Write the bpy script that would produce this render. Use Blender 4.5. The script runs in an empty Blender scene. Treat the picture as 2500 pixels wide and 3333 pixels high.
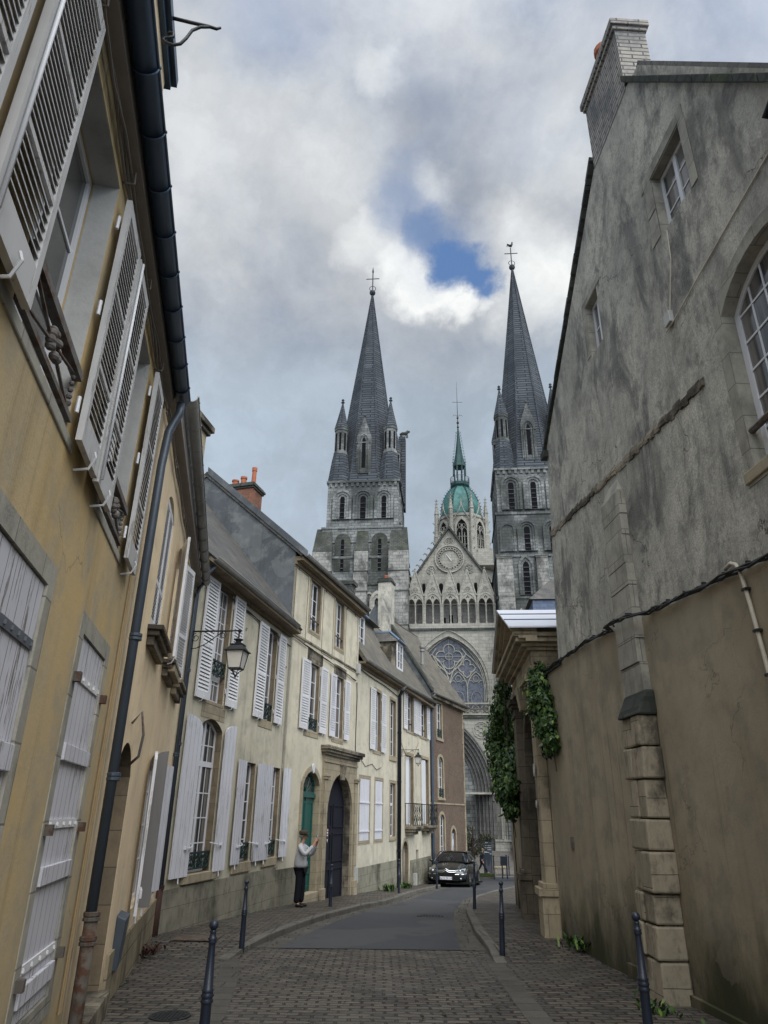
import bpy, bmesh, math, random
from mathutils import Vector, Matrix, geometry
from math import sin, cos, pi, radians
random.seed(7)
S = bpy.context.scene
COL = S.collection

# ---------------------------------------------------------------- camera
cd = bpy.data.cameras.new("camera")
cam = bpy.data.objects.new("camera", cd); COL.objects.link(cam)
cd.sensor_fit = 'VERTICAL'; cd.sensor_height = 36.0; cd.lens = 36.0*2260/3333
cd.clip_start = 0.05; cd.clip_end = 3000
_M = Matrix(((0.99990927, -0.01347068, 0.0), (-0.00537244, -0.39878855, -0.91702717), (0.01235298, 0.91694396, -0.39882474)))
cam.matrix_world = Matrix.Translation((0, 0, 1.5)) @ _M.to_4x4()
S.camera = cam

# ---------------------------------------------------------------- sky and sun
SUN_EL, SUN_AZ = radians(50), radians(155)      # azimuth clockwise from +Y: behind the camera, to the right
w = bpy.data.worlds.new("World"); S.world = w; w.use_nodes = True
nt = w.node_tree; N = nt.nodes; LK = nt.links; N.clear()
def wn(t, **k):
    n = N.new(t)
    for a, b in k.items(): setattr(n, a, b)
    return n
out = wn('ShaderNodeOutputWorld'); bg = wn('ShaderNodeBackground'); bg.inputs[1].default_value = 1.0
LK.new(bg.outputs[0], out.inputs[0])
sky = wn('ShaderNodeTexSky', sky_type='NISHITA', sun_disc=False, sun_elevation=SUN_EL, sun_rotation=SUN_AZ)
tc = wn('ShaderNodeTexCoord')
def wmath(op, a, b=None, c=None):
    n = wn('ShaderNodeMath', operation=op)
    for i, v in enumerate((a, b, c)):
        if v is None: continue
        if isinstance(v, (int, float)): n.inputs[i].default_value = v
        else: LK.new(v, n.inputs[i])
    return n.outputs[0]
def wvec(op, a, b):
    n = wn('ShaderNodeVectorMath', operation=op)
    for i, v in enumerate((a, b)):
        if isinstance(v, (tuple, list)): n.inputs[i].default_value = v
        elif isinstance(v, (int, float)): n.inputs['Scale'].default_value = v
        elif v is not None: LK.new(v, n.inputs[i])
    return n
def wnoise(vec, sc, det=6, rough=.6, dist=0.0):
    n = wn('ShaderNodeTexNoise'); n.inputs['Scale'].default_value = sc; n.inputs['Detail'].default_value = det
    n.inputs['Roughness'].default_value = rough; n.inputs['Distortion'].default_value = dist
    LK.new(vec, n.inputs['Vector']); return n
def wmap(v, a, b, c, d, st='SMOOTHSTEP'):
    n = wn('ShaderNodeMapRange', interpolation_type=st)
    for i, q in enumerate((a, b, c, d)): n.inputs[i+1].default_value = q
    LK.new(v, n.inputs[0]); return n.outputs[0]
def wmix(f, a, b):
    n = wn('ShaderNodeMix', data_type='RGBA')
    if isinstance(f, (int, float)): n.inputs[0].default_value = f
    else: LK.new(f, n.inputs[0])
    for i, v in ((6, a), (7, b)):
        if isinstance(v, tuple): n.inputs[i].default_value = (*v, 1)
        else: LK.new(v, n.inputs[i])
    return n.outputs[2]
D = tc.outputs['Generated']
n1 = wnoise(D, 5.0, 3, .5); n2 = wnoise(D, 16.0, 7, .62)
warp = wvec('SUBTRACT', n1.outputs['Color'], (.5, .5, .5)).outputs[0]
w1 = wn('ShaderNodeVectorMath', operation='SCALE'); LK.new(warp, w1.inputs[0]); w1.inputs['Scale'].default_value = .10
warp2 = wvec('SUBTRACT', n2.outputs['Color'], (.5, .5, .5)).outputs[0]
w2 = wn('ShaderNodeVectorMath', operation='SCALE'); LK.new(warp2, w2.inputs[0]); w2.inputs['Scale'].default_value = .075
DV = wvec('ADD', wvec('ADD', D, w1.outputs[0]).outputs[0], w2.outputs[0]).outputs[0]
def blob(c, r0, r1, vec=None):
    n = wn('ShaderNodeVectorMath', operation='DISTANCE'); LK.new(vec or DV, n.inputs[0])
    l = math.sqrt(sum(x*x for x in c)); n.inputs[1].default_value = tuple(x/l for x in c)
    return wmap(n.outputs['Value'], r0, r1, 1.0, 0.0)
def blobs(lst, vec=None):
    acc = None
    for c, r0, r1, k in lst:
        b = wmath('MULTIPLY', blob(c, r0, r1, vec), k)
        acc = b if acc is None else wmath('MAXIMUM', acc, b)
    return acc
blue = blobs([((.0743, .7243, .6855), .018, .050, 1), ((.0980, .7380, .6700), .012, .036, 1), ((.118, .7480, .655), .006, .030, .95),
              ((.0540, .7053, .7080), .018, .062, .75), ((.0200, .6800, .7350), .015, .065, .45), ((.03, .640, .765), .01, .05, .25),
              ((-.15, .50, .85), .01, .10, .35), ((.05, .705, .705), .0, .09, .35), ((.16, .60, .78), .01, .08, .12)])
white = blobs([((-.0050, .7316, .6823), .012, .065, .95), ((-.0337, .7079, .7055), .01, .08, .7), ((.030, .7500, .6600), .018, .055, 1),
               ((.062, .7580, .6500), .012, .042, 1), ((.0934, .7650, .6370), .012, .038, 1), ((.124, .7600, .6400), .008, .030, .8), ((.0, .690, .72), .0, .04, .5),
               ((-.10, .650, .752), .02, .16, .50), ((-.20, .60, .77), .02, .18, .48), ((-.02, .56, .82), .01, .06, .4),
               ((.20, .7306, .6500), .02, .10, .95), ((.1700, .700, .70), .01, .09, .6), ((.0600, .66, .748), .0, .05, .45), ((.20, .62, .76), .01, .1, .35), ((-.27, .68, .68), .02, .12, .4)])
nb = wnoise(D, 3.2, 8, .58, .3)
nf = wnoise(DV, 9.0, 8, .65)
el = wn('ShaderNodeSeparateXYZ'); LK.new(D, el.inputs[0])
low = (.415, .495, .585); mid = (.54, .565, .60); dark = (.29, .335, .42)
tex = wmap(nb.outputs['Fac'], .36, .66, 0, 1)
hi = wmix(tex, dark, mid)
nl = wnoise(D, 2.2, 7, .55, .4); lowt = wmix(wmap(nl.outputs['Fac'], .40, .62, 0, 1), tuple(x*.90 for x in low), tuple(x*1.10+.02 for x in low))
base = wmix(wmap(el.outputs[2], .50, .66, 0, 1), lowt, hi)
base = wmix(wmap(el.outputs[2], .02, .30, .35, 0), base, (.50, .52, .53))
fine = wmath('MULTIPLY_ADD', nf.outputs['Fac'], .55, .72)
wm = wmath('MULTIPLY', white, fine)
wm = wmath('MINIMUM', wm, 1.0)
cl = wmix(wm, base, (.93, .95, .945))
bl = wmix(.55, (.115, .235, .50), (.16, .30, .60))
skys = wn('ShaderNodeVectorMath', operation='SCALE'); LK.new(sky.outputs[0], skys.inputs[0]); skys.inputs['Scale'].default_value = .10
bl2 = wmix(.75, skys.outputs[0], bl)
nh = wnoise(DV, 7.0, 10, .68); sh = wn('ShaderNodeVectorMath', operation='SCALE'); LK.new(cl, sh.inputs[0]); LK.new(wmap(nh.outputs['Fac'], .36, .64, .93, 1.07), sh.inputs['Scale'])
fin = wmix(blue, sh.outputs[0], bl2)
sc = wn('ShaderNodeVectorMath', operation='SCALE'); LK.new(fin, sc.inputs[0]); 
# the clouds on the sun's side of the sky (behind the camera) are brighter
dt = wvec('DOT_PRODUCT', D, tuple((sin(SUN_AZ)*cos(SUN_EL), cos(SUN_AZ)*cos(SUN_EL), sin(SUN_EL)))).outputs['Value']
LK.new(wmap(dt, .15, 1.0, .42, 1.15), sc.inputs['Scale'])
LK.new(sc.outputs[0], bg.inputs[0])

sl = bpy.data.lights.new("sun", 'SUN'); sl.energy = 1.5; sl.angle = radians(70); sl.color = (1.0, .965, .90)
sun = bpy.data.objects.new("sun", sl); COL.objects.link(sun)
sd = Vector((sin(SUN_AZ)*cos(SUN_EL), cos(SUN_AZ)*cos(SUN_EL), sin(SUN_EL)))
sun.rotation_euler = sd.to_track_quat('Z', 'Y').to_euler(); sun.location = (20, -20, 60)
S.view_settings.view_transform = 'Standard'; S.view_settings.look = 'None'; S.view_settings.gamma = 1
S.view_settings.exposure = 1.25
S.render.engine = 'CYCLES'

# ---------------------------------------------------------------- materials
def G(y):
    y = max(y, -20)
    return -(.03*y+.0003*y*y) if y < 36 else -1.469-.05*(min(y, 85)-36)
class NB:
    def __init__(s, name):
        s.m = bpy.data.materials.new(name); s.m.use_nodes = True; s.t = s.m.node_tree; s.n = s.t.nodes
        s.b = s.n['Principled BSDF']; s.tc = s.n.new('ShaderNodeTexCoord')
    def l(s, a, b): s.t.links.new(a, b)
    def val(s, sock, v):
        if isinstance(v, (int, float)): sock.default_value = v
        elif isinstance(v, tuple): sock.default_value = (*v, 1) if len(v) == 3 and len(sock.default_value) == 4 else v
        else: s.l(v, sock)
    def noise(s, scale, detail=5, rough=.6, sx=(1, 1, 1), dist=0, uv=False, off=(0, 0, 0)):
        mp = s.n.new('ShaderNodeMapping'); mp.inputs['Scale'].default_value = sx; mp.inputs['Location'].default_value = off
        s.l(s.tc.outputs['UV' if uv else 'Object'], mp.inputs[0])
        n = s.n.new('ShaderNodeTexNoise'); n.inputs['Scale'].default_value = scale; n.inputs['Detail'].default_value = detail
        n.inputs['Roughness'].default_value = rough; n.inputs['Distortion'].default_value = dist
        s.l(mp.outputs[0], n.inputs['Vector']); return n.outputs['Fac']
    def rng(s, v, a, b, c=0, d=1, st='SMOOTHSTEP'):
        n = s.n.new('ShaderNodeMapRange'); n.interpolation_type = st
        for i, q in enumerate((a, b, c, d)): n.inputs[i+1].default_value = q
        s.l(v, n.inputs[0]); return n.outputs[0]
    def mix(s, f, a, b, mode='MIX'):
        n = s.n.new('ShaderNodeMix'); n.data_type = 'RGBA'; n.blend_type = mode
        s.val(n.inputs[0], f); s.val(n.inputs[6], a); s.val(n.inputs[7], b); return n.outputs[2]
    def math(s, op, a, b=0.0, c=0.0):
        n = s.n.new('ShaderNodeMath'); n.operation = op
        for i, v in enumerate((a, b, c)): s.val(n.inputs[i], v)
        return n.outputs[0]
    def height(s):          # height above the sloping street
        sp = s.n.new('ShaderNodeSeparateXYZ'); s.l(s.tc.outputs['Object'], sp.inputs[0])
        y = sp.outputs[1]; g = s.math('MULTIPLY_ADD', s.math('MULTIPLY', y, y), .0003, s.math('MULTIPLY', y, .03))
        return s.math('ADD', sp.outputs[2], g)
    def brick(s, bw, rh, mortar, c1, c2, cm, warp=0, wscale=2, sm=.1, off=.5, uvrot=0):
        uvv = s.tc.outputs['UV']
        if uvrot:
            mp = s.n.new('ShaderNodeMapping'); mp.inputs['Rotation'].default_value = (0, 0, uvrot); s.l(uvv, mp.inputs[0]); uvv = mp.outputs[0]
        if warp:
            nn = s.n.new('ShaderNodeTexNoise'); nn.inputs['Scale'].default_value = wscale; nn.inputs['Detail'].default_value = 2; s.l(uvv, nn.inputs['Vector'])
            v = s.n.new('ShaderNodeVectorMath'); v.operation = 'MULTIPLY_ADD'; s.l(nn.outputs['Color'], v.inputs[0])
            v.inputs[1].default_value = (warp,)*3; s.l(uvv, v.inputs[2]); uvv = v.outputs[0]
        b = s.n.new('ShaderNodeTexBrick'); b.inputs['Scale'].default_value = 1; b.inputs['Brick Width'].default_value = bw
        b.inputs['Row Height'].default_value = rh; b.inputs['Mortar Size'].default_value = mortar; b.inputs['Mortar Smooth'].default_value = sm
        b.offset = off
        s.val(b.inputs['Color1'], c1); s.val(b.inputs['Color2'], c2); s.val(b.inputs['Mortar'], cm)
        s.l(uvv, b.inputs['Vector']); return b
    def bump(s, h, strength, dist=.01):
        n = s.n.new('ShaderNodeBump'); n.inputs['Strength'].default_value = strength; n.inputs['Distance'].default_value = dist
        s.l(h, n.inputs['Height'])
        if s.b.inputs['Normal'].is_linked: s.l(s.b.inputs['Normal'].links[0].from_socket, n.inputs['Normal'])
        s.l(n.outputs[0], s.b.inputs['Normal'])
    def fin(s, col, rough=.8, metal=0, spec=.3):
        s.val(s.b.inputs['Base Color'], col); s.val(s.b.inputs['Roughness'], rough); s.b.inputs['Metallic'].default_value = metal
        s.b.inputs['Specular IOR Level'].default_value = spec; return s.m
def plaster(name, c1, c2, c3, streak=.35, damp=.6, dampz=1.0, blotch=None, blo=(.45, .62), spk=.12, bumpk=.25, dampc=(.07, .07, .05), crack=.35):
    s = NB(name)
    a = s.noise(.55, 6, .62); col = s.mix(s.rng(a, .35, .65), c1, c2)
    col = s.mix(s.rng(s.noise(2.3, 7, .65, off=(3, 1, 2)), .45, .72), col, c3)
    if blotch:
        m = s.math('MULTIPLY', s.rng(s.noise(1.1, 9, .70, sx=(1, 1, .55), off=(7, 2, 4), dist=.5), blo[0], blo[1]), .9)
        col = s.mix(m, col, blotch)
        m = s.rng(s.noise(5.5, 8, .75, sx=(1, 1, .6)), .48, .66); col = s.mix(s.math('MULTIPLY', m, .5), col, tuple(x*.8 for x in blotch))
        m = s.rng(s.noise(16, 6, .8, sx=(1, 1, .7)), .54, .60); col = s.mix(s.math('MULTIPLY', m, .35), col, tuple(x*.7 for x in blotch))
        m = s.rng(s.noise(3.1, 8, .75, sx=(1, 1, .5), off=(11, 5, 1)), .56, .70); col = s.mix(s.math('MULTIPLY', m, .5), col, tuple(min(1, x*1.25) for x in c1))
    st = s.rng(s.noise(1.0, 6, .65, sx=(2.6, 2.6, .22)), .47, .75, 0, streak); col = s.mix(st, col, tuple(x*.42 for x in c1))
    sp = s.noise(45, 4, .7); col = s.mix(s.rng(sp, .3, .7, 0, spk), col, tuple(x*.55 for x in c2))
    if damp:
        h = s.math('SUBTRACT', s.height(), s.math('MULTIPLY', s.noise(1.6, 6, .7, sx=(1, 1, .5)), dampz*1.5))
        col = s.mix(s.rng(h, -dampz*.75, dampz*.25, damp, 0), col, dampc)
    pm = s.rng(s.noise(.75, 5, .5, off=(9, 4, 7), dist=.8), .575, .585); col = s.mix(s.math('MULTIPLY', pm, .30), col, c3)
    run = s.math('MULTIPLY', s.rng(s.noise(1.0, 5, .7, sx=(5.5, 5.5, .12), off=(3, 3, 1)), .54, .68), s.rng(s.noise(.6, 3, .5, off=(1, 5, 2)), .42, .6)); col = s.mix(s.math('MULTIPLY', run, streak*.9), col, tuple(x*.35 for x in c1))
    if crack:
        nn = s.n.new('ShaderNodeTexNoise'); nn.inputs['Scale'].default_value = 1.7; nn.inputs['Detail'].default_value = 7; s.l(s.tc.outputs['Object'], nn.inputs['Vector'])
        va = s.n.new('ShaderNodeVectorMath'); va.operation = 'MULTIPLY_ADD'; s.l(nn.outputs['Color'], va.inputs[0]); va.inputs[1].default_value = (1.1, 1.1, 1.1); s.l(s.tc.outputs['Object'], va.inputs[2])
        vo = s.n.new('ShaderNodeTexVoronoi'); vo.feature = 'DISTANCE_TO_EDGE'; vo.inputs['Scale'].default_value = .55; s.l(va.outputs[0], vo.inputs['Vector'])
        ck = s.math('MULTIPLY', s.rng(vo.outputs['Distance'], .0, .006, 1, 0), s.rng(s.noise(.9, 3, .5, off=(2, 8, 5)), .50, .60)); col = s.mix(s.math('MULTIPLY', ck, crack), col, (.04, .035, .03)); s.bump(ck, .5*crack, -.01)
    s.bump(s.noise(28, 6, .7), bumpk, .012); s.bump(s.noise(1.3, 3, .5), .35, .05)
    return s.fin(col, .92, 0, .15)
def ashlar(name, c1, c2, cm, bw=.55, rh=.28, mort=.008, dark=(.06, .06, .055), dk=.5, dlo=(.48, .68), dsc=.35, moss=None, bumpk=.5):
    s = NB(name); b = s.brick(bw, rh, mort, c1, c2, cm, warp=.015, wscale=3)
    col = s.mix(s.rng(s.noise(4, 5, .6), .35, .7, 0, .35), b.outputs['Color'], tuple(x*.7 for x in c2))
    m = s.rng(s.noise(dsc, 8, .68, sx=(1, 1, .8)), dlo[0], dlo[1], 0, dk); col = s.mix(m, col, dark)
    m = s.rng(s.noise(dsc*7, 7, .7, sx=(1, 1, .35), off=(4, 9, 2)), .5, .72, 0, dk*.7); col = s.mix(m, col, dark)
    if moss: col = s.mix(s.rng(s.noise(dsc*2.5, 7, .7, off=(1, 7, 3)), .55, .72, 0, .6), col, moss)
    s.bump(b.outputs['Fac'], -bumpk if False else bumpk, -.02); s.bump(s.noise(14, 6, .7), .3, .02)
    return s.fin(col, .9, 0, .15)
def slate(name, c1, c2, bw=.22, rh=.13, lich=.3, lc=(.20, .19, .13)):
    s = NB(name); b = s.brick(bw, rh, .006, c1, c2, (.012, .012, .014), warp=.01, wscale=4, sm=.0)
    col = s.mix(s.rng(s.noise(1.1, 7, .68), .48, .7, 0, lich), b.outputs['Color'], lc)
    col = s.mix(s.rng(s.noise(9, 4, .6), .4, .75, 0, .45), col, tuple(x*.5 for x in c1))
    s.bump(b.outputs['Fac'], .7, -.015); s.bump(s.noise(12, 4, .6), .3, .015)
    return s.fin(col, .55, 0, .4)
def paint(name, c, peel=.0, wood=(.22, .19, .16), rough=.55, plank=0, dirt=.25):
    s = NB(name)
    col = s.mix(s.rng(s.noise(1.7, 5, .6), .35, .7, 0, dirt), c, tuple(x*.72 for x in c))
    if plank:
        wv = s.n.new('ShaderNodeTexBrick'); wv.offset = 0; wv.inputs['Scale'].default_value = 1
        for k, v in (('Brick Width', plank), ('Row Height', 50.), ('Mortar Size', .004), ('Mortar Smooth', .2)): wv.inputs[k].default_value = v
        s.l(s.tc.outputs['UV'], wv.inputs['Vector'])
        col = s.mix(s.math('MULTIPLY', wv.outputs['Fac'], .8), col, (.05, .05, .05)); s.bump(wv.outputs['Fac'], .7, -.01)
    if peel:
        m = s.math('MULTIPLY', s.rng(s.noise(7, 8, .75, sx=(3.4, 3.4, .30)), .555, .59), s.rng(s.noise(1.2, 4, .6), .40, .56))
        col = s.mix(s.math('MULTIPLY', m, peel), col, wood); s.bump(m, .5, -.004)
    return s.fin(col, rough, 0, .4)
def simple(name, c, rough=.6, metal=0, spec=.4, var=.3, sc=6, rust=None, c3=None):
    s = NB(name); col = s.mix(s.rng(s.noise(sc, 6, .65), .35, .7, 0, var), c, tuple(x*.55 for x in c))
    if rust: col = s.mix(s.rng(s.noise(9, 7, .7), .46, .60, 0, .9), col, rust)
    if var: s.bump(s.noise(sc*5, 5, .6), .15, .005)
    return s.fin(col, rough, metal, spec)
MT = {}
MT['ochre'] = plaster('ochre render', (.55, .405, .20), (.46, .375, .24), (.38, .325, .235), .40, .65, .9, dampc=(.16, .13, .085))
MT['apricot'] = plaster('apricot render', (.86, .70, .48), (.80, .64, .43), (.66, .54, .38), .30, .5, .6, dampc=(.16, .13, .09))
MT['cream'] = plaster('cream render', (.60, .555, .435), (.52, .48, .375), (.38, .36, .29), .55, .85, 1.1)
MT['cream2'] = plaster('pale cream render', (.63, .585, .465), (.56, .52, .415), (.45, .42, .34), .45, .85, 1.1)
MT['tan'] = plaster('warm cream render', (.66, .605, .475), (.58, .53, .415), (.46, .43, .34), .40, .7, .9)
MT['greyr'] = plaster('weathered grey render', (.66, .63, .54), (.46, .445, .39), (.29, .285, .26), .6, 0, 1, blotch=(.075, .078, .085), blo=(.475, .63), spk=.6, bumpk=.7, crack=.8)
MT['beige'] = plaster('beige garden render', (.39, .335, .245), (.31, .262, .185), (.25, .225, .175), .45, .95, 1.2, dampc=(.035, .040, .020))
MT['slatehung'] = plaster('dark weathered gable render', (.135, .15, .165), (.085, .095, .105), (.20, .21, .21), .5, 0, spk=.3)
MT['roughcast'] = None
s = NB('brown roughcast'); v = s.rng(s.noise(26, 3, .8), .40, .62)
col = s.mix(v, (.085, .062, .048), (.235, .18, .14)); col = s.mix(s.rng(s.noise(.8, 5, .6), .4, .7, 0, .4), col, (.085, .062, .05))
s.bump(s.noise(26, 3, .8), .6, .02); MT['roughcast'] = s.fin(col, .9, 0, .15)
MT['stone'] = ashlar('limestone', (.40, .34, .24), (.33, .285, .205), (.20, .18, .14), .5, .3, .006, dark=(.08, .07, .055), dk=.55, dlo=(.5, .72), dsc=1.2)
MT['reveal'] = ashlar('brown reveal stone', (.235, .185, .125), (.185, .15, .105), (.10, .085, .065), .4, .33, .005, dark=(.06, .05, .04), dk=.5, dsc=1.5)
MT['stonedk'] = ashlar('soot stained limestone', (.33, .285, .215), (.25, .22, .17), (.10, .09, .075), .5, .3, .008, dark=(.035, .032, .028), dk=.9, dlo=(.40, .60), dsc=1.0)
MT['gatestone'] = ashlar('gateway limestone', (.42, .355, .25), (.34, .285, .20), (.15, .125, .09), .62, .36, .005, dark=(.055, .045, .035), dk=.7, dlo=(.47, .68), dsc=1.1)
MT['plinth'] = ashlar('plinth stone', (.33, .28, .19), (.27, .23, .16), (.14, .12, .09), .6, .28, .008, dark=(.07, .06, .045), dk=.8, dsc=1.2)
MT['plinthA'] = ashlar('grey plinth blocks', (.285, .27, .21), (.26, .245, .19), (.15, .14, .11), 1.15, .36, .005, dark=(.05, .05, .04), dk=.85, dlo=(.42, .66), dsc=.9)
MT['church'] = ashlar('cathedral stone', (.30, .315, .31), (.165, .175, .175), (.085, .09, .09), .85, .42, .03, dark=(.04, .045, .045), dk=.8, dlo=(.42, .58), dsc=.16, moss=(.10, .11, .075))
MT['church2'] = ashlar('pale cathedral stone', (.38, .37, .325), (.30, .292, .26), (.17, .165, .145), .85, .42, .014, dark=(.07, .072, .068), dk=.55, dlo=(.46, .68), dsc=.2)
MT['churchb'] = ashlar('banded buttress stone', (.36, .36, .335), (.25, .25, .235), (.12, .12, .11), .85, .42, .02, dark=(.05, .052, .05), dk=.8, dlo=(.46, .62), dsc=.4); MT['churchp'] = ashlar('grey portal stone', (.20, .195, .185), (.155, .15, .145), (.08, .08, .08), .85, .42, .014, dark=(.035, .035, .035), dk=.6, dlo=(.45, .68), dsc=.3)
MT['spire'] = ashlar('dark scaled spire stone', (.105, .118, .135), (.068, .077, .088), (.022, .026, .032), 2.6, .42, .07, dark=(.03, .036, .045), dk=.55, dlo=(.46, .66), dsc=.25, moss=None, bumpk=.9)
MT['rubble'] = ashlar('mossy rubble', (.125, .13, .12), (.072, .076, .07), (.05, .05, .045), .5, .22, .03, dark=(.035, .04, .035), dk=.8, dlo=(.40, .60), dsc=.4, moss=(.10, .12, .05))
MT['slate'] = slate('roof slate', (.105, .100, .092), (.055, .053, .050), .30, .20, .5, (.17, .15, .11))
MT['slate2'] = slate('lichened roof tiles', (.17, .155, .125), (.095, .088, .072), .32, .22, .6, (.24, .21, .14))
MT['slateb'] = slate('blue slate', (.055, .085, .15), (.075, .11, .19), .45, .26, .15, (.10, .12, .15))
MT['brickred'] = ashlar('chimney brick', (.30, .115, .065), (.20, .085, .055), (.16, .14, .12), .23, .075, .010, dark=(.05, .04, .035), dk=.6, dsc=1.5)
MT['brickpale'] = ashlar('pale chimney brick', (.40, .37, .33), (.31, .29, .265), (.075, .075, .08), .34, .085, .012, dark=(.10, .105, .115), dk=.85, dlo=(.45, .66), dsc=.9)
MT['terra'] = simple('terracotta', (.36, .115, .06), .8)
MT['white'] = paint('white painted joinery', (.66, .67, .70), 0, rough=.45)
MT['shut'] = paint('white painted louvres', (.68, .68, .70), .4, dirt=.45); MT['shutg'] = paint('greyed white louvres', (.50, .495, .49), .7, dirt=.6)
MT['board'] = paint('flaking white boards', (.58, .58, .63), .95, (.17, .15, .13), plank=.13, dirt=.3)
MT['boardw'] = paint('white plank shutters', (.67, .67, .72), .55, (.25, .23, .2), plank=.17, dirt=.2)
MT['soff'] = simple('painted soffit boards', (.33, .30, .285), .8, 0, .2, .3); MT['shgrey'] = paint('grey shutter face', (.17, .165, .16), .3)
MT['green'] = paint('dark green door paint', (.008, .085, .072), 0, rough=.4)
MT['navy'] = paint('blue black gate paint', (.003, .004, .012), 0, rough=.75)
MT['gateb'] = paint('dark brown gate paint', (.010, .009, .009), 0, rough=.8)
MT['iron'] = simple('black ironwork', (.02, .023, .025), .5, .3)
MT['buttstone'] = ashlar('worn buttress stone', (.37, .32, .24), (.29, .255, .19), (.05, .045, .04), .9, .9, .004, dark=(.05, .045, .038), dk=.85, dlo=(.48, .66), dsc=1.6, bumpk=.3); MT['gate_shade_grime'] = ashlar('gateway stone with shade and grime', (.17, .145, .11), (.13, .112, .085), (.05, .045, .035), .62, .36, .006, dark=(.03, .027, .022), dk=.7, dlo=(.45, .66), dsc=1.1); MT['greystone'] = ashlar('grey window stone', (.40, .385, .33), (.33, .315, .27), (.17, .16, .14), .5, .36, .005, dark=(.10, .10, .09), dk=.6, dlo=(.45, .66), dsc=1.4); MT['irong'] = simple('green black ironwork', (.012, .035, .032), .5, .3)  # gateway's inner stone: shade as well as grime is put into its colour
MT['ironold'] = simple('weathered iron', (.16, .15, .14), .8, .2, rust=(.10, .06, .04))
MT['bollard'] = simple('dark blue bollard paint', (.018, .025, .042), .42, .0, .5, .25)
MT['zincd'] = simple('dark zinc', (.06, .095, .15), .42, .5, .5, .5, 2)
MT['zinc'] = simple('grey zinc', (.24, .24, .23), .5, .3, .5, .5, 3)
MT['zincl'] = simple('pale zinc sheet', (.60, .62, .68), .45, .1, .4, .12, 2)
MT['zincg'] = simple('grey iron strap', (.12, .13, .15), .6, .2, .4, .3); MT['zincb'] = simple('blue grey zinc flashing', (.20, .28, .40), .4, .5, .4, .3, 2)
MT['pipe'] = simple('blue grey downpipe', (.065, .083, .11), .45, .2, .5, .35, 3)
MT['rust'] = simple('rusted cast iron', (.13, .115, .10), .85, .1, .2, .6, 8, rust=(.085, .04, .025))
MT['rustd'] = simple('brown cast iron', (.055, .028, .022), .7, .1, .3, .5, 8)
MT['cable'] = simple('black cable', (.012, .012, .012), .6)
MT['cablep'] = simple('greyed cable', (.20, .18, .16), .8); MT['revp'] = plaster('painted reveal', (.46, .46, .45), (.40, .40, .39), (.33, .33, .32), .3, 0, crack=.6); MT['cableo'] = simple('painted over cable', (.30, .22, .12), .7)
MT['pvc'] = simple('beige conduit', (.52, .47, .38), .5)
MT['box'] = simple('grey plastic box', (.42, .42, .40), .5)
MT['copper'] = None
s = NB('verdigris copper'); col = s.mix(s.rng(s.noise(.9, 6, .65), .38, .62), (.022, .09, .09), (.055, .165, .15))
col = s.mix(s.rng(s.noise(.55, 6, .7, off=(4, 4, 1)), .55, .68, 0, .8), col, (.06, .075, .05)); s.bump(s.noise(3, 4), .2, .05); MT['copper'] = s.fin(col, .6, .15, .4)
MT['copperd'] = simple('dark verdigris', (.018, .06, .06), .6, .2, .4, .6, 1)
s = NB('window glass'); col = s.mix(s.rng(s.noise(1.3, 3, .5, sx=(1, 1, .5)), .40, .62), (.02, .022, .024), (.085, .085, .08))
MT['glass'] = s.fin(col, .06, 0, .6)
s = NB('curtained glass'); col = s.mix(s.rng(s.noise(2.2, 3, .5, sx=(2.2, 2.2, .12)), .42, .6), (.028, .03, .032), (.17, .16, .15))
MT['glassc'] = s.fin(col, .08, 0, .6)
s = NB('leaded stained glass'); v = s.n.new('ShaderNodeTexVoronoi'); v.inputs['Scale'].default_value = 3.0; v.feature = 'DISTANCE_TO_EDGE'; s.l(s.tc.outputs['UV'], v.inputs[0])
col = s.mix(s.rng(v.outputs['Distance'], .02, .07), (.012, .014, .018), (.075, .09, .125)); col = s.mix(s.rng(s.noise(1.4, 4), .45, .65, 0, .6), col, (.12, .11, .13)); MT['stained'] = s.fin(col, .3, 0, .5)
MT['void'] = simple('dark opening', (.008, .008, .010), .9, 0, .1, 0)
s = NB('frosted lantern glass'); MT['lglass'] = s.fin((.62, .60, .55), .35, 0, .4)
# ground
s = NB('cobble setts'); b = s.brick(.225, .112, .017, (.145, .120, .094), (.050, .045, .040), (.011, .010, .009), warp=.085, wscale=3.1, sm=.5)
col = s.mix(s.rng(s.noise(.5, 5, .6), .35, .7, 0, .5), b.outputs['Color'], (.085, .082, .072)); col = s.mix(s.rng(s.noise(.9, 6, .7, off=(5, 3, 0)), .56, .72, 0, .4), col, (.05, .055, .03))
col = s.mix(s.rng(s.noise(40, 4, .7), .35, .7, 0, .3), col, (.03, .028, .025))
s.bump(b.outputs['Fac'], 1.0, -.022); s.bump(s.noise(6, 5, .6), .5, .02); s.bump(s.noise(50, 4, .6), .35, .004); MT['cobble'] = s.fin(col, s.rng(s.noise(3, 4), .3, .7, .42, .75), 0, .4)
s = NB('asphalt'); col = s.mix(s.noise(80, 3, .8), (.030, .033, .038), (.062, .065, .072)); col = s.mix(s.rng(s.noise(.45, 6, .6), .4, .68, 0, .5), col, (.032, .035, .042))
pt = s.rng(s.noise(.35, 3, .4, off=(2, 9, 0), dist=.4), .56, .57); col = s.mix(s.math('MULTIPLY', pt, .5), col, (.075, .077, .08))
st_ = s.rng(s.noise(2.6, 5, .6, off=(6, 1, 0)), .60, .70); col = s.mix(s.math('MULTIPLY', st_, .5), col, (.018, .019, .021))
s.bump(s.noise(90, 3, .8), .35, .006); MT['asphalt'] = s.fin(col, .72, 0, .35)
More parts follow.
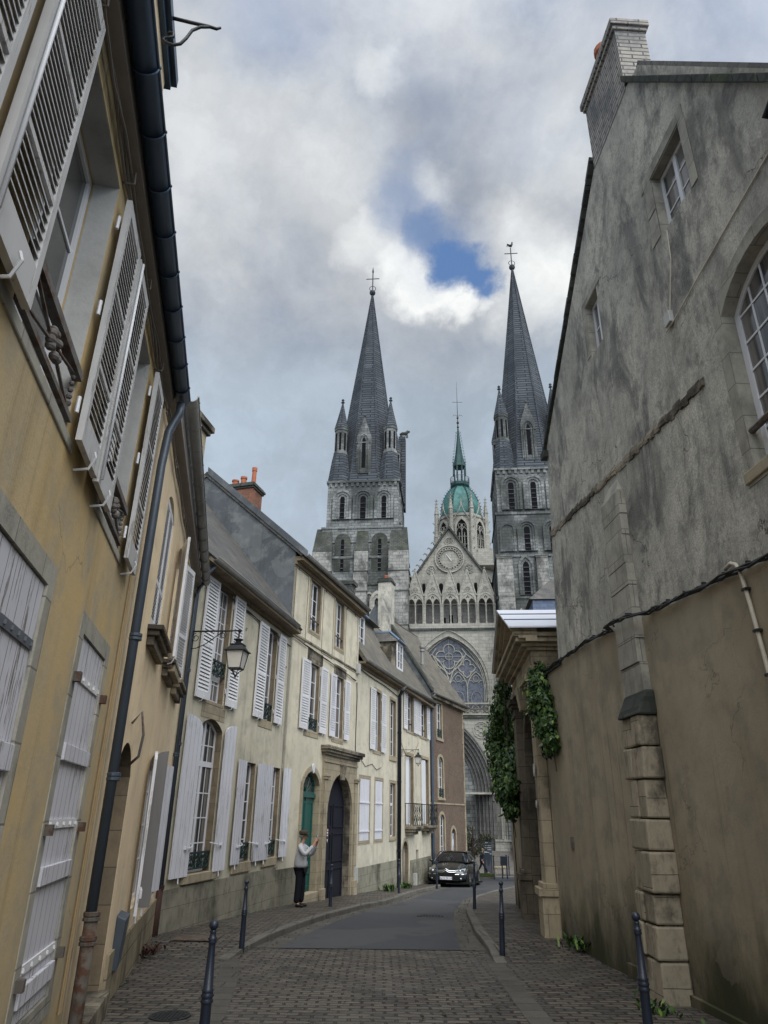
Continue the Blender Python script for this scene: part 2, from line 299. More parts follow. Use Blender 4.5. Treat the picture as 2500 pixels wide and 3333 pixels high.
MT['granite'] = ashlar('granite kerb', (.155, .145, .125), (.125, .118, .105), (.03, .03, .028), .9, .9, .010, dark=(.045, .045, .04), dk=.5, dsc=1.5)
MT['gutterband'] = ashlar('granite channel', (.115, .108, .094), (.095, .09, .08), (.03, .03, .028), .7, .33, .008, dark=(.04, .04, .036), dk=.5, dsc=1.5)
MT['forecourt'] = ashlar('forecourt paving', (.17, .16, .145), (.145, .135, .12), (.07, .065, .06), .6, .4, .01, dark=(.07, .07, .06), dk=.4, dsc=.5)
s = NB('grass blades'); MT['grass'] = s.fin(s.mix(s.noise(12, 3), (.03, .06, .012), (.065, .10, .025)), .7, 0, .2)
def leafmat(name, a, b, c):
    s = NB(name); g = s.n.new('ShaderNodeNewGeometry'); r = g.outputs['Random Per Island']
    col = s.mix(s.rng(r, 0, .8), a, b); col = s.mix(s.rng(r, .85, .95), col, c)
    m = s.fin(col, .45, 0, .4); s.b.inputs['Subsurface Weight'].default_value = 0
    return m
MT['leaf'] = leafmat('creeper leaves', (.013, .038, .010), (.05, .10, .022), (.14, .21, .04))
MT['leafd'] = leafmat('dull leaves', (.03, .035, .015), (.055, .06, .025), (.08, .08, .03))
MT['bark'] = simple('bark', (.06, .045, .035), .9)

# ---------------------------------------------------------------- geometry helpers
def put(o, parent=None):
    COL.objects.link(o)
    if parent is not None:
        o.parent = parent; o.matrix_parent_inverse = parent_matrix(parent).inverted()
    return o
def parent_matrix(p):
    m = Matrix.Translation(p.location) @ p.rotation_euler.to_matrix().to_4x4()
    if p.parent is not None: m = parent_matrix(p.parent) @ p.matrix_parent_inverse @ m
    return m
def thing(name, label, cat, loc, group=None):
    o = bpy.data.objects.new(name, None); o.location = loc; o.empty_display_size = .2; COL.objects.link(o)
    o['label'] = label; o['category'] = cat
    if group: o['group'] = group
    return o
def tag(o, label=None, cat=None, group=None, kind=None):
    if label: o['label'] = label
    if cat: o['category'] = cat
    if group: o['group'] = group
    if kind: o['kind'] = kind
    return o
class FR:
    "upright frame: u along a wall, z up, o outwards from the wall"
    def __init__(s, a, b, side=1, u0=0):
        a = Vector(a).to_3d() if len(a) == 2 else Vector(a); b = Vector(b).to_3d() if len(b) == 2 else Vector(b)
        a.z = b.z = 0; s.a = a; s.t = (b-a).normalized(); s.n = Vector((s.t.y, -s.t.x, 0))*side; s.u0 = u0
    def __call__(s, u, z, o=0): return s.a + s.t*(u-s.u0) + s.n*o + Vector((0, 0, z))
    def sub(s, u, o=0, ang=0):
        "frame hinged at (u, o), turned outwards by ang"
        p = s(u, 0, o); d = s.t*cos(ang)+s.n*sin(ang); f = FR(p, p+d); 
        if f.n.dot(s.n) < 0 or (abs(f.n.dot(s.n)) < 1e-6): f.n = -f.n
        nn = s.n*cos(ang)-s.t*sin(ang); f.n = nn; return f
def arch(u0, u1, z0, z1, rise=0, n=10):
    "outline of an opening; rise > 0 gives a segmental or round top"
    if rise <= 0: return [(u0, z0), (u1, z0), (u1, z1), (u0, z1)]
    w_ = (u1-u0)/2; r = (w_*w_+rise*rise)/(2*rise); cz = z1-r; a = math.asin(min(1, w_/r)); c = (u0+u1)/2
    if rise > w_*.999: return [(u0, z0), (u1, z0)]+[(c+w_*cos(pi*i/n), z1-rise+rise*sin(pi*i/n)) for i in range(n+1)]
    return [(u0, z0), (u1, z0)]+[(c+r*sin(a-2*a*i/n), cz+r*cos(a-2*a*i/n)) for i in range(n+1)]
def pointed(u0, u1, z0, zs, z1, n=8):
    "pointed arch outline: springing at zs, apex at z1"
    w_ = (u1-u0)/2; h = z1-zs; c = (u0+u1)/2; R = (h*h+w_*w_)/(2*w_)
    a = math.atan2(h, R-w_) if R != w_ else pi/2
    pr = [(u1-R+R*cos(a*i/n), zs+R*sin(a*i/n)) for i in range(n+1)]
    return [(u0, z0), (u1, z0)]+pr+[(2*c-x, z) for x, z in reversed(pr[:-1])]
class MB:
    def __init__(s): s.v = []; s.f = []; s.mk = []
    def cut(s):
        "end one piece here: pieces are built as objects of their own"
        s.mk.append((len(s.v), len(s.f))); return s
    def add(s, vs, fs):
        k = len(s.v); s.v += [tuple(x) for x in vs]; s.f += [tuple(i+k for i in f) for f in fs]; return s
    def box(s, f, u0, u1, z0, z1, o0, o1):
        vs = [f(u, z, o) for u in (u0, u1) for z in (z0, z1) for o in (o0, o1)]
        return s.add(vs, [(0, 1, 3, 2), (4, 6, 7, 5), (0, 4, 5, 1), (2, 3, 7, 6), (0, 2, 6, 4), (1, 5, 7, 3)])
    def hexa(s, p):        # eight corners, bottom four then top four
        return s.add(p, [(3, 2, 1, 0), (4, 5, 6, 7), (0, 1, 5, 4), (1, 2, 6, 5), (2, 3, 7, 6), (3, 0, 4, 7)])
    def quad(s, *p): return s.add(p, [tuple(range(len(p)))])
    def plate(s, f, outer, holes=(), o0=0, o1=-.3, back=True):
        loops = [outer]+list(holes); vl = [[Vector((x, z, 0)) for x, z in L] for L in loops]
        tri = geometry.tessellate_polygon(vl); flat = [p for L in loops for p in L]; n = len(flat)
        vs = [f(x, z, o0) for x, z in flat]+[f(x, z, o1) for x, z in flat]
        fs = [tuple(t) for t in tri]
        if back: fs += [tuple(i+n for i in reversed(t)) for t in tri]
        k = 0
        for L in loops:
            m = len(L); fs += [(k+i, k+(i+1) % m, n+k+(i+1) % m, n+k+i) for i in range(m)]; k += m
        return s.add(vs, fs)
    def tube(s, pts, r, n=8, closed=False, taper=None, cap=True):
        pts = [Vector(p) for p in pts]; m = len(pts); rings = []
        up = Vector((0, 0, 1)); prev = None
        for i, p in enumerate(pts):
            a = pts[(i-1) % m] if (i > 0 or closed) else p; b = pts[(i+1) % m] if (i < m-1 or closed) else p
            d = (b-a).normalized()
            if prev is None:
                x = d.cross(up)
                if x.length < .05: x = d.cross(Vector((1, 0, 0)))
            else: x = prev - d*prev.dot(d)
            x.normalize(); prev = x.copy(); y = d.cross(x)
            rr = (r if taper is None else r+(taper-r)*i/(m-1)) if not isinstance(r, (list, tuple)) else r[i]
            rings.append([p+x*rr*cos(2*pi*j/n)+y*rr*sin(2*pi*j/n) for j in range(n)])
        vs = [q for R in rings for q in R]; fs = []
        for i in range(m if closed else m-1):
            a, b = i*n, ((i+1) % m)*n
            fs += [(a+j, a+(j+1) % n, b+(j+1) % n, b+j) for j in range(n)]
        if not closed and cap: fs += [tuple(reversed(range(n))), tuple((m-1)*n+j for j in range(n))]
        return s.add(vs, fs)
    def lathe(s, c, prof, n=16, rot=0, sq=None):
        "profile [(r, z)] turned about the vertical through c"
        c = Vector(c); vs = []; fs = []
        for r, z in prof:
            for j in range(n): vs.append(c+Vector((r*cos(2*pi*j/n+rot), r*sin(2*pi*j/n+rot), z)))
        for i in range(len(prof)-1): fs += [(i*n+j, i*n+(j+1) % n, (i+1)*n+(j+1) % n, (i+1)*n+j) for j in range(n)]
        fs += [tuple(reversed(range(n))), tuple((len(prof)-1)*n+j for j in range(n))]
        return s.add(vs, fs)
    def ring(s, f, outer, inner, o0, o1):
        return s.plate(f, outer, [inner], o0, o1)
    def sphere(s, c, r, n=10, sz=1): return s.lathe(c, [(r*sin(pi*i/n)+1e-4, -r*cos(pi*i/n)*sz) for i in range(n+1)], n*2)
    def build(s, name, mat, parent=None, smooth=False, bevel=0, label=None):
        if s.mk:
            mk = [(0, 0)]+[q for q in s.mk if q[1] < len(s.f)]+[(len(s.v), len(s.f))]; r = None
            for (va, fa), (vb, fb) in zip(mk, mk[1:]):
                if fb <= fa: continue
                q = MB(); q.v = s.v[va:vb]; q.f = [tuple(i-va for i in f) for f in s.f[fa:fb]]; o = q.build(name, mat, parent, smooth, bevel, label); r = r or o
            return r
        me = bpy.data.meshes.new(name); me.from_pydata(s.v, [], s.f); me.validate(); me.update()
        bm = bmesh.new(); bm.from_mesh(me); bmesh.ops.recalc_face_normals(bm, faces=bm.faces[:]); 
        uv = bm.loops.layers.uv.new('UVMap')
        for f in bm.faces:
            n = f.normal; h = math.hypot(n.x, n.y)
            if h < .25:
                for l in f.loops: l[uv].uv = (l.vert.co.x, l.vert.co.y)
            else:
                t = Vector((-n.y/h, n.x/h, 0)); q = n.cross(t); k = -1 if q.z < 0 else 1
                for l in f.loops: l[uv].uv = (t.dot(l.vert.co)+(n.x*7), q.dot(l.vert.co)*k)
            f.smooth = smooth
        bm.to_mesh(me); bm.free()
        o = bpy.data.objects.new(name, me); me.materials.append(MT[mat] if isinstance(mat, str) else mat)
        if bevel:
            b = o.modifiers.new('bevel', 'BEVEL'); b.width = bevel; b.segments = 2; b.limit_method = 'ANGLE'
        if label: o['label'] = label
        return put(o, parent)
# ---------------------------------------------------------------- building components
def inset(L, d):
    "shrink an outline towards its inside by d (outline given counter-clockwise)"
    n = len(L); out = []
    for i in range(n):
        p = Vector(L[i]); a = Vector(L[i-1]); b = Vector(L[(i+1) % n])
        e1 = (p-a); e2 = (b-p)
        if e1.length < 1e-6: e1 = e2
        if e2.length < 1e-6: e2 = e1
        e1.normalize(); e2.normalize(); n1 = Vector((-e1.y, e1.x)); n2 = Vector((-e2.y, e2.x)); m = n1+n2
        if m.length < 1e-6: m = n1
        m.normalize(); k = d/max(.35, m.dot(n1)); q = p+m*k; out.append((q.x, q.y))
    return out
def window(P, f, u0, u1, z0, z1, rise=0, depth=.2, nx=2, nz=4, trans=(), glass='glass', sill=None, fr=.05, mun=.022, guard_=None, label=None, name='window', mull=True):
    depth *= .6
    out = arch(u0+.004, u1-.004, z0+.004, z1-.004, rise); inn = inset(out, fr)
    m = MB(); m.ring(f, out, inn, -depth+.014, -depth-.03)
    a, b = u0+fr, u1-fr; c = (a+b)/2; lo, hi = z0+fr, z1-fr
    def topz(u):
        if rise <= 0: return hi
        w_ = (u1-u0)/2; r = (w_*w_+rise*rise)/(2*rise); x = min(abs(u-(u0+u1)/2), w_-fr); return z1-r+math.sqrt(max(0, r*r-x*x))-fr
    if mull and nx > 1: m.box(f, c-.035, c+.035, lo, topz(c), -depth+.018, -depth-.02)
    zs = []
    for k in range(1, nz): zs.append(lo+(hi-lo)*k/nz)
    for t in trans: m.box(f, a, b, t-.05, t+.05, -depth+.020, -depth-.02)
    for z in zs:
        if all(abs(z-t) > .1 for t in trans):
            if mull and nx > 1: m.box(f, a, c-.035, z-mun/2, z+mun/2, -depth+.006, -depth-.015); m.box(f, c+.035, b, z-mun/2, z+mun/2, -depth+.006, -depth-.015)
            else: m.box(f, a, b, z-mun/2, z+mun/2, -depth+.006, -depth-.015)
    for k in range(1, nx):
        u = a+(b-a)*k/nx
        if abs(u-c) > .05 or not mull: m.box(f, u-mun/2, u+mun/2, lo, topz(u), -depth+.004, -depth-.013)
    w_ = m.build(name, 'white', P, label=label)
    # casement stiles
    g = MB(); g.plate(f, inset(out, fr*.6), [], -depth-.004, -depth-.012); g.build('pane', glass, w_)
    if sill:
        s = MB(); s.box(f, sill[0], sill[1], sill[2], z0, -depth-.02, .07 if len(sill) < 4 else sill[3]); s.build('sill', 'stone', w_, bevel=.012)
    if guard_: guard(w_, f, u0+.01, u1-.01, guard_[0], guard_[1], guard_[2] if len(guard_) > 2 else -.03, 'irong')
    return w_
def guard(P, f, u0, u1, z0, z1, o, mat, name='guard_rail'):
    m = MB(); h = z1-z0; w_ = u1-u0; r = .011
    m.box(f, u0, u1, z1-.022, z1+.012, o-.02, o+.02); m.box(f, u0, u1, z0+.02, z0+.045, o-.012, o+.012)
    n = max(3, int(round(w_/(h*.55))))
    for k in range(n):
        c = u0+w_*(k+.5)/n; s_ = 1 if k % 2 else -1; q = w_/n*.42
        pts = [f(c+s_*q*sin(t*.95)*(1-.25*abs(t)/pi), z0+.04+(h-.07)*(.5+t/(2*pi)), o) for t in [(-pi+2*pi*i/14) for i in range(15)]]
        m.tube(pts, r, 4)
        for zc, sg in ((z0+h*.30, 1), (z0+h*.70, -1)):
            m.tube([f(c+s_*sg*(q*.35)+q*.45*(1-i/12)*cos(i*.7), zc+h*.16*(1-i/12)*sin(i*.7), o) for i in range(12)], r*.85, 4)
    for k in range(n+1): u = u0+w_*k/n; m.box(f, u-.006, u+.006, z0+.03, z1-.02, o-.006, o+.006)
    return m.build(name, mat, P)
def louvre(P, f, u0, u1, z0, z1, o=.05, pitch=.066, th=.034, mats='shut', railh=.03, rails=(.42,), hinge=None, topr=.08, botr=.13, name='louvred_shutter', label=None, rod=0, hook=True):
    m = MB(); st = .05; w_ = u1-u0; h = z1-z0
    m.box(f, u0, u0+st, z0, z1, o, o+th); m.box(f, u1-st, u1, z0, z1, o, o+th)
    rl = [(z0, z0+botr), (z1-topr, z1)]+[(z0+h*q-railh, z0+h*q+railh) for q in rails]; rl.sort()
    for a, b in rl: m.box(f, u0+st, u1-st, a, b, o+.001, o+th-.001)
    for (a, b), (c, d) in zip(rl, rl[1:]):
        n = max(1, int((c-b)/pitch)); p = (c-b)/n
        for k in range(n):
            z = b+p*(k+.5); dz = p*.40
            vs = [f(u, z+s_*dz+t_, oo) for u in (u0+st, u1-st) for (s_, oo) in ((1, o+.006), (-1, o+th-.004)) for t_ in (-.0045, .0045)]
            m.add(vs, [(0, 1, 3, 2), (4, 6, 7, 5), (0, 4, 5, 1), (2, 3, 7, 6), (1, 5, 7, 3), (0, 2, 6, 4)])
    s_ = m.build(name, mats, P, label=label)
    if rod:
        u = u0+.03 if rod < 0 else u1-.03
        MB().tube([f(u, z0+.03, o+th+.012), f(u, z1-.02, o+th+.012)], .009, 6).build('bolt_rod', 'white', s_, smooth=True)
    if hinge is not None:
        k = MB()
        for z in (z0+h*.12, z0+h*.5, z0+h*.88): k.tube([f(hinge, z-.05, o*.6), f(hinge, z+.05, o*.6)], .011, 6); k.cut()
        k.build('hinge', 'white', s_)
    if hook:
        u = (u0+u1)/2; k = MB(); k.tube([f(u-.02, z0-.06, .0), f(u-.02, z0-.045, o+.03), f(u, z0+.02, o+th+.03), f(u+.01, z0+.05, o+th+.02)], .008, 5); k.build('hook', 'white', s_)
    return s_
def board(P, f, u0, u1, z0, z1, o=.05, th=.035, mat='boardw', rise=0, half=0, name='plank_shutter', bars=(), strap=(), barz=.09, label=None, bar=False, hook=True, back=False):
    h = z1-z0
    if half:      # quarter arch top: high edge on the side given by half (-1 left, 1 right)
        n = 8; L = [(u0, z0), (u1, z0)]; w_ = u1-u0
        top = [(u0+w_*i/n, z1-rise*(1-math.sqrt(max(0, 1-((i/n) if half < 0 else (1-i/n))**2)))) for i in range(n+1)]
        L += list(reversed(top))
    else: L = arch(u0, u1, z0, z1, rise)
    s_ = MB().plate(f, L, [], o+th, o).build(name, mat, P, label=label)
    if bars:
        m = MB()
        for z in bars: m.box(f, u0+.01, u1-.01, z-barz/2, z+barz/2, o+th+.001, o+th+.028); m.cut()
        m.build('batten', mat, s_, bevel=.004)
    if strap:
        m = MB()
        for z in strap:
            m.box(f, u0+.02, u1+.02, z-.025, z+.025, o+th+.001, o+th+.012)
            for k in range(5): m.lathe(f(u0+.06+(u1-u0-.1)*k/4, z-.01, o+th+.011), [(.012, 0), (.012, .02)], 6)
            m.cut()
        m.build('strap_hinge', 'shut' if u1-u0 > .7 else 'zincg', s_)
    if bar:
        u = u0 if bar < 0 else u1; m = MB(); z = z0+h*.17
        m.tube([f(u-.06*bar*-1 if 0 else u+bar*.17, z+.05, o-.02), f(u+bar*.03, z+.02, o+th+.03), f(u-bar*.10, z, o+th+.04), f(u-bar*.2, z-.005, o+th+.03)], .011, 5)
        m.box(f, u-bar*.22-.03, u-bar*.22+.05, z-.025, z+.02, o+th, o+th+.035)
        m.build('latch_bar', 'white', s_)
    if hook: MB().tube([f((u0+u1)/2, z0+.01, o+.02), f((u0+u1)/2, z0-.09, o+.03)], .014, 5).build('stop', 'white', s_)
    return s_
def halfgutter(P, pts, r, mat='zinc', clips=.5, name='gutter', wallv=None):
    "half round gutter along a straight line, with a bead at its outer lip (wallv points outwards)"
    a, b = Vector(pts[0]), Vector(pts[-1]); d = (b-a).normalized(); L = (b-a).length; o = wallv; up = Vector((0, 0, 1)); m = MB()
    n = 10; vs = []; fs = []
    prof = [(cos(pi*k/n), -sin(pi*k/n)) for k in range(n+1)]
    for e in (a, b):
        for x, z in prof: vs.append(e+o*(x*r)+up*(z*r))
        for x, z in reversed(prof): vs.append(e+o*(x*(r-.008))+up*(z*(r-.008)))
    k = len(vs)//2
    fs = [(i, (i+1) % k, k+(i+1) % k, k+i) for i in range(k)]
    fs += [tuple(range(k))[::-1], tuple(range(k, 2*k))]
    m.add(vs, fs)
    m.tube([a+o*r, b+o*r], .012, 6)
    g = m.build(name, mat, P)
    for p_ in g.data.polygons: p_.use_smooth = len(p_.vertices) == 4
    c = MB(); q = clips*.6
    while q < L:
        p = a+d*q; c.tube([p+o*(x*(r+.005))+up*(z*(r+.005)) for x, z in prof], .006, 4); c.sphere(p+o*(r+.006)+up*.006, .013, 4); c.cut(); q += clips
    c.build('gutter_bracket', mat, g)
    return g
def pipe(P, pts, r, mat='pipe', name='downpipe', rings=()):
    m = MB().tube(pts, r, 12)
    g = m.build(name, mat, P, smooth=True)
    if rings:
        c = MB()
        for p in rings: c.lathe(p, [(r+.004, -.03), (r+.014, -.025), (r+.014, -.005), (r+.006, 0), (r+.014, .008), (r+.014, .03), (r+.003, .035)], 12); c.cut()
        c.build('pipe_collar', mat, g)
    return g
def surround(P, f, L, d, o0=.012, mat='stone', name='stone_surround'):
    big = inset(L, -d); return MB().ring(f, big, inset(L, .001), o0, -.03).build(name, mat, P)
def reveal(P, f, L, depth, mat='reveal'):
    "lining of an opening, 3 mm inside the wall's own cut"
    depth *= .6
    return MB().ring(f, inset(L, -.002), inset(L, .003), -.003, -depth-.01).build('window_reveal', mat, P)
def roofslab(P, pts, th=.12, mat='slate', name='roof'):
    a, b, c, d = [Vector(p) for p in pts]; n = (b-a).cross(d-a).normalized()
    if n.z < 0: n = -n
    m = MB(); m.hexa([a-n*th, b-n*th, c-n*th, d-n*th, a, b, c, d]); return m.build(name, mat, P)

# ---------------------------------------------------------------- frames of the street
FL = FR((-3.67, 13.06), (-1.07, .06), -1)          # left side, u runs from the corner back towards the camera
FA = FR((-3.6, 13.3), (-2.54, 18.9)); FB = FR((-2.54, 18.9), (2.41, 36.1)); FE = FR((2.41, 36.1), (4.6, 41.3))
FRr = FR((3.04, 13.3), (3.57, 2.7))
def depthbox(P, f, u0, u1, z0, z1, back, mat, name='rear_wall', o0=-.3):
    return MB().box(f, u0, u1, z0, z1, -back, o0-.005).build(name, mat, P)

# ================================================================ near ochre house (left foreground)
H = thing('ochre_house', 'near ochre yellow house at the left edge with big louvred shutters under a dark gutter', 'house', FL(9.5, 0))
o1 = arch(10.02, 11.05, 3.36, 5.12); o2 = arch(8.10, 8.98, 3.36, 5.12); o3 = arch(12.3, 13.3, 3.36, 5.12)
g0 = arch(9.76, 10.9, .46, 2.58); g2 = arch(7.86, 8.74, .40, 2.56)
MB().plate(FL, [(7.15, -2), (20, -2), (20, 5.45), (7.15, 5.45)], [o1, o2, o3, g0, g2], 0, -.32).build('wall', 'ochre', H)
depthbox(H, FL, 7.16, 20, -2, 5.4, 6, 'ochre')
MB().box(FL, 7.15, 20, 5.32, 5.44, .001, .10).build('soffit', 'soff', H)
halfgutter(H, [FL(7.05, 5.42, .180), FL(20, 5.42, .180)], .070, 'zincd', .42, wallv=FL.n)
roofslab(H, [FL(7.1, 5.47, .16), FL(20, 5.47, .16), FL(20, 10.4, -4.8), FL(7.1, 10.4, -4.8)], .1, 'slate')
for L, (a, b) in ((o1, (10.02, 11.05)), (o2, (8.10, 8.98)), (o3, (12.3, 13.3))):
    window(H, FL, a, b, 3.36, 5.12, 0, .30, 2, 3, glass='glass', mull=True)
    MB().ring(FL, inset(L, -.13), inset(L, .001), .014, -.05).build('stone_surround', 'gatestone', H) if 0 else None
    MB().box(FL, a-.16, b+.16, 3.29, 3.36, -.30, .012).build('sill', 'greystone', H, bevel=.01)
    reveal(H, FL, L, .24, 'revp')
# cast iron guards at the sills of the first floor windows
for a, b in ((10.02, 11.05), (8.10, 8.98)):
    m = MB(); m.box(FL, a+.01, b-.01, 3.66, 3.71, -.02, .03); m.box(FL, a+.01, b-.01, 3.40, 3.43, -.01, .02)
    for s_ in (0, 1):
        m.tube([FL(a+.04+(b-a-.08)*q, 3.43+.24*(q if s_ else 1-q), .005) for q in (0, .25, .5, .75, 1)], .010, 5)
    for k in range(9): m.sphere(FL((a+b)/2+.05*sin(k*2.4)*(1+.4*(k % 3)), 3.55+.045*cos(k*1.9), .012), .026, 5)
    for q in (a+.1, b-.1):
        for k in range(5): m.sphere(FL(q, 3.47+.04*k, .008), .020-.002*k, 4)
    m.build('guard_rail', 'ironold', H)
louvre(H, FL, 11.07, 11.60, 3.32, 5.06, .05, hinge=11.06, pitch=.044, railh=.014, mats='shutg', rails=(.30, .62), rod=1, botr=.17)
louvre(H, FL, 9.52, 10.0, 3.32, 5.06, .05, hinge=10.01, pitch=.044, railh=.014, mats='shutg', rails=(.30, .62), botr=.17)
louvre(H, FL, 9.0, 9.48, 3.32, 5.06, .05, hinge=8.99, pitch=.044, railh=.014, mats='shutg', rails=(.30, .62), rod=1, botr=.17)
louvre(H, FL, 7.62, 8.08, 3.32, 5.06, .05, hinge=8.09, pitch=.044, railh=.014, mats='shutg', rails=(.30, .62), botr=.17)
louvre(H, FL, 11.72, 12.26, 3.32, 5.06, .05, hinge=12.28, pitch=.044, railh=.014, mats='shutg', rails=(.30, .62), botr=.17)
for L, a, b, z0, z1 in ((g0, 9.76, 10.9, .46, 2.58), (g2, 7.86, 8.74, .40, 2.56)):
    MB().ring(FL, inset(L, -.12), inset(L, .001), .006, -.10).build('stone_surround', 'greystone', H)
board(H, FL, 9.77, 10.32, .47, 2.57, -.045, .035, 'board', strap=(2.25, .9), bars=(1.72, .62), hook=False, barz=.12, label='wide flaking white board shutter with iron straps')
board(H, FL, 10.33, 10.89, .47, 2.57, -.045, .035, 'board', strap=(2.25, .9), bars=(1.72, .62), hook=False, barz=.12)
board(H, FL, 7.87, 8.73, .41, 2.55, -.045, .035, 'board', strap=(2.30, 1.42, .68), bars=(1.83, 1.14, .55), hook=False, barz=.10, label='narrow flaking white board shutter with three strap hinges')
m = MB()
for z in (2.28, 1.40, .64):
    for u in (7.80, 8.80): m.box(FL, u-.025, u+.025, z-.04, z+.02, 0, .05); m.cut()
m.build('pintle', 'rust', H)
MB().box(FL, 0, 0, 0, 0, 0, 0) if 0 else None
pipe(H, [FL(7.12, 5.34, .175), FL(7.12, 5.22, .175), FL(7.12, 5.10, .13), FL(7.14, 4.98, .10), FL(7.16, 4.6, .085), FL(7.16, .78, .085)], .042, 'pipe', rings=[FL(7.16, 2.9, .095), FL(7.16, 1.75, .095)])
pipe(H, [FL(7.16, .74, .095), FL(7.17, .3, .095), FL(7.17, -.5, .095)], .050, 'rust', 'cast_iron_pipe', rings=[FL(7.16, .76, .095), FL(7.16, .60, .095)])
m = MB(); m.tube([FL(7.35, z, .015) for z in (5.2, 3.5, 2, .2)], .008, 5); m.tube([FL(7.42, z, .015) for z in (5.2, 3.5, 2, .2)], .008, 5)
m.build('wall_cable', 'cableo', H)
m = MB(); m.tube([FL(11.66, z, .02) for z in (5.3, 4.4, 3.0, 1)], .012, 5)
for z in (4.9, 4.3): m.sphere(FL(11.66, z, .03), .022, 5)
m.build('wall_conduit', 'cableo', H)
m = MB()
for k in range(3):
    m.tube([FL(7.2+q*.35, 5.22+.03*sin(q*1.3+k*2), .03+.012*k+.01*sin(q*2.1+k)) for q in range(37)], .009, 5)
for q in (7.9, 9.0, 10.0, 11.1): m.tube([FL(q, 5.2, .0), FL(q, 5.2, .075), FL(q+.02, 5.27, .075), FL(q, 5.27, .0)], .008, 5)
m.build('cable_bundle', 'cablep', H)
# wall dormer with a projecting cornice and an iron hoist bracket
m = MB().box(FL, 9.42, 11.0, 5.46, 6.97, -1.6, -.02).build('dormer', 'apricot', H)
m = MB(); m.box(FL, 9.36, 11.06, 6.97, 7.05, -1.66, .02); m.box(FL, 9.33, 11.09, 7.05, 7.15, -1.7, .06); m.build('dormer_cornice', 'zincd', H)
m = MB(); zz = 7.10; uu = 9.87
m.tube([FL(uu, zz, -.02), FL(uu, zz-.01, .2), FL(uu, zz-.012, .33), FL(uu, zz-.022, .39), FL(uu, zz+.002, .42)], [.014, .014, .013, .012, .009], 8)
m.tube([FL(uu, z, o) for o, z in ((.045, 6.905), (.06, 6.925), (.085, 6.92), (.09, 6.885), (.065, 6.865), (.03, 6.855), (.02, 6.825), (.045, 6.80), (.10, 6.79), (.15, 6.82), (.185, 6.90), (.215, 7.0), (.27, 7.06), (.34, 7.085))], .012, 8)
m.build('hoist_bracket', 'iron', H, smooth=True)

# ================================================================ apricot house beyond the downpipe
H = thing('apricot_house', 'apricot rendered house between the thick downpipe and the street corner, three closed arched shutters upstairs', 'house', FL(3.5, 0))
a1 = arch(4.75, 5.62, 3.36, 5.08, .16); a2 = arch(2.95, 3.75, 3.36, 5.08, .16); a3 = arch(1.35, 2.15, 3.36, 5.08, .16)
dd = arch(5.40, 6.42, -1, 2.12, .30); gw = arch(2.25, 3.70, .42, 2.22, .14)
MB().plate(FL, [(0, -2), (7.145, -2), (7.145, 5.70), (0, 5.70)], [a1, a2, a3, dd, gw], 0, -.3).build('wall', 'apricot', H)
depthbox(H, FL, .01, 7.14, -2, 5.65, 6, 'apricot')
MB().box(FL, 0, 5.2, -1.6, .20, .001, .03).build('plinth', 'plinth', H)
MB().box(FL, 0, 7.1, 5.50, 5.66, .001, .12).build('soffit', 'soff', H)
halfgutter(H, [FL(.12, 5.60, .20), FL(6.55, 5.80, .20)], .075, 'zinc', .5, wallv=FL.n)
roofslab(H, [FL(-.1, 5.72, .12), FL(7.1, 5.88, .12), FL(7.1, 10.3, -4.6), FL(-.1, 10.3, -4.6)], .1, 'slate')
window(H, FL, 4.75, 5.62, 3.36, 5.08, .16, .22); window(H, FL, 2.95, 3.75, 3.36, 5.08, .16, .22, sill=(2.85, 3.85, 3.2, .16)); window(H, FL, 1.35, 2.15, 3.36, 5.08, .16, .22)
louvre(H, FL, 4.76, 5.18, 3.37, 4.98, -.045, .036, rails=(.35,), hook=False); louvre(H, FL, 5.19, 5.61, 3.37, 4.98, -.045, .036, rails=(.35,), hook=False)
s2 = FL.sub(3.76, .02, radians(14)); louvre(H, s2, 0, .42, 3.34, 5.0, .02, .04, rails=(.35,))
s2 = FL.sub(2.94, .02, radians(166)); louvre(H, s2, 0, .42, 3.34, 5.0, -.05, .04, rails=(.35,))
louvre(H, FL, 1.36, 1.75, 3.37, 4.98, -.045, .04, hook=False); louvre(H, FL, 1.76, 2.14, 3.37, 4.98, -.045, .04, hook=False)
for a, b in ((4.55, 5.80), (2.78, 3.92), (1.15, 2.35)):
    m = MB(); m.box(FL, a, b, 3.30, 3.355, -.2, .17); m.box(FL, a+.03, b-.03, 3.24, 3.30, .0, .13); m.box(FL, a+.06, b-.06, 3.14, 3.24, 0, .08); m.build('moulded_sill', 'stonedk', H, bevel=.01)
L = dd; reveal(H, FL, L, .26, 'reveal')
MB().plate(FL, inset(dd, .01), [], -.24, -.285).build('door', 'gateb', H)
MB().box(FL, 5.36, 6.5, -1, -.05, -.3, .10).build('doorstep', 'stonedk', H, bevel=.01)
window(H, FL, 2.25, 3.65, .42, 2.22, .14, .2, 4, 4)
s2 = FL.sub(3.72, .02, radians(7)); board(H, s2, 0, .40, .40, 2.20, .02, .035, 'boardw', rise=.12, half=-1, bars=(.62,))
s2 = FL.sub(3.28, .01, radians(96)); board(H, s2, 0, .17, .40, 2.24, -.02, .03, 'shgrey', rise=.10, half=1, bars=(1.1, .62), label='grey shutter leaf standing straight out from the wall')
s2 = FL.sub(1.55, .02, radians(168)); board(H, s2, 0, .42, .40, 2.16, .0, .035, 'boardw')
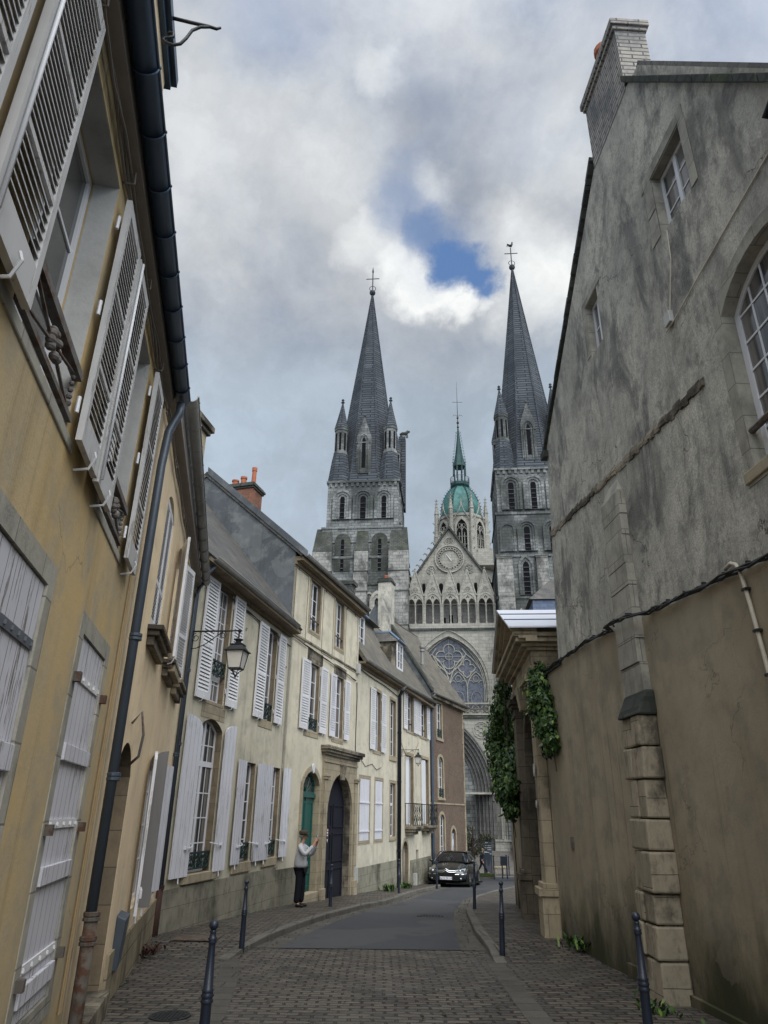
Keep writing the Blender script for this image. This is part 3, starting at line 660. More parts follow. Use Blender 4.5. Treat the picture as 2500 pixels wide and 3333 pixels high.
m = MB(); m.hexa([FL(4.46, .02, .0), FL(5.06, .02-.25, .0), FL(5.06, -.23, .05), FL(4.46, .02, .05), FL(4.5, .52, .0), FL(5.0, .42, .0), FL(5.0, .42, .05), FL(4.5, .52, .05)]) if 0 else m.hexa([FL(4.55, .05, .0), FL(4.85, .0, .0), FL(4.85, .0, .07), FL(4.55, .05, .07), FL(4.55, .52, .0), FL(4.85, .50, .0), FL(4.85, .46, .10), FL(4.55, .48, .10)])
m.build('meter_cover', 'pipe', H, bevel=.01)
m = MB(); m.tube([FL(5.95, 2.30, .01), FL(5.93, 2.42, .09), FL(5.9, 2.2, .13), FL(5.8, 2.0, .10), FL(5.78, 1.92, .02)], .014, 6); m.build('iron_hook', 'ironold', H, smooth=True)
m = MB()
for k in range(3): m.tube([FL(.1+q*.3, 5.32+.03*sin(q*1.3+k*2), .03+.012*k) for q in range(24)], .009, 5)
for q in (1.0, 2.6, 4.2, 5.8): m.tube([FL(q+.04*cos(a), 5.28+.04*sin(a), .05) for a in (0, 1, 2, 3, 4, 5, 6)], .006, 4)
m.build('cable_bundle', 'cablep', H)

# ================================================================ cream house (long facade)
H = thing('cream_house', 'low cream house with slate roof behind the big lantern, its white plank shutters open', 'house', FA(2.8, -.5))
W0 = arch(.62, 1.74, .46, 3.2, .2); W1 = arch(.74, 1.58, 3.53, 5.92); W2 = arch(3.93, 4.70, 3.55, 5.80)
G1 = arch(3.10, 3.84, .52, 2.53); G2 = arch(4.90, 5.64, .52, 2.53)
MB().plate(FA, [(-.6, -2), (5.70, -2), (5.70, 6.15), (-.6, 6.15)], [W0, W1, W2, G1, G2], 0, -.3).build('wall', 'cream', H)
depthbox(H, FA, -.59, 5.69, -2, 6.1, 6, 'cream')
MB().box(FA, -.55, 5.70, -2, .28, .001, .035).build('plinth', 'plinthA', H)
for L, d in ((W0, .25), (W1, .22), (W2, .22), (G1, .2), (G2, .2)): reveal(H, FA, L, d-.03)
MB().box(FA, .6, 1.75, 3.20, 3.45, .001, .008).build('lintel', 'stone', H)
window(H, FA, .62, 1.74, .46, 3.2, .2, .25, 4, 6, trans=(2.36,), glass='glassc', sill=(.52, 1.98, .31), guard_=(.50, .80))
window(H, FA, .74, 1.58, 3.53, 5.92, 0, .22, 4, 7, glass='glassc', sill=(.70, 1.62, 3.46, .01), trans=(4.02,), guard_=(4.05, 4.36))
window(H, FA, 3.93, 4.70, 3.55, 5.80, 0, .22, 2, 4, glass='glassc', sill=(3.75, 4.75, 3.36, .012), guard_=(3.58, 3.95))
window(H, FA, 3.10, 3.84, .52, 2.53, 0, .2, 2, 5, glass='glassc', sill=(2.82, 3.92, .32, .05), guard_=(.56, .88))
window(H, FA, 4.90, 5.64, .52, 2.53, 0, .2, 2, 5, glass='glassc', sill=(4.68, 5.68, .34, .05), guard_=(.56, .88))
board(H, FA, -.06, .60, .44, 3.16, .05, .035, 'boardw', rise=.20, half=-1, bar=1, label='tallest plank shutter, on the left of the big window')
board(H, FA, 1.76, 2.30, .44, 3.18, .05, .035, 'boardw', rise=.18, half=1, bar=-1)
louvre(H, FA, .13, .71, 3.50, 5.92, .04, .066, rails=(.42,)); louvre(H, FA, 1.62, 2.20, 3.53, 5.92, .04, .066, rails=(.42,), hinge=1.61)
louvre(H, FA, 3.25, 3.88, 3.53, 5.75, .04, .066, rails=(.45,)); louvre(H, FA, 4.73, 5.28, 3.55, 5.79, .04, .066, rails=(.45,), hinge=4.72)
board(H, FA, 2.66, 3.08, .50, 2.54, .05, .035, 'board', bar=1); board(H, FA, 3.87, 4.36, .50, 2.54, .05, .035, 'board', bar=-1)
board(H, FA, 4.38, 4.87, .50, 2.54, .05, .035, 'board', bar=1)
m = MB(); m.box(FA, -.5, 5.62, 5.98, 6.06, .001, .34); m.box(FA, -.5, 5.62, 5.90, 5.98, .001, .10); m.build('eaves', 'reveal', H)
halfgutter(H, [FA(-.35, 6.10, .36), FA(5.25, 6.12, .36)], .075, 'zinc', .45, wallv=FA.n)
roofslab(H, [FA(-.6, 6.10, .36), FA(5.68, 6.12, .36), FA(5.68, 11.4, -3.95), FA(-.6, 11.4, -3.95)], .12, 'slate')
m = MB()
for k in range(2): m.tube([FA(-.3+q*.4, 5.84-.012*q+.012*sin(q*1.7+k*2), .03+.012*k) for q in range(16)], .011, 5)
m.build('wall_cable', 'cable', H)
m = MB()
for u, z in ((2.45, 5.35), (5.45, 5.05)): m.tube([FA(u+.035*cos(a), z+.035*sin(a), .03) for a in (0, 1, 2, 3, 4, 5)], .007, 4); m.cut()
m.build('cable_ring', 'iron', H)
m = MB(); q = FA.sub(0, 0, 0)
m.plate(FR(FA(1.3, 0, -1.35), FA(1.9, 0, -1.35)), [(0, 8.05), (.5, 8.05), (.5, 8.75), (0, 8.75)], [], .12, .0)
pipe(H, [FA(-.12, 6.02, .30), FA(-.2, 5.85, .22), FA(-.26, 5.65, .10), FA(-.28, 5.4, .05), FA(-.28, .35, .05)], .040, 'pipe', rings=[FA(-.28, 3.9, .05), FA(-.28, 2.6, .05)])
pipe(H, [FA(-.28, .33, .05), FA(-.28, -.6, .05)], .045, 'rustd', 'cast_iron_pipe', rings=[FA(-.28, .34, .05)])
pipe(H, [FL(.16, 5.62, .19), FL(.22, 5.45, .10), FL(.25, 5.2, .045), FL(.25, .35, .045)], .032, 'pipe', rings=[FL(.25, 2.4, .045)])
pipe(H, [FL(.25, .33, .045), FL(.25, -.6, .045)], .036, 'rustd', 'cast_iron_pipe')

# stone chimney on its ridge end
C_ = thing('stone_chimney', 'small weathered stone chimney showing above the apricot house gutter', 'chimney', FA(.3, 8.6, -.8))
f = FR(FA(-.5, 0, -1.2), FA(.5, 0, -1.2)); m = MB(); m.box(FA, -.35, .42, 7.6, 9.35, -1.1, -.55); m.build('stack', 'stone', C_)
m = MB(); m.box(FA, -.40, .50, 9.35, 9.45, -1.16, -.48); m.box(FA, -.46, .56, 9.45, 9.60, -1.22, -.42); m.build('cap', 'stonedk', C_, bevel=.02)

# ================================================================ tall cream house with the carriage gateway
H = thing('tall_cream_house', 'tall cream house with a dark stone carriage arch and a green front door', 'house', FB(3, -.8))
W5 = arch(1.36, 2.16, 6.50, 8.03); W6 = arch(3.64, 4.42, 6.50, 8.05); W3 = arch(1.53, 2.40, 3.66, 5.56); W4 = arch(3.82, 4.66, 3.68, 5.58)
DR = arch(1.50, 2.76, -.46, 2.58, .36); PG = arch(3.38, 5.72, -2, 2.62, 1.10, 16); CV = arch(.86, 1.26, -.32, .12)
MB().plate(FB, [(0, -3), (6.13, -3), (6.13, 8.40), (0, 8.40)], [W5, W6, W3, W4, DR, PG, CV], 0, -.3).build('wall', 'tan', H)
m = MB(); m.plate(FB, [(.0, -3), (6.13, -3), (6.13, 8.4), (0, 8.4)], [], -5.6, -5.8); m.build('rear_wall', 'cream', H)
# side wall rising above the low roof: a slate-dark gable
side = FR(FB(0, 0, 0), FB(0, 0, -6.4), 1)
if side.n.dot(FB.t) > 0: side.n = -side.n
MB().plate(side, [(0.0, -3), (6.4, -3), (6.4, 8.40), (3.2, 11.25), (0, 8.45)], [], .012, -.2).build('gable_wall', 'slatehung', H)
far = FR(FB(6.1, 0, 0), FB(6.1, 0, -6.4), 1)
MB().plate(far, [(0.31, -3), (6.4, -3), (6.4, 8.40), (3.2, 11.2), (0.31, 8.40)], [], .01, -.01).build('gable_wall', 'slatehung', H)
roofslab(H, [FB(-.06, 8.36, .30), FB(6.2, 8.36, .30), FB(6.2, 11.40, -3.2), FB(-.06, 11.40, -3.2)], .13, 'slate')
roofslab(H, [FB(6.2, 8.36, -6.7), FB(-.06, 8.36, -6.7), FB(-.06, 11.40, -3.2), FB(6.2, 11.40, -3.2)], .13, 'slate')
m = MB(); m.hexa([FB(-.10, 8.25, .34), FB(.10, 8.25, .34), FB(.10, 11.30, -3.15), FB(-.10, 11.30, -3.15), FB(-.10, 8.47, .34), FB(.10, 8.47, .34), FB(.10, 11.54, -3.15), FB(-.10, 11.54, -3.15)]); m.build('roof_verge', 'slatehung', H)
m = MB(); m.box(FB, 0, 6.2, 8.16, 8.28, .001, .26); m.box(FB, 0, 6.2, 8.06, 8.16, .001, .06); m.build('eaves', 'reveal', H)
halfgutter(H, [FB(.0, 8.33, .34), FB(6.25, 8.36, .34)], .07, 'zinc', .5, wallv=FB.n)
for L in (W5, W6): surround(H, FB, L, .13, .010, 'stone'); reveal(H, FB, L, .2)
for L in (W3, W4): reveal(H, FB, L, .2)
MB().box(FB, 1.35, 2.6, 5.58, 5.95, .001, .012).build('lintel', 'stonedk', H); MB().box(FB, 3.65, 4.85, 5.60, 5.92, .001, .012).build('lintel', 'stonedk', H)
m = MB()
for a, b in ((.12, 1.1), (2.42, 3.4), (4.65, 5.95)): m.ring(FB, arch(a, b, 6.0, 8.02), arch(a+.018, b-.018, 6.018, 8.002), .010, -.02); m.cut()
m.build('panel_moulding', 'reveal', H)
MB().box(FB, 0.02, 6.12, 6.06, 6.12, .001, .03).build('string_course', 'stonedk', H)
window(H, FB, 1.36, 2.16, 6.50, 8.03, 0, .2, 2, 3, sill=(1.30, 2.22, 6.42, .02)); window(H, FB, 3.64, 4.42, 6.50, 8.05, 0, .2, 2, 3, sill=(3.58, 4.48, 6.42, .02))
for a, b in ((1.37, 2.15), (3.65, 4.41)): MB().box(FB, a, b, 6.82, 6.86, -.04, .0).build('guard_bar', 'ironold', H)
window(H, FB, 1.53, 2.40, 3.66, 5.56, 0, .2, 2, 4, glass='glassc', sill=(1.35, 2.5, 3.48, .014), guard_=(3.68, 4.0)); window(H, FB, 3.82, 4.66, 3.68, 5.58, 0, .2, 2, 4, glass='glassc', sill=(3.65, 4.75, 3.52, .014))
louvre(H, FB, .90, 1.50, 3.64, 5.56, .04, .066, rails=(.45,)); louvre(H, FB, 2.43, 2.98, 3.66, 5.58, .04, .066, rails=(.45,), hinge=2.42)
louvre(H, FB, 3.32, 3.79, 3.66, 5.56, .04, .066, rails=(.45,), mats='boardw', label='dull grey louvred shutter'); louvre(H, FB, 4.69, 5.17, 3.68, 5.58, .04, .066, rails=(.45,), hinge=4.68)
board(H, FB, .06, .49, .50, 2.55, .05, .035, 'boardw', bar=-1)
MB().box(FB, 0.03, 1.38, -3, .22, .001, .03).build('plinth', 'plinthA', H)
m = MB(); m.plate(FB, inset(CV, .002), [], -.22, -.25); m.build('cellar_vent', 'void', H)
MB().tube([FB(.98, .12, -.06), FB(1.1, -.1, .0), FB(.98, -.32, -.06)], .02, 5).build('vent_bar', 'ironold', H)
# green front door
surround(H, FB, DR, .14, .035, 'stone'); reveal(H, FB, DR, .26, 'stone')
dz = 1.90
m = MB(); m.plate(FB, [(1.52, -.44), (2.74, -.44), (2.74, dz), (1.52, dz)], [], -.14, -.19); dr = m.build('front_door', 'green', H)
m = MB()
for a, b in ((1.58, 2.10), (2.16, 2.68)):
    for c, d in ((-.36, .02), (.14, .42), (.52, 1.80)): m.ring(FB, arch(a, b, c, d), arch(a+.05, b-.05, c+.05, d-.05), -.1222, -.14)
m.box(FB, 2.10, 2.16, -.42, dz, -.115, -.14); m.build('door_panel', 'green', dr)
MB().box(FB, 1.52, 2.74, dz, dz+.10, -.08, -.19).build('transom', 'green', dr)
fl = [(u, z) for u, z in arch(1.52, 2.74, dz+.10, 2.56, .34)]
MB().ring(FB, fl, inset(fl, .05), -.12, -.18).build('fanlight', 'green', dr); MB().plate(FB, inset(fl, .02), [], -.155, -.165).build('pane', 'glass', dr)
m = MB()
for a in (35, 63, 90, 117, 145): m.tube([FB(2.13, dz+.12, -.135), FB(2.13+.58*cos(radians(a)), dz+.12+.5*sin(radians(a)), -.135)], .011, 4)
m.build('glazing_bar', 'green', dr)
MB().sphere(FB(2.22, .62, -.19), .028, 6).build('door_knob', 'zincl', dr, smooth=True)
MB().box(FB, 1.44, 2.86, -1.6, -.46, -.3, .10).build('doorstep', 'stone', H, bevel=.015)
pl_ = MB(); pl_.plate(FB, [(2.12+.085*cos(a), 2.66+.13*sin(a)) for a in [2*pi*i/16 for i in range(16)]], [], .075, .04)
pl_.build('number_plate', 'white', H)
# carriage gateway
m = MB(); body = [(2.98, -3), (6.10, -3), (6.10, 3.12), (2.98, 3.12)]
m.plate(FB, body, [PG], .07, -.012); m.build('gateway_surround', 'stone', H)
for a, b in ((2.98, 3.22), (5.86, 6.12)):
    m = MB(); m.box(FB, a, b, -3, 2.42, .069, .12); m.box(FB, a-.03, b+.03, 2.42, 2.49, .069, .16); m.box(FB, a-.05, b+.05, 2.49, 2.56, .069, .19); m.box(FB, a-.03, b+.03, -3, -.42, .069, .16); m.build('pilaster', 'stone', H, bevel=.01)
m = MB(); m.box(FB, 2.94, 6.16, 3.10, 3.17, .0, .15); m.box(FB, 2.84, 6.26, 3.17, 3.25, 0, .22); m.box(FB, 2.78, 6.32, 3.25, 3.36, 0, .28); m.build('gateway_cornice', 'stonedk', H, bevel=.012)
MB().box(FB, 2.96, 6.14, 2.90, 2.95, .069, .10).build('architrave', 'stone', H)
m = MB(); m.hexa([FB(4.42, 2.45, .06), FB(4.68, 2.45, .06), FB(4.68, 2.45, .14), FB(4.42, 2.45, .14), FB(4.38, 2.90, .06), FB(4.72, 2.90, .06), FB(4.72, 2.90, .19), FB(4.38, 2.90, .19)]); m.build('keystone', 'stonedk', H, bevel=.01)
reveal(H, FB, PG, .33, 'stonedk')
gz = MB().plate(FB, inset(PG, .004), [], -.21, -.27).build('carriage_door', 'navy', H)
m = MB()
for a, b in ((3.5, 4.48), (4.62, 5.60)):
    for c, d in ((-1.0, .0), (.15, .95), (1.1, 1.75)): m.ring(FB, arch(a, b, c, d), arch(a+.05, b-.05, c+.05, d-.05), -.18, -.21); m.cut()
m.build('door_panel', 'navy', gz)
# small red and white notices on the gateway pier
m = MB(); m.box(FB, 3.24, 3.36, .86, 1.10, .1205, .128); m.build('notice', 'brickred', H); 
m = MB(); m.box(FB, 3.25, 3.35, .90, .93, .1282, .131); m.box(FB, 3.25, 3.35, .96, 1.01, .1282, .131); m.box(FB, 3.25, 3.35, 1.04, 1.07, .1282, .131); m.ring(FB, [(3.25, .82), (3.30, .72), (3.35, .82)], [(3.275, .805), (3.30, .755), (3.325, .805)], .131, .121)
m.build('notice_lettering', 'white', H)
m = MB()
for k in range(2): m.tube([FB(.1+q*.3, 5.98-.012*q+.01*sin(q*1.3+k*2)-.02*(q > 17), .035+.014*k) for q in range(20)], .012, 5)
m.tube([FB(5.95, 5.7, .03), FB(6.02, 5.2, .03), FB(5.98, 4, .03), FB(6.0, 3.4, .03)], .014, 5)
m.build('wall_cable', 'cable', H)
m = MB(); m.box(FB, 5.86, 6.1, 6.0, 6.35, .001, .12); m.build('junction_box', 'box', H, bevel=.008)
m = MB()
for u in (.25, 1.25, 2.5, 3.5, 4.6, 5.5): m.tube([FB(u+.035*cos(a), 8.0+.04*sin(a)-.02, .05) for a in (0, 1, 2, 3, 4, 5)], .008, 4); m.cut()
m.build('cable_ring', 'iron', H)
# its brick chimney
C_ = thing('brick_chimney', 'red brick chimney with three terracotta pots on the tall cream house', 'chimney', FB(3, 11.2, -4))
MB().box(FB, 2.62, 3.38, 10.6, 12.05, -4.05, -2.95).build('stack', 'brickred', C_)
m = MB(); m.box(FB, 2.57, 3.43, 12.05, 12.12, -4.10, -2.90); m.box(FB, 2.53, 3.47, 12.12, 12.20, -4.14, -2.86); m.box(FB, 2.60, 3.40, 12.20, 12.28, -4.08, -2.92); m.build('cap', 'rubble', C_)
for u, o, h, r in ((3.0, -3.15, .75, .085), (2.95, -3.85, .30, .12), (3.0, -3.55, .42, .11)):
    MB().lathe(FB(u, 12.28, o), [(r*1.15, 0), (r, .05), (r*.92, h*.8), (r*1.12, h*.82), (r*1.12, h), (r*.8, h)], 12).build('chimney_pot', 'terra', C_, smooth=False)
# ================================================================ two joined cream houses further down
H = thing('shuttered_house', 'narrow cream house with two closed white shutters between the carriage arch and the black downpipe', 'house', FB(8.8, -1))
c1 = arch(6.68, 7.82, .66, 2.62); c2 = arch(8.52, 9.48, .66, 2.63); c3 = arch(10.56, 11.36, .70, 2.62); c4 = arch(8.27, 9.07, 3.65, 5.80); c5 = arch(10.48, 11.34, 3.62, 5.80); cv = arch(8.9, 9.5, -1.0, -.25)
MB().plate(FB, [(6.135, -3), (11.60, -3), (11.60, 6.50), (6.135, 6.50)], [c1, c2, c3, c4, c5, cv], 0, -.3).build('wall', 'cream2', H)
depthbox(H, FB, 6.14, 11.59, -3, 6.4, 5.5, 'cream')
MB().box(FB, 6.4, 11.60, -3, -.12, .001, .03).build('plinth', 'plinthA', H)
for L in (c1, c2, c3, c4, c5): surround(H, FB, L, .11, .008, 'stone'); reveal(H, FB, L, .2)
window(H, FB, 10.56, 11.36, .70, 2.62, 0, .2, 2, 5, trans=(1.85,), sill=(10.45, 11.45, .56, .04)); window(H, FB, 8.27, 9.07, 3.65, 5.80, 0, .2, 2, 4, sill=(8.1, 9.2, 3.52, .02)); window(H, FB, 10.48, 11.34, 3.62, 5.80, 0, .2, 2, 4, sill=(10.36, 11.46, 3.44, .05))
for a, b, lab in ((6.69, 7.81, 'wider closed white shutter nearer the carriage arch'), (8.53, 9.47, 'narrower closed white shutter')):
    board(H, FB, a, (a+b)/2-.004, .67, 2.61, -.03, .03, 'boardw', bars=(1.85, .95), barz=.05, hook=False); board(H, FB, (a+b)/2+.004, b, .67, 2.61, -.03, .03, 'boardw', bars=(1.85, .95), barz=.05, hook=False)
louvre(H, FB, 7.62, 8.24, 3.64, 5.83, .04, .075, rails=(.45,)); louvre(H, FB, 9.10, 9.72, 3.64, 5.83, .04, .075, rails=(.45,), hinge=9.09)
MB().plate(FB, inset(cv, .002), [], -.2, -.23).build('cellar_vent', 'void', H)
m = MB(); m.box(FB, 6.14, 11.6, 6.40, 6.48, .001, .28); m.box(FB, 6.14, 11.6, 6.30, 6.40, .001, .07); m.build('eaves', 'reveal', H)
halfgutter(H, [FB(6.14, 6.52, .34), FB(11.62, 6.54, .34)], .07, 'zinc', .6, wallv=FB.n)
roofslab(H, [FB(6.14, 6.52, .32), FB(11.6, 6.54, .32), FB(11.6, 10.0, -2.1), FB(6.14, 10.0, -2.1)], .12, 'slate2')
roofslab(H, [FB(6.14, 10.0, -2.1), FB(11.6, 10.0, -2.1), FB(11.6, 6.6, -5.2), FB(6.14, 6.6, -5.2)], .12, 'slate2')
m = MB()
for k in range(2): m.tube([FB(6.3+q*.35, 6.22-.02*sin(q*.5)-.01*q+.01*k, .035+.014*k) for q in range(16)], .012, 5)
m.tube([FB(6.3, 3.35, .02), FB(7.2, 3.02, .02), FB(8.0, 3.15, .02), FB(8.6, 2.98, .02), FB(9.2, 3.1, .02)], .010, 5)
m.build('wall_cable', 'cable', H)
pipe(H, [FB(11.66, 6.44, .33), FB(11.66, 6.3, .2), FB(11.65, 6.1, .10), FB(11.60, -1.9, .10)], .075, 'navy', rings=[FB(11.62, 4.6, .10), FB(11.61, 2.7, .10), FB(11.6, .2, .10)])
MB().lathe(FB(11.66, 6.28, .22), [(.05, 0), (.13, .08), (.16, .2), (.16, .26)], 10).build('hopper', 'zinc', H)
def dormer(P, f, u0, u1, z0, z1, front, back, roofmat='slate', cheek='stonedk'):
    d = MB(); zb = z0+.1
    d.box(f, u0, u1, z0, z1, back, front).build if 0 else None
    b = MB().box(f, u0+.02, u1-.02, z0-.5, z1, back, front-.06).build('dormer', cheek, P)
    MB().ring(f, arch(u0, u1, z0, z1+.04), arch(u0+.09, u1-.09, z0+.12, z1-.08), front, front-.055).build('dormer_frame', 'white', b)
    m = MB(); m.box(f, u0+.08, u1-.08, z0+.1, z1-.06, front-.058, front-.04); m.build('pane', 'glass', b)
    m = MB(); m.box(f, (u0+u1)/2-.03, (u0+u1)/2+.03, z0+.1, z1-.06, front-.04, front-.01)
    for q in (.33, .66): m.box(f, u0+.08, u1-.08, z0+(z1-z0)*q-.015, z0+(z1-z0)*q+.015, front-.04, front-.015)
    m.build('glazing_bar', 'white', b)
    c = (u0+u1)/2; h = .55
    m = MB(); m.hexa([f(u0-.12, z1+.0, back), f(u1+.12, z1, back), f(u1+.12, z1, front+.12), f(u0-.12, z1, front+.12), f(c-.05, z1+h, back), f(c+.05, z1+h, back), f(c+.05, z1+h, front-.5), f(c-.05, z1+h, front-.5)])
    r = m.build('dormer_roof', roofmat, b)
    m = MB(); m.box(f, c-.09, c+.09, z1+h-.02, z1+h+.05, back, front-.45)
    m.tube([f(u0-.12, z1+.03, front+.12), f(c-.05, z1+h+.03, front-.5)], .05, 4); m.tube([f(u1+.12, z1+.03, front+.12), f(c+.05, z1+h+.03, front-.5)], .05, 4); m.build('flashing', 'zincb', r)
    return b
dormer(H, FB, 6.75, 7.75, 7.20, 8.45, -.30, -1.9)
H2 = thing('balcony_house', 'cream house with two small iron balconies and a low arched door beyond the black downpipe', 'house', FB(14.8, -1.5))
d1 = arch(13.22, 14.36, 4.90, 6.45); d2 = arch(15.86, 17.12, 4.92, 6.50); d3 = arch(13.0, 14.4, 1.10, 3.85); d4 = arch(16.0, 17.55, 1.10, 3.92); d5 = arch(12.5, 13.45, -3, .50, .45); d6 = arch(14.86, 15.36, -.80, .10)
MB().plate(FB, [(11.605, -4), (18.0, -4), (18.0, 6.70), (11.605, 6.55)], [d1, d2, d3, d4, d5, d6], 0, -.3).build('wall', 'cream2', H2)
depthbox(H2, FB, 11.61, 17.95, -4, 6.4, 5.5, 'cream')
MB().box(FB, 13.8, 18.0, -4, -.25, .001, .03).build('plinth', 'plinthA', H2)
for L in (d1, d2, d3, d4, d5): surround(H2, FB, L, .13, .008, 'stone'); reveal(H2, FB, L, .2)
window(H2, FB, 13.22, 14.36, 4.90, 6.45, 0, .2, 2, 3, sill=(13.1, 15.1, 4.78, .02)); window(H2, FB, 15.86, 17.12, 4.92, 6.50, 0, .2, 2, 3, sill=(15.7, 17.3, 4.78, .02))
window(H2, FB, 13.0, 14.4, 1.10, 3.85, 0, .25, 2, 1); window(H2, FB, 16.0, 17.55, 1.10, 3.92, 0, .25, 2, 1)
for a, b in ((12.56, 13.19), (14.39, 15.02), (15.12, 15.83), (17.15, 17.78)): louvre(H2, FB, a, b, 4.88, 6.56, .04, .075, rails=(.45,))
for u in (13.24, 15.88): MB().box(FB, u, u+.9, 5.16, 5.2, -.02, .02).build('guard_bar', 'iron', H2)
s2 = FB.sub(13.02, -.20, radians(12)); board(H2, s2, 0, .72, 1.12, 3.8, .0, .03, 'white', hook=False, label='white folding shutter half open in the left balcony opening')
s2 = FB.sub(16.02, -.10, radians(4)); board(H2, s2, 0, .9, 1.12, 3.86, .0, .03, 'white', hook=False)
for a, b in ((12.85, 14.55), (15.85, 17.7)):
    m = MB(); m.box(FB, a, b, .94, 1.04, .0, .42); m.box(FB, a+.06, b-.06, .84, .94, .0, .34); m.box(FB, a+.15, b-.15, .72, .84, 0, .22); sl_ = m.build('balcony', 'stonedk', H2, bevel=.015)
    guard(sl_, FB, a+.02, b-.02, 1.05, 1.92, .38, 'iron', 'balustrade')
    for u in (a+.02, b-.02):
        m = MB()
        for o in (.05, .15, .25, .35): m.box(FB, u-.008, u+.008, 1.05, 1.92, o-.008, o+.008)
        m.box(FB, u-.012, u+.012, 1.90, 1.93, 0, .40); m.build('balustrade_return', 'iron', sl_)
MB().plate(FB, inset(d5, .01), [], -.2, -.25).build('cellar_door', 'zincd', H2)
MB().plate(FB, inset(d6, .002), [], -.1, -.14).build('cellar_vent', 'ironold', H2)
m = MB(); m.box(FB, 11.62, 18.0, 6.42, 6.52, .001, .26); m.build('eaves', 'reveal', H2)
halfgutter(H2, [FB(11.62, 6.56, .34), FB(17.95, 6.72, .34)], .07, 'zinc', .6, wallv=FB.n)
roofslab(H2, [FB(11.6, 6.54, .32), FB(18.0, 6.68, .32), FB(18.0, 10.2, -2.1), FB(11.6, 10.0, -2.1)], .12, 'slate2')
roofslab(H2, [FB(11.6, 10.0, -2.1), FB(18.0, 10.2, -2.1), FB(18.0, 6.6, -5.2), FB(11.6, 6.6, -5.2)], .12, 'slate2')
dormer(H2, FB, 12.75, 13.75, 7.45, 8.70, -.30, -1.9)
MB().box(FB, 11.9, 12.72, 6.9, 8.3, -1.5, -.35).build('dormer_pier', 'stonedk', H2)
m = MB(); m.box(FB, 9.8, 13.6, 9.2, 9.7, -4.4, -1.7); m.hexa([FB(9.7, 9.6, -4.6), FB(13.7, 9.6, -4.6), FB(13.7, 9.6, -1.4), FB(9.7, 9.6, -1.4), FB(10.6, 10.9, -3.3), FB(12.8, 10.9, -3.3), FB(12.8, 10.9, -2.7), FB(10.6, 10.9, -2.7)]) ; up_ = m.build('raised_roof', 'slate', H2)
MB().box(FB, 10.5, 12.9, 10.88, 10.97, -3.35, -2.65).build('ridge_flashing', 'zincb', up_)
m = MB(); m.tube([FB(18.02, 6.66, .33), FB(18.02, 6.5, .2), FB(18.0, 6.2, .10), FB(17.98, -2.3, .10)], .06, 8); m.build('downpipe', 'zincd', H2)
m = MB(); m.tube([FB(11.8+q*.4, 4.55-.9*sin(pi*q/9)*.9, .02) for q in range(10)], .012, 5); m.build('wall_cable', 'cableo', H2)
C_ = thing('tall_chimney', 'tall pale rendered chimney standing against the cathedral tower', 'chimney', FB(18.1, 11, -2.6))
MB().box(FB, 17.70, 18.46, 7.5, 13.20, -2.72, -2.0).build('stack', 'greyr', C_)
m = MB(); m.box(FB, 17.64, 18.52, 13.20, 13.34, -2.78, -1.94); m.box(FB, 17.68, 18.48, 13.34, 13.44, -2.74, -2.0); m.build('cap', 'rubble', C_)
MB().lathe(FB(18.08, 13.42, -2.4), [(.10, 0), (.09, .2), (.11, .22), (.11, .28), (.08, .28)], 10).build('chimney_pot', 'terra', C_)
C_ = thing('rear_chimney', 'low mossy stone chimney behind the gutter of the tall cream house', 'chimney', FB(14.3, 11, -3.5))
MB().box(FB, 14.0, 14.6, 9, 12.0, -4.1, -3.0).build('stack', 'rubble', C_); MB().box(FB, 13.94, 14.66, 12.0, 12.2, -4.2, -2.9).build('cap', 'rubble', C_)

# ================================================================ brown roughcast house at the end of the row
H = thing('roughcast_house', 'brown roughcast house with pale stone window surrounds at the end of the row', 'house', FE(3, -2))
e1 = arch(1.15, 1.98, 5.12, 6.88); e2 = arch(1.26, 2.08, 2.28, 4.22, .22); e3 = arch(1.35, 2.12, -.9, 1.52, .2); e4 = arch(3.22, 3.98, -.95, .86, .38)
MB().plate(FE, [(0.02, -4), (5.95, -4), (5.95, 7.15), (0.02, 7.15)], [e1, e2, e3, e4], 0, -.3).build('wall', 'roughcast', H)
end = FR(FE(5.95, 0, 0), FE(5.95, 0, -6), 1)
if end.n.dot(FE.t) < 0: end.n = -end.n
MB().plate(end, [(.31, -4), (5.9, -4), (5.9, 7.1), (3.0, 11.6), (.31, 7.4)], [], 0, -.3).build('end_wall', 'cream', H)
st_ = FR(FE(0, 0, 0), FE(0, 0, -6), 1)
if st_.n.dot(FE.t) > 0: st_.n = -st_.n
MB().plate(st_, [(.0, 5.5), (5.9, 5.5), (5.9, 7.3), (2.9, 12.15), (-.15, 7.30)], [], .25, -.05).build('parapet_wall', 'slatehung', H)
MB().box(FE, 0.05, 5.9, -4, 7.1, -6, -5.7).build('rear_wall', 'cream', H)
for L in (e1, e2, e3, e4): surround(H, FE, L, .14, .02, 'stone'); reveal(H, FE, L, .16)
window(H, FE, 1.15, 1.98, 5.12, 6.88, 0, .16, 2, 4, sill=(1.0, 2.12, 4.98, .07), guard_=(5.16, 5.55, .0)); window(H, FE, 1.26, 2.08, 2.28, 4.22, .22, .16, 2, 4, guard_=(2.3, 2.7, .0), sill=(1.12, 2.22, 2.16, .07))
window(H, FE, 1.35, 2.12, -.9, 1.52, .2, .16, 2, 5); dq = MB().plate(FE, inset(e4, .005), [], -.14, -.18).build('side_door', 'zincb', H); guard(dq, FE, 3.3, 3.9, -.9, .6, -.1, 'white', 'door_grille')
MB().box(FE, .03, 5.95, 1.98, 2.05, .001, .03).build('string_course', 'stone', H)
m = MB()
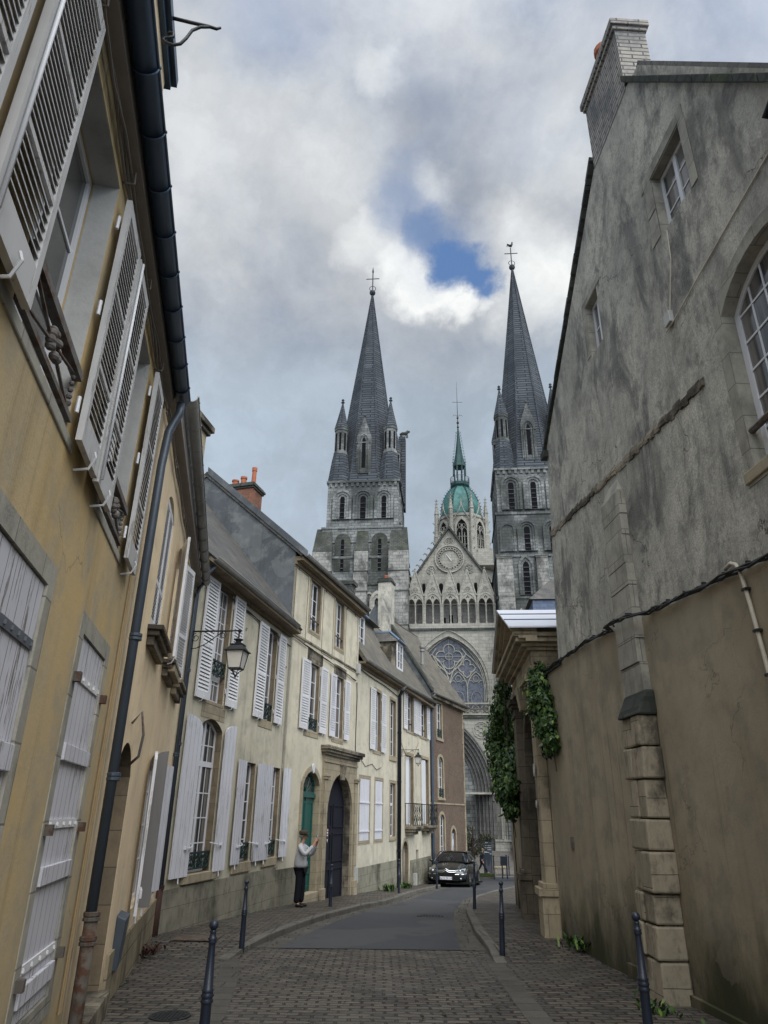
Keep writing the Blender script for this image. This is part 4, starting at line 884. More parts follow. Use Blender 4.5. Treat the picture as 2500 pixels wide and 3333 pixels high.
for k in range(26):
    z = -3.0+k*.39; wq = .22 if k % 2 else .16
    m.box(FE, 5.95-wq, 5.965, z, z+.375, .0, .018)
m.build('quoins', 'stone', H)
m = MB(); m.box(FE, 0.02, 6.1, 6.98, 7.12, .001, .22); m.build('eaves', 'stonedk', H)
halfgutter(H, [FE(.1, 7.20, .30), FE(6.25, 7.24, .30)], .07, 'zinc', .6, wallv=FE.n)
roofslab(H, [FE(.0, 7.20, .28), FE(6.15, 7.22, .28), FE(6.15, 11.75, -2.9), FE(.0, 11.75, -2.9)], .12, 'slate2')
roofslab(H, [FE(.0, 11.75, -2.9), FE(6.15, 11.75, -2.9), FE(6.15, 7.2, -6.1), FE(.0, 7.2, -6.1)], .12, 'slate2')
m = MB(); m.hexa([st_(-.25, 7.25, -.1), st_(-.25, 7.25, .34), st_(2.9, 12.1, .34), st_(2.9, 12.1, -.1), st_(-.25, 7.42, -.1), st_(-.25, 7.42, .34), st_(2.9, 12.28, .34), st_(2.9, 12.28, -.1)]); m.build('parapet_coping', 'rubble', H)
MB().lathe(FE(1.3, 8.9, -.8), [(.09, 0), (.09, .7), (.14, .72), (.14, .78), (.09, .85), (.15, .92), (.15, 1.02), (.05, 1.1)], 10).build('roof_flue', 'zinc', H)
pipe(H, [FE(.12, 7.14, .3), FE(.12, 7.0, .18), FE(.12, 6.8, .09), FE(.14, -2.3, .09)], .05, 'pipe')

# ================================================================ weathered gable house on the right
H = thing('gable_house', 'tall weathered grey gable house filling the right side, beige render below the cable', 'house', FRr(4, -.3))
rb = arch(7.62, 9.1, 4.48, 6.52, .32); rs = arch(4.24, 4.74, 8.14, 9.12); ru = arch(6.83, 7.60, 8.06, 9.04)
up = [(1.10, 3.97), (2.8, 3.95), (16, 3.0), (16, 5.4), (10.7, 5.4), (7.05, 10.95), (6.64, 11.06), (5.28, 11.06), (1.56, 8.03)]
MB().plate(FRr, up, [rb, rs, ru], 0, -.4).build('upper_wall', 'greyr', H)
MB().plate(FRr, [(-.25, -2.5), (16, -2.5), (16, 2.997), (2.8, 3.947), (-.25, 3.967)], [], 0.004, -.4).build('lower_wall', 'beige', H)
MB().box(FRr, -.24, 1.3, 3.90, 3.99, -.42, .05).build('wall_coping', 'rubble', H)
fe = FR(FRr(1.3, 0, 0), FRr(1.3, 0, -8), 1)
if fe.n.y < 0: fe.n = -fe.n
MB().plate(fe, [(.41, -2.5), (8, -2.5), (8, 8), (.41, 8)], [], .0, -.3).build('eaves_wall', 'greyr', H)
MB().box(FRr, 15.8, 16, -2.5, 5.4, -8, -.41).build('rear_wall', 'greyr', H)
for L, d, mt in ((rb, .26, 'greystone'), (rs, .2, 'greystone'), (ru, .22, 'greystone')): reveal(H, FRr, L, d, mt)
MB().ring(FRr, inset(rb, -.15), inset(rb, .001), .008, -.04).build('stone_surround', 'greystone', H)
m = MB(); m.box(FRr, 6.55, 7.75, 9.05, 9.22, .003, .012); m.box(FRr, 6.62, 6.82, 8.55, 9.05, .003, .012); m.box(FRr, 6.58, 6.82, 8.10, 8.53, .003, .011); m.box(FRr, 7.62, 7.76, 8.0, 9.05, .003, .011); m.build('stone_surround', 'greystone', H, bevel=.006)
m = MB(); m.box(FRr, 4.1, 4.9, 9.13, 9.26, .003, .012); m.box(FRr, 4.08, 4.23, 8.2, 9.13, .003, .011); m.build('stone_surround', 'greystone', H, bevel=.006)
window(H, FRr, 7.62, 9.1, 4.48, 6.52, .32, .24, 6, 6, glass='glassc', sill=(7.45, 9.3, 4.36, .03), fr=.07); window(H, FRr, 4.24, 4.74, 8.14, 9.12, 0, .2, 2, 2, glass='glassc'); window(H, FRr, 6.83, 7.60, 8.06, 9.04, 0, .22, 2, 3, glass='glassc')
MB().tube([FRr(7.60, 4.86, -.04), FRr(9.15, 4.86, -.04)], .035, 6).build('guard_bar', 'ironold', H)
# roof planes (ridge runs away from the street)
def gp(u, z, o): return FRr(u, z, o)
roofslab(H, [gp(1.42, 7.90, -.05), gp(1.42, 7.90, -8), gp(5.35, 11.28, -8), gp(5.35, 11.28, -.05)], .16, 'slate')
roofslab(H, [gp(10.85, 5.25, -.1), gp(10.85, 5.25, -8), gp(6.9, 11.28, -8), gp(6.9, 11.28, -.1)], .16, 'slate'); roofslab(H, [gp(6.9, 11.28, -.2), gp(6.9, 11.28, -8), gp(5.35, 11.28, -8), gp(5.35, 11.28, -.2)], .16, 'slate')
m = MB(); m.box(FRr, 1.42, 1.62, 7.78, 7.92, -.3, .10); m.build('kneeler', 'rubble', H)
m = MB()
n = 14
for k in range(n):
    q0, q1 = k/n, (k+1)/n-.002; a = (1.40+3.9*q0, 7.92+3.33*q0); b = (1.40+3.9*q1, 7.92+3.33*q1); j = random.uniform(-.008, .006)
    m.hexa([gp(a[0], a[1]-.02, -.4), gp(b[0], b[1]-.02, -.4), gp(b[0], b[1]-.02, .06+j), gp(a[0], a[1]-.02, .06+j), gp(a[0], a[1]+.07, -.4), gp(b[0], b[1]+.07, -.4), gp(b[0], b[1]+.07, .06+j), gp(a[0], a[1]+.07, .06+j)]); m.cut()
    a = (6.66+4.1*q0, 11.25-5.9*q0); b = (6.66+4.1*q1, 11.25-5.9*q1)
    m.hexa([gp(a[0], a[1]-.10, -.4), gp(b[0], b[1]-.10, -.4), gp(b[0], b[1]-.10, .07+j), gp(a[0], a[1]-.10, .07+j), gp(a[0], a[1]+.04, -.4), gp(b[0], b[1]+.04, -.4), gp(b[0], b[1]+.04, .07+j), gp(a[0], a[1]+.04, .07+j)]); m.cut()
m.build('coping_stone', 'rubble', H, bevel=.008)
# ledge and buttress
m = MB(); n = 64
for k in range(n):
    q0, q1 = k/n, (k+1)/n; za, zb = 6.31-.53*q0, 6.31-.53*q1; ua, ub = 1.30+5.8*q0, 1.30+5.8*q1; j = .02+random.uniform(-.012, .014); w1_, w2_ = random.uniform(-.03, .02), random.uniform(-.02, .025)
    m.hexa([gp(ua, za-.07+w1_, .002), gp(ub, zb-.07+w1_, .002), gp(ub, zb-.065+w1_, j), gp(ua, za-.065+w1_, j), gp(ua, za+.05+w2_, .002), gp(ub, zb+.05+w2_, .002), gp(ub, zb-.01+w2_, j), gp(ua, za-.01+w2_, j)])
m.build('ledge', 'stonedk', H)
def hx(u0, u1, z0, z1, o0, o1, ua=None, ub=None, ob=None):
    "tapering block: bottom u0..u1 out to o1, top ua..ub out to ob"
    ua = u0 if ua is None else ua; ub = u1 if ub is None else ub; ob = o1 if ob is None else ob
    return [gp(u0, z0, o0), gp(u1, z0, o0), gp(u1, z0, o1), gp(u0, z0, o1), gp(ua, z1, o0), gp(ub, z1, o0), gp(ub, z1, ob), gp(ua, z1, ob)]
z = -1.0; m = MB(); k = 0
while z < 2.62:
    h = min(random.choice((.30, .36, .42, .33)), 2.72-z); q = (z+1)/3.7; o = .37-.13*q; n_ = random.choice((2, 2, 3)); u0, u1 = 4.24-.02*q+random.uniform(-.03, .03), 4.76+.06*q+random.uniform(-.03, .02)
    cuts = [u0]+sorted(u0+(u1-u0)*(i+random.uniform(-.15, .15))/n_ for i in range(1, n_))+[u1]
    for a, b in zip(cuts, cuts[1:]):
        j = random.uniform(-.03, .015); m.hexa(hx(a+.006, b-.006, z+.006, z+h-.008, .0, o+j, a+random.uniform(.0, .02), b-random.uniform(.0, .02), o+j-random.uniform(0, .025)))
    z += h; k += 1
b1_ = m.build('buttress', 'buttstone', H, bevel=.022); m = MB(); m.hexa(hx(4.32, 4.70, -1, 2.6, .0, .26, 4.30, 4.72, .12)); m.build('buttress_core', 'stonedk', b1_)
m = MB(); m.hexa(hx(4.18, 4.83, 2.62, 2.92, .0, .27, 4.16, 4.82, .12)); m.build('buttress_weathering', 'rubble', b1_, bevel=.03)
m = MB(); z = 2.9
while z < 5.45:
    h = random.choice((.3, .4, .36)); m.hexa(hx(4.10+random.uniform(-.02, .02), 4.74+random.uniform(-.02, .02), z+.003, min(z+h-.003, 5.6), .0, .11+random.uniform(-.012, .012))); z += h
m.hexa(hx(4.10, 4.74, 5.6, 5.85, .0, .10, 4.2, 4.6, .01)); m.build('buttress_upper', 'greystone', b1_, bevel=.012)
MB().box(FRr, 3.0, 16, -2.5, -.18, .0045, .05).build('plinth', 'beige', H)
# chimney
C_ = thing('gable_chimney', 'tall pale brick chimney with a clay pot on top of the weathered gable', 'chimney', gp(6, 11, -.5))
MB().box(FRr, 5.30, 6.64, 11.03, 12.35, -.46, .004).build('stack', 'brickpale', C_)
m = MB(); m.box(FRr, 5.27, 6.67, 12.35, 12.43, -.49, .045); m.box(FRr, 5.24, 6.70, 12.43, 12.56, -.52, .075); m.box(FRr, 5.30, 6.64, 12.56, 12.66, -.46, .02); m.build('cap', 'brickpale', C_, bevel=.015)
MB().lathe(gp(5.75, 12.62, -.25), [(.15, 0), (.14, .5), (.13, .55), (.16, .57), (.16, .68), (.12, .68)], 14).build('chimney_pot', 'terra', C_, smooth=False)
# cables, boxes and conduit on the wall
T = thing('cable_run', 'thick twisted black cable pinned across the weathered gable wall', 'cable', gp(4, 3.95, .05))
m = MB()
for k in range(3):
    m.tube([gp(-.2+q*.25, 3.96-.0*q+(.0 if q < 12 else -.018*(q-12))+.022*sin(q*1.9+k*2.1), (.035 if abs(-.2+q*.25-4.42) > .5 else .20)+.016*k+.01*sin(q*1.1+k)) for q in range(50)], .014, 5)
m.build('cable', 'cable', T)
m = MB()
for q in range(22): u = .1+q*.42; zz = 3.96-(0 if u < 2.8 else .072*(u-2.8)); m.box(FRr, u-.010, u+.010, zz+.03, zz+.055, .0, .045 if abs(u-4.42) > .4 else .20); m.cut()
m.build('cable_clip', 'cable', T)
T = thing('thin_cable_run', 'thin pale cable with a small grey junction box high on the weathered gable wall', 'cable', gp(6.6, 6.9, .03))
m = MB(); m.tube([gp(6.98, 8.02, .012), gp(6.95, 7.6, .014), gp(6.72, 6.98, .02)], .008, 5); m.tube([gp(6.68, 6.84, .02), gp(6.60, 6.80, .04), gp(6.8, 6.83, .02), gp(7.6, 6.95, .012), gp(9, 7.10, .012)], .009, 5); m.build('thin_cable', 'pvc', T)
MB().box(FRr, 6.62, 6.76, 6.84, 7.0, .002, .06).build('junction_box', 'box', T, bevel=.006)
T = thing('conduit', 'beige plastic conduit bending down the right wall below the cable', 'conduit', gp(7.1, 3.3, .03))
MB().tube([gp(6.86, 3.74, .035), gp(6.98, 3.76, .035), gp(7.06, 3.72, .035), gp(7.11, 3.62, .035), gp(7.16, 3.3, .035), gp(7.26, 2.4, .035), gp(7.3, -.3, .035)], .020, 8).build('conduit_pipe', 'pvc', T, smooth=True)
m = MB()
for u, z in ((7.14, 3.45), (7.19, 3.05), (7.235, 2.65), (7.26, 2.2)): m.box(FRr, u-.035, u+.035, z-.012, z+.012, .0, .062); m.cut()
m.build('conduit_clip', 'iron', T)
T = thing('wall_lamp', 'short dark cylindrical lamp sticking out at the upper right edge', 'lamp', gp(8.9, 7.2, .1))
MB().tube([gp(9.02, 7.26, .10), gp(9.35, 7.46, .08)], .05, 12).build('lamp_head', 'navy', T, smooth=True); MB().tube([gp(9.1, 7.35, .10), gp(9.12, 7.35, .0)], .02, 6).build('lamp_arm', 'navy', T)

# ================================================================ stone gateway with a pediment
H = thing('stone_gateway', 'classical stone gateway with pediment and white zinc roof on the right', 'gateway', (3.2, 15.2, -.4))
FG = FR((2.86, 13.30), (3.16, 17.1), -1); FG.n = Vector((-FG.t.y, FG.t.x, 0))      # u forwards along the street, o towards the street
if FG.n.x > 0: FG.n = -FG.n
go = arch(.85, 3.15, -2.5, 3.72, 1.15, 16)
MB().plate(FG, [(.12, -2.5), (3.80, -2.5), (3.80, 4.10), (.12, 4.10)], [go], -.16, -.95).build('wall', 'gate_shade_grime', H)
m = MB(); m.ring(FG, inset(go, -.16), inset(go, .002), -.12, -.2); m.build('archivolt', 'gate_shade_grime', H)
for a, b in ((0, .66), (3.2, 3.86)):
    m = MB(); m.box(FG, a+.08, b-.08, .35, 3.78, -.16, .02); m.box(FG, a+.05, b-.05, -2.5, .25, -.2, .10); m.box(FG, a+.02, b-.02, .25, .37, -.2, .15); m.box(FG, a+.05, b-.05, .37, .45, -.2, .08)
    m.box(FG, a+.06, b-.06, 3.56, 3.62, -.2, .07); m.box(FG, a+.03, b-.03, 3.78, 3.86, -.2, .10); m.box(FG, a, b, 3.86, 3.98, -.2, .15)
    m.build('pilaster', 'gatestone' if a == 0 else 'gate_shade_grime', H, bevel=.012)
MB().box(FG, .0, .30, -2.5, 4.08, -.95, -.17).build('near_cheek', 'gatestone', H)
m = MB(); m.hexa([FG(1.86, 3.55, -.16), FG(2.14, 3.55, -.16), FG(2.14, 3.55, .05), FG(1.86, 3.55, .05), FG(1.80, 4.02, -.16), FG(2.20, 4.02, -.16), FG(2.20, 4.02, .12), FG(1.80, 4.02, .12)]); m.build('keystone', 'gatestone', H, bevel=.01)
m = MB()
m.box(FG, -.02, 3.88, 4.02, 4.14, -1.1, .05); m.box(FG, .02, 3.84, 4.14, 4.42, -1.05, .0); m.box(FG, -.05, 3.91, 4.42, 4.48, -1.12, .08); m.box(FG, -.12, 3.98, 4.48, 4.55, -1.2, .18); m.box(FG, -.22, 4.08, 4.55, 4.64, -1.3, .30); m.box(FG, -.28, 4.14, 4.64, 4.72, -1.35, .36)
m.build('entablature', 'gatestone', H, bevel=.012)
MB().plate(FG, [(-.05, 4.72), (3.95, 4.72), (1.95, 5.62)], [], .02, -1.2).build('tympanum', 'gatestone', H)
m = MB(); ap = (1.95, 5.66)
for sgn in (-1, 1):
    e = (1.95+sgn*2.25, 4.74)
    for d_, oo in ((.0, .40), (.07, .33), (.14, .25), (.20, .12)):
        a = [(e[0], e[1]-d_+.06), (ap[0], ap[1]-d_+.06), (ap[0], ap[1]-d_+.0), (e[0], e[1]-d_)]
        m.hexa([FG(a[3][0], a[3][1], -.1), FG(a[2][0], a[2][1], -.1), FG(a[2][0], a[2][1], oo), FG(a[3][0], a[3][1], oo), FG(a[0][0], a[0][1], -.1), FG(a[1][0], a[1][1], -.1), FG(a[1][0], a[1][1], oo), FG(a[0][0], a[0][1], oo)])
m.build('raking_cornice', 'gatestone', H)
for sgn in (-1, 1):
    m = MB(); e = (1.95+sgn*2.36, 4.80); b_ = -1.05
    p = [FG(e[0], e[1], b_), FG(ap[0], ap[1]+.10, b_), FG(ap[0], ap[1]+.10, .44), FG(e[0], e[1], .44)]
    m.hexa([q-Vector((0, 0, .03)) for q in p]+p)
    rz = m.build('roof', 'zincl', H); m = MB()
    for q in (.34, .68): m.tube([FG(e[0]+(ap[0]-e[0])*q, e[1]+(ap[1]+.10-e[1])*q+.008, o) for o in (b_, .44)], .014, 4)
    m.build('roof_seam', 'zincd', rz)
MB().plate(FG, inset(go, -.02), [], -.60, -.66).build('gate_leaf', 'gateb', H)
m = MB()
for z in (1.5, 2.35, 2.5): m.box(FG, .85, 3.15, z, z+.06, -.6, -.56)
for u in (1.98,): m.box(FG, u, u+.05, -1, 3.6, -.6, -.56)
m.build('gate_moulding', 'gateb', H)
MB().box(FG, .7, 3.3, -2.5, -.47, -.9, .10).build('threshold', 'gutterband', H)
for z, r, lab in ((2.28, .11, 'round white sign fixed to the near gateway pilaster'), (1.70, .065, 'smaller white disc below the round sign on the near gateway pilaster')):
    T = thing('round_sign', lab, 'sign', FG(.33, z, .1)); m = MB(); m.plate(FG, [(.33+r*cos(2*pi*i/20), z+r*sin(2*pi*i/20)) for i in range(20)], [], .06, .05); m.build('sign_disc', 'box', T)
# boundary wall beyond the gateway
H = thing('boundary_wall', 'low beige rendered wall beyond the stone gateway under the creeper', 'wall', (3.5, 19, -.5))
FW = FR((3.24, 17.05), (3.68, 21.3), -1)
if FW.n.x > 0: FW.n = -FW.n
MB().box(FW, 0, 4.2, -2.5, 2.55, -.35, .0).build('wall', 'beige', H); MB().box(FW, -.02, 4.24, 2.55, 2.66, -.40, .05).build('coping', 'rubble', H)
# slate house in the distance
H = thing('slate_house', 'blue slate mansard roof beyond the stone gateway in front of the right tower', 'house', (10, 42, -1.7))
f = FR((9.0, 40.6), (13.6, 40.2)); 
if f.n.y > 0: f.n = -f.n
MB().box(f, .1, 4.4, -2.5, 9.5, -6, 0).build('wall', 'beige', H)
m = MB(); m.hexa([f(0, 9.5, .1), f(4.5, 9.5, .1), f(4.5, 9.5, -6), f(0, 9.5, -6), f(.12, 13.65, -.5), f(4.4, 13.65, -.5), f(4.4, 13.65, -5.5), f(.12, 13.65, -5.5)]); m.build('mansard', 'slateb', H)
m = MB(); m.hexa([f(-.1, 13.65, -.35), f(4.6, 13.65, -.35), f(4.6, 13.65, -5.6), f(-.1, 13.65, -5.6), f(1.6, 15.6, -2.8), f(3.0, 15.6, -2.8), f(3.0, 15.6, -3.2), f(1.6, 15.6, -3.2)]); m.build('roof', 'slate', H)

# ================================================================ cathedral
KO = (8.28, 82.0)
FK = FR(KO, (KO[0]+cos(radians(6)), KO[1]-sin(radians(6))))
if FK.n.y > 0: FK.n = -FK.n
K = thing('cathedral', 'grey Gothic cathedral with two spired towers and a green copper dome behind', 'cathedral', FK(0, -3.8))
def K8(m, c, prof, n=8): return m.lathe(c, prof, n, rot=pi/n+radians(-6))
def lancet(P, f, u, z0, z1, w_, o, orders=2, step=.32, mat='church', tall=True, void='void', pnt=False, capz=None):
    "recessed opening with stepped round or pointed orders standing a little proud of the wall"
    m = MB()
    for k in range(orders, 0, -1):
        a = w_/2+step*k; b = w_/2+step*(k-1)
        fn = (lambda q, zt: pointed(u-q, u+q, z0, z1-w_*.6, zt+q*.55, 6)) if pnt else (lambda q, zt: arch(u-q, u+q, z0, zt, q, 12))
        A = fn(a, z1+step*k); B = fn(b, z1+step*(k-1)); B = [(x, max(z, z0+.004)) for x, z in B]
        A = [(x, z if z > z0+.001 else z0-.02) for x, z in A]
        m.ring(f, A, B, o+.05+.13*(k-1), o-.02)
    w0 = m.build('window_surround', mat, P)
    m = MB(); L = pointed(u-w_/2, u+w_/2, z0, z1-w_*.6, z1+w_*.3, 6) if pnt else arch(u-w_/2, u+w_/2, z0, z1, w_/2, 10)
    m.plate(f, inset(L, -.01), [], o+.035, o-.01); m.build('louvred_opening', void, w0)
    if void == 'void':
        m = MB(); z = z0+.35
        while z < z1-.6: m.hexa([f(u-w_/2+.02, z, o+.04), f(u+w_/2-.02, z, o+.04), f(u+w_/2-.02, z, o+.12), f(u-w_/2+.02, z, o+.12), f(u-w_/2+.02, z+.10, o+.04), f(u+w_/2-.02, z+.10, o+.04), f(u+w_/2-.02, z+.02, o+.12), f(u-w_/2+.02, z+.02, o+.12)]); z += .62
        if z1-z0 < 4.5: m.build('louvre', 'spire', w0)
    return w0
def ktower(cu, ztop, apex, zs, half, wins, low, left):
    P = None
    m = MB(); dd_ = 9.6
    # stages from the ground: (z0, z1, half width, projection)
    for i, (a, b, hw, o) in enumerate(zs): m.box(FK, cu-hw, cu+hw, a, b, -dd_-o*.6, o)
    P = m.build('tower', 'church', K)
    m = MB()
    for i, (a, b, hw, o) in enumerate(zs[:-1]): m.box(FK, cu-hw-.12, cu+hw+.12, b-.22, b+.06, -dd_-o*.6-.1, o+.14); m.cut()
    m.box(FK, cu-half-.22, cu+half+.22, ztop-.02, ztop+.28, -dd_-.2, .22)
    n = 13
    for k in range(n):
        u = cu-half+.35+(2*half-.7)*k/(n-1); m.box(FK, u-.18, u+.18, ztop-.55, ztop, .0, .16)
    m.build('string_course', 'church', P)
    for u, z0, z1, w_, od in wins: lancet(P, FK, u, z0, z1, w_, 0, od)
    # side openings towards the nave
    sf = FR(FK(cu+half*(1 if left else -1), 0, 0), FK(cu+half*(1 if left else -1), 0, -9)); sf.n = FK.t*(1 if left else -1)
    for q in (2.2, 4.8, 7.4): lancet(P, sf, q, wins[0][1], wins[0][2], wins[0][3], 0, 2)
    m = MB()
    for s_ in (-1, 1):     # corner buttress strips on the belfry
        m.box(FK, cu+s_*half-(.55 if s_ > 0 else 0), cu+s_*half+(.55 if s_ < 0 else 0), zs[-1][0]+.1, ztop-2.3, .0, .16); m.cut()
    m.build('corner_strip', 'church', P)
    # spire
    c = FK(cu, 0, -dd_/2); m = MB(); rb_ = half*1.0
    def rr(z): return max(.12, rb_*1.03*(1-(z-ztop)/(apex-ztop)))
    K8(m, c, [(rb_*1.07, ztop+.2), (rb_*1.02, ztop+1.8)]+[(rr(ztop+1.8+(apex-ztop-1.8)*q/20), ztop+1.8+(apex-ztop-1.8)*q/20) for q in range(0, 21)])
    sp = m.build('spire', 'spire', P)
    m = MB()
    for j in range(8):
        a = pi/8+radians(-6)+j*pi/4
        m.tube([c+Vector(((rr(z)+.02)*cos(a), (rr(z)+.02)*sin(a), z)) for z in (ztop+.3, ztop+12, ztop+24, apex-.4)], [.13, .11, .09, .06], 5)
    m.build('spire_rib', 'spire', sp)
    m = MB(); m.sphere(c+Vector((0, 0, apex+.25)), .48, 8); m.build('finial_ball', 'spire', sp, smooth=True)
    m = MB(); a0 = c+Vector((0, 0, apex+.5)); m.tube([a0, a0+Vector((0, 0, 4.2 if left else 3.8))], .09, 5); ar = Vector((1.05, .0, .08)); q = a0+Vector((0, 0, 2.6)); m.tube([q-ar, q+ar], .07, 5)
    m.tube([c+Vector((.5*cos(t), 0, apex+1.1+.5*sin(t))) for t in [2*pi*i/12 for i in range(13)]], .05, 4)
    cr = m.build('cross', 'iron', sp)
    if not left:
        m = MB(); q = a0+Vector((0, 0, 4.0)); m.tube([q+Vector(p) for p in ((-.55, 0, .0), (-.45, 0, .5), (-.2, 0, .25), (.1, 0, .2), (.28, 0, .55), (.3, 0, .95), (.42, 0, 1.0))], [.06, .14, .2, .24, .16, .10, .04], 6); m.build('weathercock', 'iron', sp)
    else: MB().tube([a0+Vector((0, 0, 3.6)), a0+Vector((0, 0, 4.1)), a0+Vector((0, 0, 5.0))], [.05, .16, .03], 5).build('lance_tip', 'iron', sp)
    # corner pinnacles
    for su in (-1, 1):
        for so in (0, 1):
            pc = FK(cu+su*(half-1.25), 0, -1.35-so*(dd_-2.7)); h0 = ztop+.2; m = MB()
            K8(m, pc, [(1.70, h0), (1.22, h0+3.6), (1.02, h0+4.6)])
            t = m.build('pinnacle', 'spire', P)
            m = MB(); K8(m, pc, [(1.02, h0+4.6), (1.02, h0+4.9), (.92, h0+5.0), (.92, h0+8.3), (1.02, h0+8.4), (1.02, h0+8.7)]); m.build('pinnacle_shaft', 'church', t)
            m = MB()
            for j in range(8):
                a = radians(-6)+j*pi/4; d = Vector((cos(a), sin(a), 0)); e = Vector((-sin(a), cos(a), 0)); b_ = pc+d*.855
                m.hexa([b_-e*.14+Vector((0, 0, h0+5.2)), b_+e*.14+Vector((0, 0, h0+5.2)), b_+e*.14+d*.03+Vector((0, 0, h0+5.2)), b_-e*.14+d*.03+Vector((0, 0, h0+5.2)), b_-e*.14+Vector((0, 0, h0+7.9)), b_+e*.14+Vector((0, 0, h0+7.9)), b_+e*.14+d*.03+Vector((0, 0, h0+7.9)), b_-e*.14+d*.03+Vector((0, 0, h0+7.9))])
            m.build('pinnacle_opening', 'void', t)
            m = MB(); K8(m, pc, [(1.06, h0+8.7), (.56, h0+10.9), (.14, h0+12.9), (.10, h0+13.1), (.28, h0+13.25), (.10, h0+13.45), (.22, h0+13.65), (.03, h0+13.9)]); m.build('pinnacle_cap', 'spire', t)
    # gabled lucarne at the foot of the spire
    m = MB(); lf = FR(FK(cu-.1, 0, -.35), FK(cu+1, 0, -.35)); lf.n = FK.n
    z0 = ztop+1.2; L = [(-.98, z0), (.98, z0), (.98, z0+6.1), (0, z0+9.3), (-.98, z0+6.1)]
    m.plate(lf, L, [], .0, -3.2); lu = m.build('lucarne', 'church', P)
    m = MB(); m.plate(lf, pointed(-.25, .25, z0+1.2, z0+5.2, z0+5.9, 5), [], .03, -.02); m.build('lucarne_opening', 'void', lu)
    m = MB()
    for q in (.36, .62): m.ring(lf, pointed(-q-.10, q+.10, z0+.3, z0+5.2, z0+5.95+q*.8, 6), pointed(-q, q, z0+.31, z0+5.2, z0+5.9+q*.7, 6), .10+.08*(q-.3)*3, -.01)
    m.box(lf, -1.06, 1.06, z0+5.0, z0+5.15, 0, .1); m.sphere(lf(0, z0+9.5, -.2), .22, 5); m.build('lucarne_moulding', 'church', lu)
    return P
LT = ktower(-11.15, 41.9, 77.7, [(-4, 19, 6.3, 1.4), (19, 27.5, 6.1, 1.1), (27.5, 31.2, 5.7, .6), (31.2, 33.4, 5.45, .4), (33.4, 35.4, 5.15, .25), (35.4, 41.9, 4.72, 0)], 4.68, [(-13.85, 36.6, 39.9, .62, 3), (-11.1, 36.6, 39.9, .72, 3), (-8.35, 36.6, 39.9, .62, 3)], [], True)
RT = ktower(11.1, 43.0, 81.2, [(-4, 20, 5.6, .9), (20, 25.6, 5.45, .7), (25.6, 31.0, 5.3, .45), (31.0, 36.8, 5.05, .2), (36.8, 43.0, 4.85, 0)], 4.8, [(8.15, 37.3, 41.2, .72, 3), (11.0, 37.3, 41.2, .72, 3), (13.85, 37.3, 41.2, .72, 3)], [], False)
# lower stages of both towers
m = MB()
for u, hw in ((-16.0, 1.25), (-11.0, .85), (-6.3, 1.25)):
    for a, b, o in ((-4, 22, 2.6), (22, 26.3, 2.2), (26.3, 29.0, 1.8), (29.0, 31.7, 1.3)): m.box(FK, u-hw, u+hw, a, b, 0, o)
    m.cut()
m.build('buttress', 'churchb', LT)
m = MB()
for u, hw in ((-16.0, 1.25), (-11.0, .85), (-6.3, 1.25)): m.hexa([FK(u-hw, 31.7, 0), FK(u+hw, 31.7, 0), FK(u+hw, 31.7, 1.28), FK(u-hw, 31.7, 1.28), FK(u-hw*.8, 35.3, 0), FK(u+hw*.8, 35.3, 0), FK(u+hw*.8, 35.3, .1), FK(u-hw*.8, 35.3, .1)]); m.cut()
m.build('buttress_slope', 'rubble', LT)
m = MB()
for u, hw in ((-16.0, 1.3), (-11.0, .9), (-6.3, 1.3)):
    for z, o in ((22, 2.7), (26.3, 2.3), (29.0, 1.9)): m.hexa([FK(u-hw, z-.12, 0), FK(u+hw, z-.12, 0), FK(u+hw, z-.12, o), FK(u-hw, z-.12, o), FK(u-hw, z+.5, 0), FK(u+hw, z+.5, 0), FK(u+hw, z+.05, o-.2), FK(u-hw, z+.05, o-.2)])
m.box(FK, -15, -7, 27.3, 27.6, 1.1, 1.3); m.build('buttress_weathering', 'rubble', LT)
lancet(LT, FK, -13.5, 29.3, 33.6, .42, .62, 1, .8, 'rubble'); lancet(LT, FK, -8.75, 29.3, 33.6, .42, .62, 1, .8, 'rubble'); lancet(LT, FK, -8.9, 20.2, 25.4, .55, 1.42, 2, .3, 'church2', pnt=True); lancet(LT, FK, -13.4, 19.6, 23.4, 1.2, 1.42, 2, .35, 'church2')
m = MB()
for u in (-9.9, -8.1): m.ring(FK, pointed(u-.8, u+.8, 24.0, 25.3, 26.4, 5), pointed(u-.65, u+.65, 24.01, 25.3, 26.15, 5), 1.3, 1.0)
m.build('blind_arch', 'church2', LT)
lancet(RT, FK, 7.35, 31.6, 34.9, .9, .22, 2, .28, 'church', void='church'); lancet(RT, FK, 9.75, 31.6, 34.9, .72, .22, 3, .28); lancet(RT, FK, 12.9, 31.6, 34.9, .72, .22, 3, .28)
lancet(RT, FK, 9.3, 25.9, 30.0, .75, .47, 2, .28, 'church', pnt=True); lancet(RT, FK, 12.9, 25.9, 30.0, .75, .47, 2, .28, 'church', pnt=True)
m = MB()
for u, hw in ((6.7, .95), (11.2, .7), (15.6, .95)):
    for a, b, o in ((-4, 21.5, 2.0), (21.5, 25.5, 1.7), (25.5, 30.5, 1.25)): m.box(FK, u-hw, u+hw, a, b, 0, o)
m.build('buttress', 'churchb', RT)
m = MB()
for u, hw in ((6.7, 1.0), (11.2, .75), (15.6, 1.0)):
    for z, o in ((21.5, 2.05), (25.5, 1.75), (30.5, 1.3)): m.hexa([FK(u-hw, z-.12, 0), FK(u+hw, z-.12, 0), FK(u+hw, z-.12, o), FK(u-hw, z-.12, o), FK(u-hw, z+.9, 0), FK(u+hw, z+.9, 0), FK(u+hw, z+.05, o-.2), FK(u-hw, z+.05, o-.2)])
m.build('buttress_weathering', 'rubble', RT)
